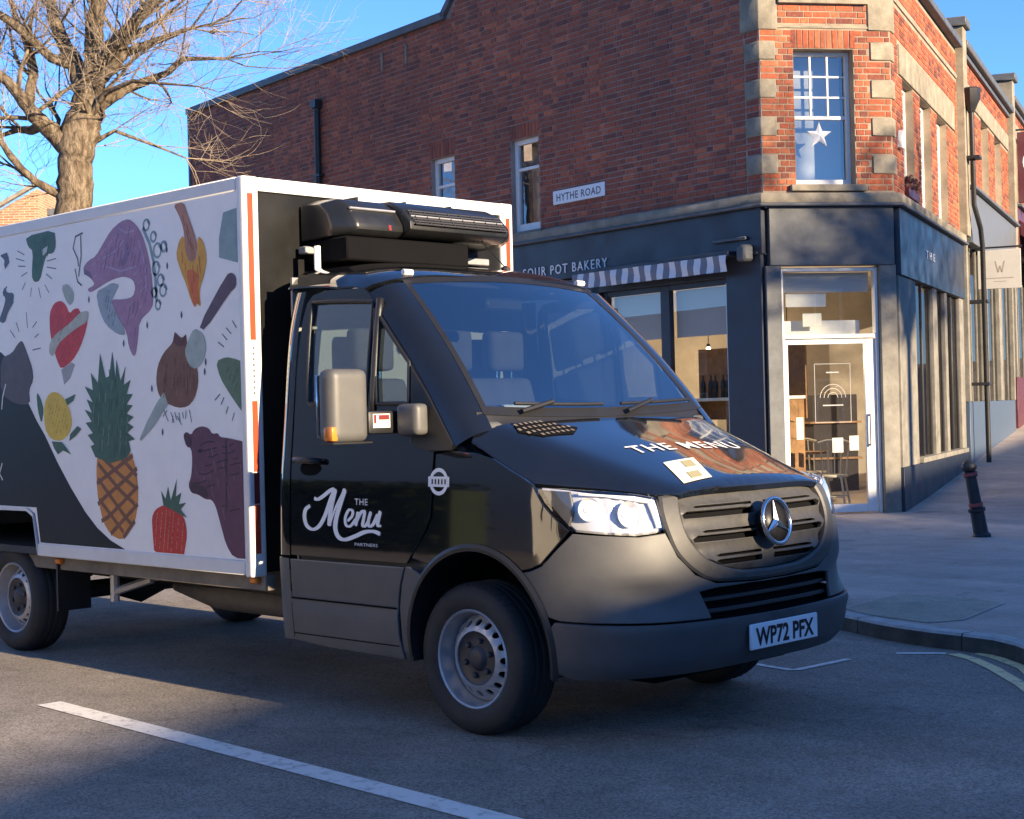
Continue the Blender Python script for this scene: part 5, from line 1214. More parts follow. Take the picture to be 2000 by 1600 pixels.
for i in range(24):
    t0, t1 = 2*PI*i/24, 2*PI*(i+1)/24; b.quad(*[SH(bc[0]+r*math.cos(t), bc[1]+r*math.sin(t)) for t, r in ((t0, .046), (t1, .046), (t1, .064), (t0, .064))])
b.quad(SH(bc[0]-.072, bc[1]-.024, .0045), SH(bc[0]+.072, bc[1]-.024, .0045), SH(bc[0]+.072, bc[1]+.024, .0045), SH(bc[0]-.072, bc[1]+.024, .0045)); rb = b.build('round_badge', M_WHT, tr, fix=False)
b = MB()
for i in range(5): b.quad(*[SH(bc[0]+s_, bc[1]+z_, .0055) for s_, z_ in ((-.05+i*.022, -.012), (-.04+i*.022, -.012), (-.04+i*.022, .012), (-.05+i*.022, .012))])
b.build('badge_print', M_BLK, rb, fix=False)
# wheels: tyre > rim, disc, hub
def make_wheel(x, side):
    cy = side*.838; c = (x, cy, .350); ax_ = (0, side, 0)
    b = MB()
    pr = [(.224, .088), (.232, .108), (.25, .118), (.285, .123), (.315, .118), (.334, .106), (.346, .088), (.351, .07)]
    tread = []
    for h in (.066, .045, .040, .032, .012, .007, -.007, -.012, -.032, -.040, -.045, -.066): tread.append((.352 if h in (.066, .045, .032, .012, -.012, -.032, -.045, -.066) else .344, h))
    full = pr+tread+[(r, -h) for r, h in reversed(pr)]
    b.lathe(full, c, ax_, 56)
    # shoulder lugs
    for i in range(56):
        a = 2*PI*i/56; ca, sa = math.cos(a), math.sin(a); t = .010
        for s_ in (1, -1):
            vs = []
            for r, h in ((.334, .108), (.347, .090), (.3535, .066), (.34, .066)):
                for d_ in (-t, t): vs.append((x+ca*r-sa*d_, cy+side*s_*h, .35+sa*r+ca*d_))
            b.add(vs, [(0, 1, 3, 2), (2, 3, 5, 4), (4, 5, 7, 6), (0, 2, 4, 6), (1, 7, 5, 3)])
    wh = b.build('wheel', M_RUB, tr, smooth='auto')
    b = MB(); b.lathe([(.226, .092), (.231, .106), (.225, .112), (.217, .106), (.212, .075), (.205, .03), (.198, .0), (.19, -.06)], c, ax_, 48); b.build('rim', M_STEEL, wh, smooth='auto')
    circ = lambda r, n, a0=0: [(r*math.cos(a0+2*PI*i/n), r*math.sin(a0+2*PI*i/n)) for i in range(n)]
    hs_ = [[(.166*math.cos(2*PI*k/16)+.0165*math.cos(2*PI*i/10), .166*math.sin(2*PI*k/16)+.0165*math.sin(2*PI*i/10)) for i in range(10)] for k in range(16)]
    def dfn(a, b_):
        r = math.hypot(a, b_); h = .030+.052*max(0, min(1, (.196-r)/.055)); return (x+a, cy+side*h, .35+b_)
    patch('wheel_disc', M_STEEL, wh, dfn, circ(.200, 40), (0, side, 0), gap=0, round_=.002, thick=.012, sp=.03, holes=hs_+[circ(.126, 32)])
    b = MB(); b.lathe([(.128, .066), (.124, .074), (.10, .062), (.06, .066), (.045, .082), (.03, .086), (0, .086)], c, ax_, 32)
    for k in range(6):
        a = 2*PI*k/6+.3; p = Vector(c)+Vector((.082*math.cos(a), 0, .082*math.sin(a))); b.lathe([(.014, .055), (.014, .078), (.009, .082), (0, .082)], p, ax_, 6)
    b.build('hub_cap', M_HUB, wh, smooth='auto')
    b = MB(); b.lathe([(.0, -.03), (.19, -.03)], c, ax_, 24); b.build('brake_disc', M_VOID, wh, fix=False)
    return wh
make_wheel(0, -1); make_wheel(0, 1); make_wheel(-4.325, -1); make_wheel(-4.325, 1)
# ---- box body
XB0, XB1 = -6.35, -1.588; HB = 1.019
N0, N1, NZ = -4.93, -3.86, .925
b = MB()
ar = [(N0, .655), (N0, .80), (N0+.10, NZ), (N1-.13, NZ+.005), (N1-.05, NZ-.03), (N1, .655)]
panel = [(XB0+.05, .722), (N0-.02, .722), (N0-.02, .82), (N0+.09, NZ+.02), (N1-.13, NZ+.025), (N1-.03, NZ-.01), (N1+.02, .722), (XB1-.04, .722), (XB1-.04, 2.70), (XB0+.05, 2.70)]
for sg_ in (-1, 1):
    v, f = cdt(resample(panel, .4), [], None); b = MB(); b.add([(x, sg_*1.0125, z) for x, z in v], f)
    sp_ = b.build('side_panel', M_BOXW, tr, fix=False)
    if sg_ < 0: SIDEP = sp_
    b = MB(); b.box(XB0, XB1-.06, min(sg_*.98, sg_*HB), max(sg_*.98, sg_*HB), 2.693, 2.77); b.build('top_rail', M_RAIL, tr, bevel=.008)
    for x0, x1 in ((XB0, N0-.001), (N1+.001, XB1-.06)):
        b = MB(); b.box(x0, x1, min(sg_*.96, sg_*HB), max(sg_*.96, sg_*HB), .65, .73); b.build('bottom_rail', M_RAIL, tr, bevel=.006)
    b = MB(); vs = []
    for x, z in ar: vs += [(x, sg_*(HB+.002), z), (x, sg_*.90, z), (x+(.0 if .66 < z else 0), sg_*(HB+.002), z+.022)]
    b.add(vs, [(3*i+j, 3*i+(j+1) % 3, 3*i+3+(j+1) % 3, 3*i+3+j) for i in range(len(ar)-1) for j in range(3)]); b.build('arch_trim', M_RAIL, tr)
    b = MB(); b.box(XB1-.06, XB1, min(sg_*.915, sg_*HB), max(sg_*.915, sg_*HB), .64, 2.772); po = b.build('corner_post', M_RAIL, tr, bevel=.014, seg=3)
    for z0, z1, m_ in ((1.90, 2.68, M_REDT), (1.20, 1.576, M_REDT), (1.03, 1.195, M_REDD), (.765, 1.025, M_REDT)):
        b = MB(); y_ = sg_*.972; b.quad((XB1+.0015, y_-.018, z0), (XB1+.0015, y_+.018, z0), (XB1+.0015, y_+.018, z1), (XB1+.0015, y_-.018, z1)); b.build('reflective_tape', m_, po, fix=False)
    if sg_ < 0:
        b = MB()
        for i in range(9): z = 1.61+.03*i; b.quad((XB1+.0015, -.978, z), (XB1+.0015, -.966, z), (XB1+.0015, -.966, z+.014), (XB1+.0015, -.978, z+.014))
        b.build('tape_print', M_GREYP, po, fix=False)
    b = MB(); b.box(XB0, XB1, min(sg_*.86, sg_*.93), max(sg_*.86, sg_*.93), .56, .645); b.build('subframe_rail', M_SUBF, tr, bevel=.006)
    for x in (-3.72, -1.66):
        b = MB(); b.box(x-.03, x+.03, min(sg_*.93, sg_*.965), max(sg_*.93, sg_*.965), .60, .635); b.build('marker_lamp', M_ORG, tr, bevel=.008)
    b = MB(); b.box(-1.50, -1.44, min(sg_*.80, sg_*.88), max(sg_*.80, sg_*.88), .36, .56); b.build('mudguard_bracket', M_STEEL, tr, bevel=.012)
    b = MB(); b.box(-3.76, -3.74, min(sg_*.72, sg_*.95), max(sg_*.72, sg_*.95), .30, .6); b.build('mud_flap', M_BLKP, tr)
b = MB(); b.box(XB1-.05, XB1-.002, -.915, .915, 2.695, 2.77); b.build('front_top_rail', M_RAIL, tr, bevel=.010, seg=2)
b = MB(); b.box(XB1-.06, XB1-.022, -.915, .915, .66, 2.695); b.build('bulkhead', M_BULK, tr)
b = MB(); b.box(XB0+.03, XB1-.03, -1.0, 1.0, 2.74, 2.765); b.build('box_roof', M_BOXW, tr)
b = MB(); b.box(XB0, XB1-.05, -.99, .99, .655, .70); b.build('box_floor', M_CHAS, tr)
b = MB(); b.box(XB0, XB0+.04, -1.0, 1.0, .70, 2.74); b.build('rear_doors', M_BOXW, tr)
# running gear
for y in (-.42, .42):
    b = MB(); b.box(-6.2, -.3, y-.04, y+.04, .46, .62); b.build('chassis_rail', M_CHAS, tr, bevel=.008)
for x in (-2.2, -3.0, -3.6, -5.2): b = MB(); b.box(x-.04, x+.04, -.86, .86, .60, .65); b.build('cross_member', M_CHAS, tr)
b = MB(); b.box(-2.55, -1.75, .3, .82, .30, .58); b.build('fuel_tank', M_CHAS, tr, bevel=.06, seg=3)
b = MB(); b.tube([(-4.325, -.75, .35), (-4.325, -.2, .35), (-4.325, 0, .36), (-4.325, .2, .35), (-4.325, .75, .35)], [.06, .06, .14, .06, .06], 14); b.build('rear_axle', M_CHAS, tr, smooth='auto')
b = MB(); b.tube([(-.6, .1, .45), (-4.2, .0, .38)], .045, 10); b.build('prop_shaft', M_CHAS, tr)
b = MB(); b.tube([(-.8, -.25, .40), (-1.8, -.25, .40), (-2.1, -.25, .38), (-3.0, -.25, .38), (-3.4, -.3, .42)], [.04, .04, .09, .09, .035], 12); b.build('silencer', M_SUBF, tr, smooth='auto')
b = MB(); b.tube([(-3.55, -.5, .45), (-3.2, -.62, .50), (-2.9, -.66, .56)], .018, 6); b.tube([(-3.45, -.72, .60), (-3.45, -.72, .36)], .03, 8); b.tube([(-3.45, -.72, .42), (-3.05, -.70, .52)], .025, 6); b.build('suspension_link', M_STEEL, tr)
b = MB(); b.box(-4.9, -3.75, -.76, -.70, .50, .54); b.box(-4.9, -3.75, .70, .76, .50, .54); b.build('leaf_spring', M_CHAS, tr)
b = MB(); b.box(-1.36, -.5, -.5, .5, .30, .50); b.build('gearbox', M_VOID, tr, bevel=.05)
# ---- refrigeration unit over the cab
M_UNIT = mat('unit cover black', (.011, .012, .013), .36, coat=.15, var=.15, dirt=.25, dcol=(.06, .055, .05), dscale=5)
def umould(name, parent, ys, prof, bev):
    b = MB(); k = len(prof[0]); vs = []
    for y, pr_ in zip(ys, prof): vs += [(x, y, z) for x, z in pr_]
    n = len(ys); b.add(vs, [(i*k+j, i*k+(j+1) % k, (i+1)*k+(j+1) % k, (i+1)*k+j) for i in range(n-1) for j in range(k)]+[tuple(range(k)), tuple((n-1)*k+j for j in range(k))])
    return b.build(name, M_UNIT, parent, bevel=bev, seg=2)
PM = [(-1.60, 2.675), (-1.34, 2.665), (-1.235, 2.615), (-1.165, 2.545), (-1.160, 2.495), (-1.23, 2.462), (-1.60, 2.455)]
PE = [(-1.60, 2.655), (-1.40, 2.645), (-1.33, 2.60), (-1.28, 2.54), (-1.28, 2.50), (-1.34, 2.47), (-1.60, 2.46)]
PL = [(-1.60, 2.668), (-1.36, 2.658), (-1.27, 2.60), (-1.215, 2.52), (-1.21, 2.48), (-1.26, 2.45), (-1.60, 2.44)]
PL2 = [(-1.60, 2.64), (-1.42, 2.63), (-1.36, 2.58), (-1.33, 2.51), (-1.33, 2.48), (-1.37, 2.45), (-1.60, 2.44)]
un = umould('refrigeration_unit', tr, [-.215, .545], [PM, PM], .010)
umould('end_cover', un, [-.63, -.55, -.22], [PL2, PL, PL], .016); umould('end_cover', un, [.55, .66, .73], [PM, PE, [(x-.06 if x > -1.5 else x, z) for x, z in PE]], .012)
for y in (-.40, -.05, .30): b = MB(); b.box(-1.50, -1.38, y-.006, y+.006, 2.655, 2.682); b.build('cover_rib', M_HUB, un, bevel=.003)
b = MB(); b.box(-1.345, -1.335, -.50, -.28, 2.45, 2.56) if 0 else b.tube([(-1.262, -.56, 2.598), (-1.262, -.24, 2.598)], .007, 6); b.build('cover_trim', M_STEEL, un)
for y in (-.50, -.28, .60):
    b = MB(); b.lathe([(.014, 0), (.012, .006), (0, .007)], (-1.40, y, 2.655), (0, 0, 1), 8); b.build('cover_bolt', M_STEEL, un)
b = MB(); b.hexa([(-1.28, -.18, 2.595), (-1.28, .52, 2.595), (-1.28, .52, 2.48), (-1.28, -.18, 2.48), (-1.220, -.18, 2.598), (-1.220, .52, 2.598), (-1.152, .52, 2.52), (-1.152, -.18, 2.52)]); b.build('condenser', M_VOID, un)
for i in range(6):
    t = i/5; b = MB(); b.tube([(-1.214+.068*t, -.19, 2.604-.078*t), (-1.214+.068*t, .52, 2.604-.078*t)], .005, 6); b.build('grille_bar', M_STEEL if i == 2 else M_HUB, un)
for i in range(8):
    y = -.16+.09*i; b = MB(); b.tube([(-1.212, y, 2.606), (-1.142, y, 2.524)], .004, 5); b.build('grille_bar', M_HUB, un)
b = MB(); b.box(-1.60, -1.24, -.60, .30, 2.315, 2.445); b.build('condenser_box', M_VOID, un, bevel=.01)
b = MB(); b.box(-1.585, -1.52, -.66, .74, 2.37, 2.41); b.build('mounting_bracket', M_STEEL, un, bevel=.005)
b = MB(); b.tube([(-1.42, -.66, 2.20), (-1.42, -.66, 2.40)], .018, 8); b.build('drain_pipe', M_SIGNW, un)
b = MB(); b.quad((-1.2085, -.33, 2.485), (-1.2085, -.31, 2.485), (-1.2125, -.31, 2.515), (-1.2125, -.33, 2.515)); b.build('unit_label', M_REDD, un, fix=False)
# ---- pictures printed on the side of the box
PC = {}
def pcol(c):
    k = tuple(c)
    if k not in PC: PC[k] = mat('print %d' % len(PC), c, .42, var=.14, vscale=14, coat=.0, spec=.25)
    return PC[k]
_lay = [0]
XL = XB1-.062
def clip(poly, z0=.735, z1=2.69):
    def cl(p, f, inter):
        out = []
        for i in range(len(p)):
            a, c = p[i-1], p[i]
            if f(c):
                if not f(a): out.append(inter(a, c))
                out.append(c)
            elif f(a): out.append(inter(a, c))
        return out
    def ix(v, k): return lambda a, c: tuple(a[j]+(c[j]-a[j])*(v-a[k])/(c[k]-a[k]) for j in (0, 1))
    poly = cl(poly, lambda p: p[0] < XL, ix(XL, 0)); poly = cl(poly, lambda p: p[1] > z0, ix(z0, 1)) if poly else poly
    return cl(poly, lambda p: p[1] < z1, ix(z1, 1)) if poly else poly
def pic(poly, c, lay=1, smooth=1, name='printed_picture'):
    if smooth: poly = chaikin(poly, smooth)
    poly = clip(poly)
    if len(poly) < 3: return
    v, f = cdt(poly, [], None); b = MB(); b.add([(x, -1.0125-.0007*lay, z) for x, z in v], f); b.build(name, pcol(c), SIDEP, fix=False)
def strokes(lines, wd, c, lay=2, name='printed_lines'):
    b = MB()
    for iln, ln in enumerate(lines):
        zl = .00004*(iln % 12)
        a_ = offset_line(ln, wd/2); c_ = offset_line(ln, -wd/2); n = len(ln)
        if max(p[0] for p in a_+c_) > XL: continue
        b.add([(x, -1.0125-.0007*lay-zl, z) for x, z in a_+c_], [(i, i+1, n+i+1, n+i) for i in range(n-1)])
    if b.v: tag(b.build(name, pcol(c), SIDEP, fix=False), kind='stuff')
INK = (.10, .11, .14); GRN = (.065, .13, .088); PUR = (.34, .19, .29); BRN = (.19, .09, .058); BLK = (.012, .013, .017)
sw = [(-4.285,1.954),(-4.205,1.911),(-4.089,1.791),(-3.951,1.627),(-3.840,1.502),(-3.742,1.411),(-3.598,1.245),(-3.439,1.086),(-3.277,0.943),(-3.140,0.849),(-2.993,0.781),(-2.799,0.724)]
pic([(XB0+.06, 2.1), (-5.6, 1.95)]+sw+[(sw[-1][0], .724), (N1+.03, .736), (N1-.01, NZ+.03), (XB0+.06, NZ+.04)], BLK, 1, 0, 'printed_swoosh')
pic([(-3.997,2.020),(-3.936,1.932),(-3.875,1.833),(-3.866,1.761),(-3.928,1.698),(-3.913,1.607),(-4.099,1.611),(-4.300,1.682),(-4.288,1.915),(-4.136,1.941),(-4.059,1.997)], (.10, .075, .085), 2)
strokes([[(-4.227,1.746),(-4.273,1.664),(-4.291,1.582)], [(-4.302,1.232),(-4.341,1.165),(-4.301,1.122)]], .012, (.7, .7, .7), 3)
pic([(-3.133,1.238),(-3.113,1.300),(-2.966,1.345),(-2.771,1.315),(-2.709,1.241),(-2.682,1.122),(-2.687,1.004),(-2.725,0.899),(-2.806,0.822),(-2.880,0.789),(-2.992,0.815),(-3.074,0.888),(-3.126,1.024),(-3.138,1.131)], (.58, .24, .06), 2, 1, 'printed_pineapple')
dl = []
for i in range(9):
    y = 905+i*17
    dl.append([(192+max(0, (i-5)*3), y), (228, y+26), (264-max(0, (i-5)*3), y-2 if i < 5 else y+10)])
dls = [[(-3.116,1.238),(-3.004,1.163),(-2.866,1.075),(-2.720,1.003)], [(-3.120,1.147),(-2.981,1.042),(-2.845,0.940),(-2.759,0.883)], [(-3.114,1.024),(-2.986,0.936),(-2.849,0.835)], [(-3.056,1.269),(-2.889,1.180),(-2.699,1.093)], [(-2.912,1.300),(-2.803,1.240),(-2.691,1.167)], [(-2.729,1.285),(-2.888,1.219),(-3.062,1.147),(-3.133,1.116)], [(-2.688,1.211),(-2.835,1.135),(-3.038,1.041),(-3.127,0.993)], [(-2.682,1.108),(-2.841,1.015),(-3.015,0.920),(-3.091,0.894)], [(-2.687,1.004),(-2.817,0.926),(-2.991,0.821)], [(-2.725,0.905),(-2.851,0.805)]]
strokes(dls, .026, (.20, .09, .055), 3)
pic([(-3.143,1.275),(-3.193,1.340),(-3.151,1.352),(-3.225,1.407),(-3.165,1.419),(-3.245,1.482),(-3.174,1.487),(-3.253,1.562),(-3.171,1.542),(-3.226,1.623),(-3.156,1.603),(-3.246,1.701),(-3.153,1.677),(-3.171,1.782),(-3.093,1.718),(-3.061,1.894),(-3.005,1.746),(-2.964,1.753),(-2.923,1.900),(-2.897,1.736),(-2.880,1.850),(-2.841,1.719),(-2.782,1.807),(-2.809,1.697),(-2.730,1.725),(-2.778,1.643),(-2.712,1.641),(-2.781,1.583),(-2.715,1.576),(-2.784,1.530),(-2.707,1.508),(-2.775,1.476),(-2.710,1.451),(-2.778,1.419),(-2.702,1.380),(-2.769,1.368),(-2.749,1.315),(-2.796,1.270),(-2.971,1.239)], GRN, 4, 0, 'printed_pineapple_leaves')
pic([(-2.207,1.400),(-2.176,1.420),(-2.127,1.400),(-2.096,1.433),(-2.026,1.449),(-1.958,1.437),(-1.925,1.404),(-1.872,1.409),(-1.854,1.387),(-1.774,1.381),(-1.567,1.352),(-1.593,0.738),(-1.755,0.738),(-1.822,0.804),(-1.874,0.926),(-1.909,1.009),(-1.946,1.047),(-2.004,1.046),(-2.077,1.072),(-2.141,1.079),(-2.169,1.121),(-2.137,1.173),(-2.123,1.258),(-2.130,1.326),(-2.180,1.337)], (.13, .055, .085), 2, 1, 'printed_cow')
pic([(-2.071,1.315),(-2.031,1.326),(-2.012,1.309),(-2.052,1.298)], (.03, .02, .025), 4, 1, 'printed_eye'); pic([(-2.202,1.400),(-2.167,1.406),(-2.123,1.366),(-2.130,1.332),(-2.179,1.349)], (.07, .035, .05), 4, 1, 'printed_ear'); pic([(-2.160,1.116),(-2.118,1.145),(-2.021,1.118),(-1.964,1.069),(-2.004,1.051),(-2.082,1.078),(-2.141,1.082)], (.07, .04, .052), 4, 1, 'printed_muzzle')
strokes([[(-1.803,1.259),(-1.709,1.265),(-1.635,1.255)], [(-1.802,1.177),(-1.639,1.170)], [(-1.800,1.108),(-1.641,1.105)], [(-1.813,1.025),(-1.645,1.021)], [(-1.846,0.914),(-1.747,0.925),(-1.649,0.923)], [(-1.798,1.370),(-1.810,0.984)], [(-2.120,1.102),(-2.041,1.095),(-2.011,1.113)]], .012, (.05, .035, .05), 3)
pic([(-2.543,0.861),(-2.545,0.934),(-2.506,0.979),(-2.420,1.007),(-2.332,1.001),(-2.247,0.972),(-2.204,0.916),(-2.192,0.845),(-2.215,0.773),(-2.233,0.715),(-2.528,0.713)], (.52, .05, .04), 2, 1, 'printed_strawberry')
pic([(-2.421,1.002),(-2.443,1.088),(-2.398,1.040),(-2.369,1.113),(-2.346,1.032),(-2.279,1.157),(-2.294,1.056),(-2.237,1.080),(-2.265,1.014),(-2.194,1.024),(-2.246,0.986),(-2.187,0.939),(-2.258,0.957),(-2.333,0.981)], GRN, 3, 0, 'printed_leaf')
pic([(-2.263,1.979),(-2.280,1.922),(-2.387,1.864),(-2.447,1.794),(-2.467,1.708),(-2.444,1.628),(-2.373,1.583),(-2.256,1.552),(-2.155,1.556),(-2.088,1.597),(-2.045,1.675),(-2.046,1.759),(-2.092,1.837),(-2.144,1.904),(-2.152,1.961),(-2.198,1.938)], BRN, 2, 1, 'printed_onion')
pic([(-2.263,1.979),(-2.286,1.923),(-2.241,1.898),(-2.165,1.894),(-2.152,1.961),(-2.204,1.930)], (.12, .05, .045), 3, 0, 'printed_onion_top')
pic([(-1.755,2.259),(-1.703,2.266),(-1.667,2.238),(-1.669,2.187),(-1.731,2.158),(-1.969,1.969),(-2.031,1.994)], (.12, .08, .105), 3, 1, 'printed_cleaver_handle')
pic([(-2.071,1.991),(-1.984,1.953),(-1.958,1.887),(-1.986,1.804),(-2.066,1.760),(-2.130,1.785),(-2.172,1.860),(-2.134,1.924)], (.36, .42, .38), 4, 1, 'printed_cleaver')
pic([(-2.386,1.647),(-2.348,1.574),(-2.495,1.455),(-2.638,1.368),(-2.653,1.380),(-2.573,1.476),(-2.473,1.577)], (.34, .40, .37), 3, 0, 'printed_knife')
rnd = random.Random(2)
strokes([[(x, z), (x+rnd.uniform(-.05, .05), z-rnd.uniform(.03, .07))] for x, z in [(-2.396,1.546),(-2.360,1.540),(-2.324,1.530),(-2.283,1.527),(-2.242,1.526),(-2.207,1.528),(-2.171,1.536),(-2.141,1.541),(-2.263,1.509),(-2.304,1.510)]], .006, INK, 3)
pic([(-2.803,2.650),(-2.709,2.658),(-2.639,2.621),(-2.572,2.556),(-2.518,2.448),(-2.486,2.335),(-2.472,2.188),(-2.485,2.125),(-2.627,2.057),(-2.643,1.958),(-2.669,1.871),(-2.697,1.857),(-2.743,1.915),(-2.762,2.000),(-2.825,2.069),(-2.889,2.151),(-2.931,2.205),(-2.786,2.195),(-2.686,2.203),(-2.656,2.254),(-2.681,2.303),(-2.779,2.329),(-2.881,2.322),(-2.978,2.305),(-3.066,2.281),(-3.154,2.260),(-3.194,2.284),(-3.099,2.305),(-3.138,2.342),(-3.219,2.379),(-3.229,2.420),(-3.174,2.452),(-3.080,2.474),(-2.995,2.543),(-2.906,2.610)], PUR, 2, 1, 'printed_boar')
pic([(-2.715,2.519),(-2.757,2.461),(-2.815,2.406),(-2.788,2.383),(-2.719,2.428)], (.21, .14, .25), 3, 1, 'printed_boar_ear')
pic([(-3.090,2.261),(-2.979,2.284),(-2.904,2.302),(-2.826,2.284),(-2.885,2.232),(-2.921,2.189),(-2.857,2.110),(-2.793,2.031),(-2.773,1.985),(-2.862,1.996),(-2.990,2.057),(-3.060,2.153)], (.30, .36, .40), 3, 1, 'printed_feathers')
pic([(-3.224,2.413),(-3.148,2.382),(-3.121,2.340),(-3.167,2.359),(-3.220,2.376)], (.17, .12, .2), 3, 0, 'printed_snout')
strokes([[(-3.000,2.452),(-2.856,2.485),(-2.770,2.536)], [(-2.973,2.404),(-2.806,2.361),(-2.640,2.377)], [(-2.606,2.521),(-2.548,2.369),(-2.539,2.222)], [(-2.822,2.616),(-2.740,2.578),(-2.657,2.585)]], .012, (.38, .29, .42), 3)
sc = []
for cx, cy, r in ((284,440,10),(298,463,9),(305,490,14),(317,482,9),(303,520,13),(312,548,10),(300,572,9),(316,570,11),(306,596,9)):
    sc.append((cx, cy, r))
TEAL = (.24, .33, .37)
ctr = [(-2.527,2.601),(-2.456,2.527),(-2.418,2.445),(-2.354,2.462),(-2.438,2.345),(-2.394,2.275),(-2.460,2.210),(-2.371,2.216),(-2.426,2.138)]
for (x, z), r in zip(ctr, (.035, .032, .045, .032, .042, .036, .03, .038, .03)):
    strokes([[(x+r*math.cos(t)*(1-t*.04), z+r*math.sin(t)*(1-t*.04)) for t in [i*PI/8 for i in range(20)]]], .014, TEAL, 2)
strokes([[(-2.565,2.590),(-2.500,2.496),(-2.462,2.391),(-2.446,2.273),(-2.441,2.157)]], .026, TEAL, 2)
pic([(-3.646,2.047),(-3.646,2.168),(-3.587,2.227),(-3.505,2.238),(-3.445,2.209),(-3.405,2.150),(-3.349,2.177),(-3.295,2.177),(-3.272,2.145),(-3.189,2.139),(-3.205,2.054),(-3.289,1.935),(-3.383,1.861),(-3.520,1.813),(-3.567,1.869),(-3.601,1.933)], (.56, .05, .055), 2, 1, 'printed_heart')
pic([(-3.665,1.920),(-3.649,1.990),(-3.559,2.042),(-3.402,2.090),(-3.278,2.151),(-3.177,2.157),(-3.192,2.090),(-3.313,2.060),(-3.436,2.020),(-3.550,1.972),(-3.610,1.893)], (.42, .44, .36), 3, 1, 'printed_ribbon')
pic([(-3.495,2.322),(-3.420,2.338),(-3.344,2.280),(-3.347,2.224),(-3.397,2.196),(-3.450,2.240)], (.36, .40, .36), 2, 1, 'printed_flame')
pic([(-3.520,1.813),(-3.395,1.852),(-3.354,1.838),(-3.412,1.759),(-3.488,1.718)], (.36, .36, .36), 2, 0, 'printed_tip')
pic([(-3.924,2.672),(-3.558,2.681),(-3.544,2.578),(-3.578,2.534),(-3.660,2.538),(-3.701,2.481),(-3.751,2.379),(-3.822,2.372),(-3.859,2.414),(-3.831,2.573),(-3.895,2.604)], GRN, 2, 1, 'printed_broccoli')
pic([(-3.722,2.569),(-3.644,2.588),(-3.659,2.551),(-3.705,2.529)], (.5, .52, .5), 3, 0, 'printed_gap')
strokes([[(-4.035,2.591),(-3.943,2.557)], [(-4.051,2.543),(-3.945,2.518)], [(-4.026,2.492),(-3.934,2.484)], [(-3.990,2.424),(-3.910,2.444)], [(-3.662,2.494),(-3.548,2.500)], [(-3.664,2.456),(-3.551,2.437)], [(-3.678,2.415),(-3.604,2.378)], [(-3.862,2.343),(-3.878,2.286)], [(-3.772,2.336),(-3.750,2.270)], [(-3.694,2.350),(-3.646,2.295)], [(-3.939,2.381),(-3.981,2.338)]], .006, INK, 2)
strokes([[(-4.155,2.090),(-4.090,2.038)], [(-4.072,2.135),(-4.035,2.074)], [(-3.936,2.192),(-3.927,2.094)], [(-3.862,2.091),(-3.808,2.126)], [(-3.869,1.949),(-3.765,1.957)], [(-3.839,2.025),(-3.787,2.048)], [(-1.851,1.901),(-1.795,1.871)], [(-1.811,1.943),(-1.765,1.908)], [(-1.772,1.974),(-1.726,1.939)], [(-1.714,2.009),(-1.678,1.969)], [(-1.837,1.563),(-1.807,1.601)], [(-1.792,1.513),(-1.771,1.551)], [(-1.737,1.474),(-1.716,1.517)], [(-1.893,1.587),(-1.844,1.619)]], .007, INK, 2)
pic([(-2.246,2.687),(-2.144,2.693),(-2.103,2.614),(-2.048,2.510),(-2.021,2.437),(-2.044,2.369),(-2.075,2.352),(-2.123,2.379),(-2.140,2.454),(-2.151,2.549),(-2.193,2.624)], (.42, .20, .13), 4, 1, 'printed_pepper')
pic([(-2.233,2.400),(-2.199,2.482),(-2.147,2.511),(-2.133,2.391),(-2.080,2.347),(-2.024,2.381),(-2.019,2.493),(-1.962,2.460),(-1.932,2.359),(-1.960,2.278),(-1.991,2.225),(-1.980,2.252),(-2.013,2.184),(-2.002,2.094),(-2.035,2.129),(-2.056,2.097),(-2.094,2.139),(-2.140,2.236),(-2.187,2.310)], (.66, .33, .05), 3, 1, 'printed_flame')
pic([(-2.137,2.306),(-2.081,2.316),(-2.018,2.283),(-2.022,2.199),(-2.016,2.106),(-2.045,2.130),(-2.066,2.103),(-2.093,2.156)], (.62, .15, .04), 4, 1, 'printed_flame')
pic([(-3.745,1.603),(-3.671,1.672),(-3.589,1.679),(-3.504,1.646),(-3.428,1.565),(-3.401,1.487),(-3.441,1.415),(-3.542,1.372),(-3.667,1.385),(-3.740,1.450)], (.68, .47, .07), 3, 1, 'printed_lemon')
pic([(-3.831,1.686),(-3.781,1.643),(-3.746,1.571),(-3.777,1.476),(-3.823,1.573)], GRN, 3, 1, 'printed_leaf'); pic([(-3.480,1.629),(-3.356,1.658),(-3.383,1.618),(-3.457,1.591)], GRN, 4, 0, 'printed_leaf')
pic([(-3.429,1.415),(-3.342,1.464),(-3.294,1.445),(-3.369,1.402),(-3.443,1.371)], GRN, 4, 0, 'printed_leaf'); pic([(-3.655,1.372),(-3.530,1.365),(-3.423,1.290),(-3.520,1.315),(-3.583,1.290),(-3.631,1.331)], GRN, 4, 0, 'printed_leaf')
pic([(-1.875,1.797),(-1.779,1.818),(-1.676,1.800),(-1.550,1.760),(-1.563,1.450),(-1.660,1.532),(-1.759,1.622),(-1.840,1.707)], (.13, .19, .12), 2, 1, 'printed_avocado')
pic([(-1.773,2.593),(-1.513,2.619),(-1.527,2.284),(-1.822,2.355),(-1.817,2.460)], (.24, .33, .33), 2, 0, 'printed_label')
cc = [(-1.650,2.512)][0]
for r in (.075, .045): strokes([[(cc[0]-.0+r*math.cos(t)*.75, cc[1]+r*math.sin(t)) for t in [i*PI/10 for i in range(21)]]], .016, (.5, .33, .24), 3)
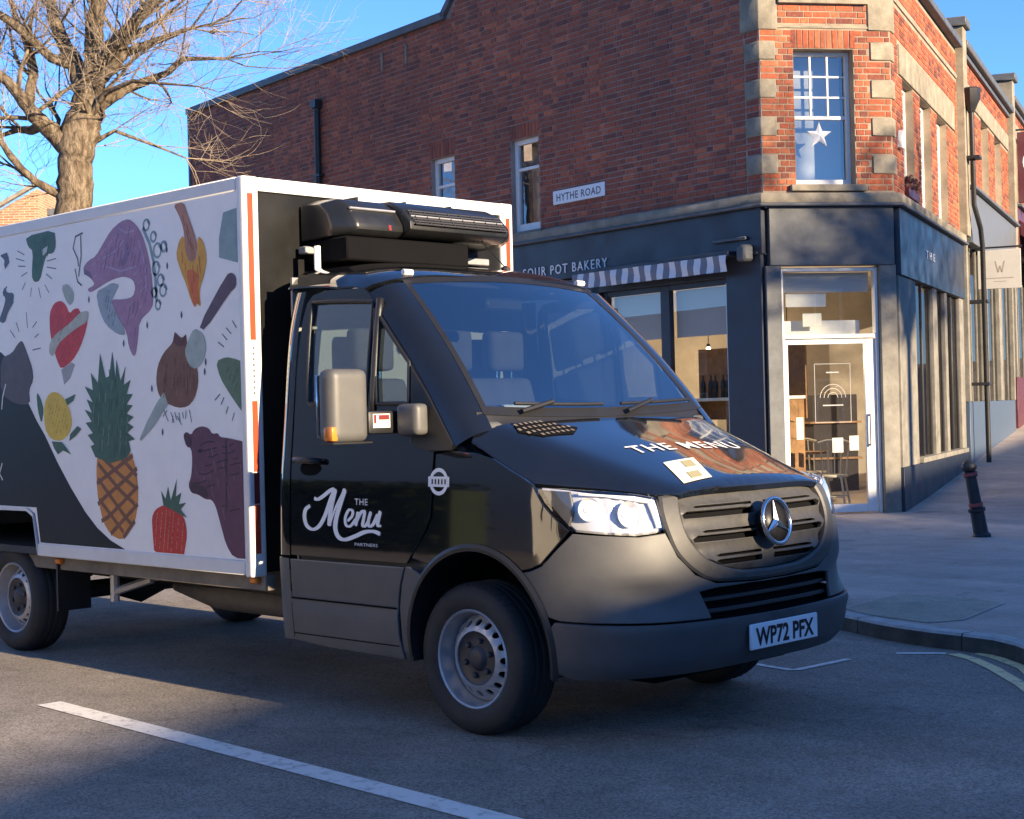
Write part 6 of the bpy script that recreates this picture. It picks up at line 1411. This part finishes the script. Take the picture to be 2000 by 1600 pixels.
def engrave(poly, c, ang, gap, wd, ln, lay=3, seed=1, keep=.7):
    # short pen strokes inside a printed shape
    rnd = random.Random(seed); ca, sa = math.cos(ang), math.sin(ang); cx = sum(p[0] for p in poly)/len(poly); cz = sum(p[1] for p in poly)/len(poly)
    R_ = max(math.hypot(p[0]-cx, p[1]-cz) for p in poly); out = []; v = -R_
    while v < R_:
        u = -R_+rnd.uniform(0, ln)
        while u < R_:
            l = ln*rnd.uniform(.4, 1.3); b_ = rnd.uniform(-.1, .1)*l
            P3 = [(cx+ca*(u+l*t)-sa*(v+b_*math.sin(PI*t)), cz+sa*(u+l*t)+ca*(v+b_*math.sin(PI*t))) for t in (0, .33, .66, 1)]
            if rnd.random() < keep and all(inside(q, poly) for q in P3): out.append(P3)
            u += l+ln*.35
        v += gap*rnd.uniform(.8, 1.2)
    if out: strokes(out, wd, c, lay)
BOAR = [(-2.804,2.629),(-2.710,2.640),(-2.640,2.604),(-2.573,2.541),(-2.529,2.440),(-2.497,2.321),(-2.487,2.189),(-2.517,2.133),(-2.638,2.058),(-2.665,1.959),(-2.701,1.893),(-2.740,1.998),(-2.791,2.091),(-2.662,2.260),(-2.681,2.321),(-2.880,2.337),(-3.122,2.325),(-3.176,2.421),(-3.068,2.473),(-2.907,2.595)]
engrave(BOAR, (.20, .12, .23), 1.2, .035, .007, .09, 3, 1, .75); engrave(BOAR, (.40, .31, .44), .5, .07, .006, .06, 3, 2, .5)
COW = [(-2.113,1.371),(-1.892,1.392),(-1.659,1.342),(-1.674,0.769),(-1.776,0.778),(-1.863,0.968),(-1.945,1.064),(-2.140,1.102),(-2.103,1.258)]
engrave(COW, (.05, .03, .042), .15, .04, .008, .12, 3, 3, .75); engrave(COW, (.18, .12, .15), -1.3, .07, .006, .07, 3, 4, .5)
ONI = [(-2.292,1.889),(-2.382,1.849),(-2.437,1.779),(-2.452,1.693),(-2.393,1.604),(-2.256,1.566),(-2.118,1.598),(-2.065,1.681),(-2.071,1.766),(-2.137,1.853)]
engrave(ONI, (.10, .05, .04), 1.5, .028, .006, .10, 3, 5, .8); engrave(ONI, (.26, .16, .11), 1.4, .06, .006, .07, 3, 6, .5)
HRT = [(-3.634,2.046),(-3.621,2.166),(-3.500,2.222),(-3.406,2.140),(-3.295,2.168),(-3.251,2.088),(-3.380,1.908),(-3.506,1.838),(-3.577,1.916)]
engrave(HRT, (.30, .04, .05), .9, .03, .006, .05, 2.5, 7, .7)
STB = [(-2.521,0.876),(-2.496,0.965),(-2.333,0.992),(-2.219,0.915),(-2.226,0.744),(-2.517,0.731)]
engrave(STB, (.62, .25, .14), 1.4, .045, .007, .016, 3, 8, .9); engrave(STB, (.30, .03, .03), 1.2, .05, .006, .04, 3, 18, .5)
PNL = [(-3.113,1.300),(-3.164,1.438),(-3.169,1.591),(-3.062,1.757),(-2.927,1.812),(-2.808,1.718),(-2.760,1.553),(-2.769,1.374),(-2.829,1.270)]
engrave(PNL, (.05, .09, .07), 1.5, .03, .007, .09, 5, 9, .75); engrave(PNL, (.20, .28, .2), 1.4, .06, .006, .06, 5, 10, .5)
BRC = [(-3.899,2.663),(-3.565,2.669),(-3.571,2.549),(-3.700,2.497),(-3.769,2.390),(-3.833,2.412),(-3.825,2.572)]
engrave(BRC, (.04, .08, .06), 1.3, .03, .007, .04, 3, 11, .8); engrave([(-3.720,1.587),(-3.590,1.664),(-3.447,1.550),(-3.465,1.425),(-3.653,1.395)], (.40, .27, .07), 1.1, .03, .006, .03, 4, 12, .7)
engrave([(-1.851,1.780),(-1.779,1.804),(-1.659,1.783),(-1.650,1.546),(-1.758,1.630)], (.06, .10, .06), .9, .035, .006, .05, 3, 13, .7)
engrave([(-2.231,2.677),(-2.155,2.682),(-2.058,2.497),(-2.053,2.384),(-2.113,2.389),(-2.136,2.533)], (.24, .09, .06), 1.9, .022, .006, .08, 5, 14, .7)
engrave([(-2.213,2.398),(-2.149,2.478),(-1.953,2.431),(-1.991,2.239),(-2.056,2.108),(-2.149,2.251)], (.36, .12, .04), 1.7, .025, .006, .08, 4.5, 15, .6)
engrave([(-1.760,2.235),(-1.703,2.255),(-1.688,2.188),(-1.987,1.986),(-2.011,1.999)], (.06, .04, .06), -1.0+PI, .02, .006, .10, 4, 16, .7)
engrave([(-3.033,2.242),(-2.916,2.279),(-2.888,2.157),(-2.795,2.001),(-2.972,2.065)], (.14, .19, .24), 1.2, .03, .007, .04, 4, 17, .9)
for px in [(-3.174,2.218),(-2.543,2.029),(-2.193,2.066),(-2.324,2.442),(-2.511,1.665),(-1.971,1.795),(-1.983,1.743),(-2.798,1.936),(-2.412,1.416),(-2.323,2.350)]:
    pic([(px[0]-.012, px[1]), (px[0], px[1]+.03), (px[0]+.012, px[1]), (px[0], px[1]-.022)], INK, 2, 1, 'printed_drop')
strokes([[(-3.225,2.626),(-3.310,2.612),(-3.343,2.544),(-3.292,2.477),(-3.283,2.430)], [(-3.250,2.613),(-3.250,2.489),(-3.286,2.368)], [(-3.325,2.418),(-3.299,2.338),(-3.252,2.310)], [(-4.253,2.577),(-4.170,2.587),(-4.146,2.528),(-4.202,2.490)], [(-4.181,2.373),(-4.238,2.344),(-4.143,2.321),(-4.105,2.269),(-4.190,2.208),(-4.248,2.145)]], .012, INK, 2)
pic([(-4.253,2.577),(-4.184,2.591),(-4.138,2.551),(-4.175,2.491),(-4.215,2.508),(-4.200,2.546)], INK, 3, 1, 'printed_hook'); pic([(-4.208,2.375),(-4.183,2.333),(-4.089,2.327),(-4.106,2.262),(-4.176,2.207),(-4.221,2.137),(-4.303,2.155),(-4.229,2.244),(-4.199,2.301),(-4.245,2.328)], INK, 3, 1, 'printed_hook')
# ------------------------------------------------------------------ bare trees
def make_tree(name, label, base, rvec, limbs, seed, twigs=True, group=None, dens=1.0, fat=1.0):
    t = thing(name, label, 'tree', base)
    rnd = random.Random(seed); base = Vector(base); rv = Vector(rvec).normalized(); dv = Vector((0, 0, 1)).cross(rv); up = Vector((0, 0, 1))
    tr_b = MB(); br_b = MB(); tw_b = MB(); cnt = [0]
    def L2W(p): return base+rv*p[0]+dv*p[1]+up*p[2]
    def rough_tube(b, pts, rads, n):
        # finer spine with knobbly radius
        P = []; Rr = []
        for i in range(len(pts)-1):
            k = 4
            for j in range(k):
                f = j/k; P.append(pts[i].lerp(pts[i+1], f)+Vector((rnd.gauss(0, 1), rnd.gauss(0, 1), rnd.gauss(0, .6)))*rads[i]*.05); Rr.append((rads[i]+(rads[i+1]-rads[i])*f)*rnd.uniform(.93, 1.09))
        P.append(pts[-1]); Rr.append(rads[-1]); b.tube(P, Rr, n)
    def grow(p, d, L, r, depth):
        n = 4; pts = [p]; q = p; dd = d.copy()
        for i in range(n):
            dd = (dd+Vector((rnd.gauss(0, .17), rnd.gauss(0, .17), rnd.gauss(0, .13)+.02))).normalized(); q = q+dd*L/n; pts.append(q)
        r0_ = r*fat; rr = [r0_*(1-.62*i/n) for i in range(n+1)]
        (br_b if r > .012 else tw_b).tube(pts, rr, 6 if r > .03 else (4 if r > .012 else 3), caps=False)
        cnt[0] += 1
        if depth <= 0 or r < .0030: return
        kids = rnd.randint(3, 5) if depth > 1 else rnd.randint(3, 6)
        for i in range(int(kids*dens+.5)):
            k = rnd.randint(1, n); a = pts[k]; ax = Vector((rnd.gauss(0, 1), rnd.gauss(0, 1), rnd.gauss(0, 1))).normalized(); ang = rnd.uniform(.35, 1.0)
            nd = (Matrix.Rotation(ang, 3, dd.cross(ax).normalized()) @ dd); nd.z += .06; nd.normalize()
            grow(a, nd, L*rnd.uniform(.5, .85), max(.0028, rr[k]/fat*rnd.uniform(.45, .68)), depth-1)
    for kind, pts, rads, dep in limbs:
        W = [L2W(p) for p in pts]
        rough_tube(tr_b if kind == 't' else br_b, W, rads, 14 if kind == 't' else 8)
        if dep > 0:
            for i in range(1, len(W)):
                seg = W[i]-W[i-1]; n_ = max(1, int(seg.length/.30*dens))
                for j in range(n_):
                    f = rnd.random(); p = W[i-1].lerp(W[i], f); r = (rads[i-1]+(rads[i]-rads[i-1])*f)
                    ax = Vector((rnd.gauss(0, 1), rnd.gauss(0, 1), rnd.gauss(0, .5))).normalized(); nd = (seg.normalized()*.55+ax*.8+Vector((0, 0, .25))).normalized()
                    grow(p, nd, rnd.uniform(.55, 1.25)*(1.35 if j == 0 else 1), min(r*.45, rnd.uniform(.024, .045) if j == 0 else rnd.uniform(.007, .018)), dep)
            for j in range(4):
                nd = ((W[-1]-W[-2]).normalized()+Vector((rnd.gauss(0, .4), rnd.gauss(0, .4), rnd.gauss(0, .3)))).normalized(); grow(W[-1], nd, rnd.uniform(.8, 1.5), rads[-1]*.75, dep)
    # burrs on the trunk
    tr_b.build('trunk', M_BARK, t, smooth=True, fix=False)
    if br_b.v: br_b.build('branch', M_BARK, t, smooth=True, fix=False)
    if tw_b.v: tag(tw_b.build('twigs', M_TWIG, t, smooth=True, fix=False), kind='stuff')
    return t
K = .00789
TB = [(-16.417,6.498)]
def tp(px, py, dpt=0.0): return ((px-143)*K, dpt, TZ+(420-py)*K-(px-143)*K*.025*0)
TZ = 4.55
RV = (CR[0], CR[1], 0)
limbs = [
 ('t', [(0, 0, -.1), (-.05, 0, 1.5), (.0, 0, 3.2), tp(143, 420), tp(147, 370), tp(150, 310), tp(158, 262), tp(172, 225), tp(182, 190)], [.46, .36, .33, .30, .28, .275, .30, .26, .25], 0),
 ('b', [tp(140, 280), tp(110, 255, -.1), tp(85, 230, -.3), tp(62, 195, -.4), tp(40, 165, -.5), tp(8, 140, -.6), tp(-60, 90, -.8)], [.20, .14, .115, .095, .08, .065, .04], 3),
 ('b', [tp(178, 195), tp(150, 120, .1), tp(125, 70, .2), tp(100, 20, .4), tp(88, -60, .5), tp(70, -150, .6)], [.18, .135, .11, .095, .075, .05], 3),
 ('b', [tp(182, 190), tp(195, 120, -.1), tp(200, 60, -.2), tp(215, 0, -.3), tp(225, -80, -.3), tp(240, -170, -.3)], [.22, .17, .14, .12, .09, .05], 3),
 ('b', [tp(190, 160), tp(225, 95, .2), tp(255, 45, .3), tp(290, -10, .5), tp(340, -90, .8)], [.17, .135, .11, .09, .05], 3),
 ('b', [tp(185, 110), tp(240, 95, -.3), tp(285, 62, -.5), tp(325, 35, -.7), tp(400, -10, -1.0)], [.14, .105, .085, .065, .03], 3),
 ('b', [tp(180, 215), tp(205, 165, -.2), tp(245, 130, -.3), tp(262, 112, -.3), tp(330, 95, -.5), tp(400, 80, -.7)], [.14, .10, .085, .07, .05, .025], 3),
 ('b', [tp(172, 225), tp(210, 190, .2), tp(255, 160, .3), tp(320, 130, .5), tp(350, 100, .6), tp(430, 95, .8)], [.10, .08, .06, .05, .04, .02], 3),
 ('b', [tp(165, 250), tp(225, 190, -.4), tp(290, 180, -.8), tp(360, 195, -1.1), tp(430, 210, -1.4)], [.06, .045, .03, .02, .012], 2),
 ('b', [tp(160, 290), tp(215, 245, .4), tp(290, 270, .8), tp(340, 290, 1.0)], [.045, .03, .02, .012], 2),
 ('b', [tp(143, 392), tp(76, 352, -.2), tp(40, 310, -.4), tp(20, 270, -.5), tp(-20, 220, -.6)], [.075, .06, .05, .04, .02], 3),
 ('b', [tp(96, 240, -.2), tp(60, 245, .2), tp(20, 235, .5), tp(-30, 245, .7)], [.09, .07, .05, .03], 3),
 ('b', [tp(62, 195), tp(65, 130, .2), tp(45, 60, .4), tp(20, 10, .5), tp(0, -60, .6)], [.09, .08, .065, .05, .03], 3),
 ('b', [tp(152, 122, .1), tp(112, 112, -.1), tp(55, 55, -.6), tp(5, 25, -.8), tp(-60, -20, -1.0)], [.10, .08, .065, .05, .03], 3)]
tree = make_tree('street_tree', 'bare knobbly street tree rising behind the truck against blue sky', (TB[0][0], TB[0][1], .1), RV, limbs, 12, dens=1.2)
# the tree across the main street that throws the dappled shade on the shop corner
lm = [('t', [(0, 0, -.1), (0, 0, 3), (.05, 0, 6.4)], [.2, .15, .12], 0)]
rnd = random.Random(8)
for i in range(16):
    a = 2*PI*i/16+rnd.uniform(-.15, .15); c_, s_ = math.cos(a), math.sin(a); lm.append(('b', [(0, 0, 6.3), (.6*c_, .6*s_, 6.9), (1.5*c_, 1.5*s_, 7.25+rnd.uniform(-.15, .25)), (2.6*c_, 2.6*s_, 7.5+rnd.uniform(-.35, .5))], [.08, .055, .04, .02], 2))
tree2 = make_tree('pollard_tree', 'pollarded bare tree across the main street from the shop corner', (13.0, 11.6, .9), (1, 0, 0), lm, 21, dens=1.3, fat=1.7)
# ------------------------------------------------------------------ houses that face the shop, seen only in reflections and by their shade
M_HBR = mat('house brick', (.32, .12, .07), .85, var=.25, vscale=6); M_HWH = mat('house render', (.62, .58, .5), .8, var=.06)
def house(name, label, F, u0, u1, dep, eav, ridge, m_, base=0.0, wins=2, along=True, group=None):
    t = thing(name, label, 'house', F((u0+u1)/2, 0, base), group)
    b = MB(); b.fbox(F, u0, u1, -dep, 0, base-.5, eav)
    if along: b.add([F(u0, 0, eav), F(u0, -dep, eav), F(u0, -dep/2, ridge), F(u1, 0, eav), F(u1, -dep, eav), F(u1, -dep/2, ridge)], [(0, 1, 2), (3, 5, 4), (0, 2, 5, 3), (1, 4, 5, 2)])
    else: b.add([F(u0, 0, eav), F(u1, 0, eav), F((u0+u1)/2, 0, ridge), F(u0, -dep, eav), F(u1, -dep, eav), F((u0+u1)/2, -dep, ridge)], [(0, 1, 2), (3, 5, 4), (0, 2, 5, 3), (1, 4, 5, 2)])
    b.build('wall', m_, t)
    b = MB()
    if along:
        for s_ in (0, 1):
            o0 = .25 if s_ == 0 else -dep-.25; k = (ridge-eav)/(dep/2); z0 = eav-.25*k+.06
            b.quad(F(u0, o0, z0), F(u1, o0, z0), F(u1, -dep/2, ridge+.06), F(u0, -dep/2, ridge+.06))
    else:
        for ua in (u0-.25, u1+.25):
            k = (ridge-eav)/((u1-u0)/2); z0 = eav-.25*k+.06; um = (u0+u1)/2; b.quad(F(ua, .2, z0), F(ua, -dep-.2, z0), F(um, -dep-.2, ridge+.06), F(um, .2, ridge+.06))
    b.build('roof', M_SLATE, t, fix=False)
    n = wins; st = (u1-u0)/n
    for fl in (0, 1):
        for i in range(n):
            c = u0+st*(i+.5); z0 = base+.9+fl*(eav-base)*.5
            b = MB(); b.fbox(F, c-.5, c+.5, .0, .05, z0, z0+1.3); w_ = b.build('window', M_WHITE, t)
            b = MB(); b.quad(F(c-.42, .055, z0+.08), F(c+.42, .055, z0+.08), F(c+.42, .055, z0+1.22), F(c-.42, .055, z0+1.22)); b.build('pane', M_BOTTLE, w_, fix=False)
    return t
FO = frame((22.6, -.97), 112.5, -1)   # opposite side of the main street; normal points back to the shop
for i, u in enumerate(range(-42, 60, 6)):
    house('terraced_house', 'two-storey terraced house in the row across the main street', FO, u, u+5.99, 8.0, 5.2, 7.88, M_HBR if i % 3 else M_HWH, 0.0, 2, True, 'terrace across the main street')
FG = frame((-23.0, -18.2), 90, 1)
house('cream_house', 'cream rendered house with its gable to the sun, down the road behind the camera', FG, 0, 4.6, 9, 4.6, 6.9, M_CREAM, 0, 1, False)
FH = frame((-90, -30.0), 0, -1)
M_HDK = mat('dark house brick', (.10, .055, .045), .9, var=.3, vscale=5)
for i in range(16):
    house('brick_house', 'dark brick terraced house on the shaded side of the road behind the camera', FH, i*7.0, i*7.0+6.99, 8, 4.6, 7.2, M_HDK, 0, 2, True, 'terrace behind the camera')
FW = frame((-8.0, -11.3), 270, -1)  # unseen hall added to bounce sunlight onto the side of the truck
M_HALL = mat('pale rendered hall', (.74, .70, .62), .85, var=.05)
house('bounce_hall', 'unseen long pale hall added behind the camera to bounce sunlight onto the truck side', FW, 0, 20, 12, 8.5, 11, M_HALL, 0, 3)
# unseen hedge added on the far pavement to darken reflections in the truck's paint
hg = thing('hedge', 'unseen clipped hedge added behind the camera to darken reflections in the truck paint', 'hedge', (-30, -9.0, 0))
rnd = random.Random(5); b = MB()
for i in range(9000):
    x = rnd.uniform(-44, -8.3); f = rnd.random()
    if f < .45: p = Vector((x, -8.6+rnd.uniform(-.08, .1), rnd.uniform(0, 1.5)))
    elif f < .6: p = Vector((x, -9.4, rnd.uniform(0, 1.5)))
    else: p = Vector((x, rnd.uniform(-9.4, -8.6), 1.5+rnd.uniform(-.1, .12)))
    e = Vector((rnd.gauss(0, 1), rnd.gauss(0, 1), rnd.gauss(0, 1))).normalized()*.09; g_ = e.orthogonal().normalized()*.05
    b.add([p-e, p+g_, p+e, p-g_], [(0, 1, 2, 3)])
M_LEAF = mat('hedge leaf', (.03, .045, .02), .6, var=.4)
tag(b.build('foliage', M_LEAF, hg, fix=False), kind='stuff')
b = MB(); b.box(-44, -8.3, -9.3, -8.7, 0, 1.42); b.build('hedge_core', M_LEAF, hg)
# far house at the left edge
far = thing('far_house', 'orange brick house with chimney far behind the truck at the left edge', 'house', (-38, 14.5, 0))
FF = frame((-37.0, 17.6), 250, 1)
def fb(nm, m_, u0, u1, o0, o1, z0, z1): b = MB(); b.fbox(FF, u0, u1, o0, o1, z0, z1); return b.build(nm, m_, far)
M_FBR = brick_mat('far brick', [(0, (.50, .22, .11)), (.5, (.42, .16, .08)), (1, (.55, .28, .16))], wash=.2)
nn = M_FBR.node_tree
def brickish(name, col, mort):
    m = bpy.data.materials.new(name); m.use_nodes = True; N = m.node_tree.nodes; L = m.node_tree.links; b = N['Principled BSDF']
    tc = N.new('ShaderNodeTexCoord'); mp = N.new('ShaderNodeMapping'); mp.inputs['Rotation'].default_value = (PI/2, 0, 0); L.new(tc.outputs['Object'], mp.inputs[0])
    br = N.new('ShaderNodeTexBrick'); br.inputs['Scale'].default_value = 1; br.inputs['Brick Width'].default_value = .225; br.inputs['Row Height'].default_value = .075; br.inputs['Mortar Size'].default_value = .01
    br.inputs[1].default_value = (*col, 1); br.inputs[2].default_value = (col[0]*.6, col[1]*.6, col[2]*.6, 1); br.inputs[3].default_value = (*mort, 1); L.new(mp.outputs[0], br.inputs[0])
    L.new(br.outputs[0], b.inputs['Base Color']); b.inputs['Roughness'].default_value = .9; return m
M_FBR = brickish('far brickwork', (.50, .22, .11), (.45, .36, .26))
c = Vector((-37.5, 16.9, 0))
ru = Vector((CR[0], CR[1], 0)).normalized(); dv = Vector((-ru.y, ru.x, 0))
def FX(u, o, z): p = c+ru*u-dv*o; return (p.x, p.y, z)
FX.n = -dv; FX.d = ru; FX.o = c
k45 = 45/3043
def fx(px, py): return ((px-40)*k45, 1.488+(822-py)*k45)
b = MB(); pl_ = [fx(-160, 470), fx(73, 470), fx(73, 352), fx(55, 362), fx(0, 392), fx(-60, 425), fx(-160, 430)]
pl_[0] = (pl_[0][0], 0); pl_[1] = (pl_[1][0], 0)
b.prism(pl_, lambda u, z, h: FX(u, h, z), -5, 0); b.build('gable_wall', M_FBR, far)
b = MB(); a_ = [fx(-62, 421), fx(0, 388), fx(56, 357), fx(76, 347)]
for i in range(3):
    (u0, z0), (u1, z1) = a_[i], a_[i+1]; b.hexa([FX(u0, -.0, z0), FX(u1, 0, z1), FX(u1, .2, z1), FX(u0, .2, z0), FX(u0, 0, z0+.12), FX(u1, 0, z1+.12), FX(u1, .2, z1+.12), FX(u0, .2, z0+.12)])
b.build('verge_coping', M_STONE, far)
u0, z0 = fx(80, 428); u1, z1 = fx(106, 398)
b = MB(); b.fbox(FX, u0-.05, u1+3, -6, -1, 0, z1); b.build('side_wing', M_HWH, far)
b = MB(); b.fbox(FX, u0-.1, u1+3.1, -6.1, -.9, z1+.002, z1+.2); b.build('wing_roof', M_LEAD, far)
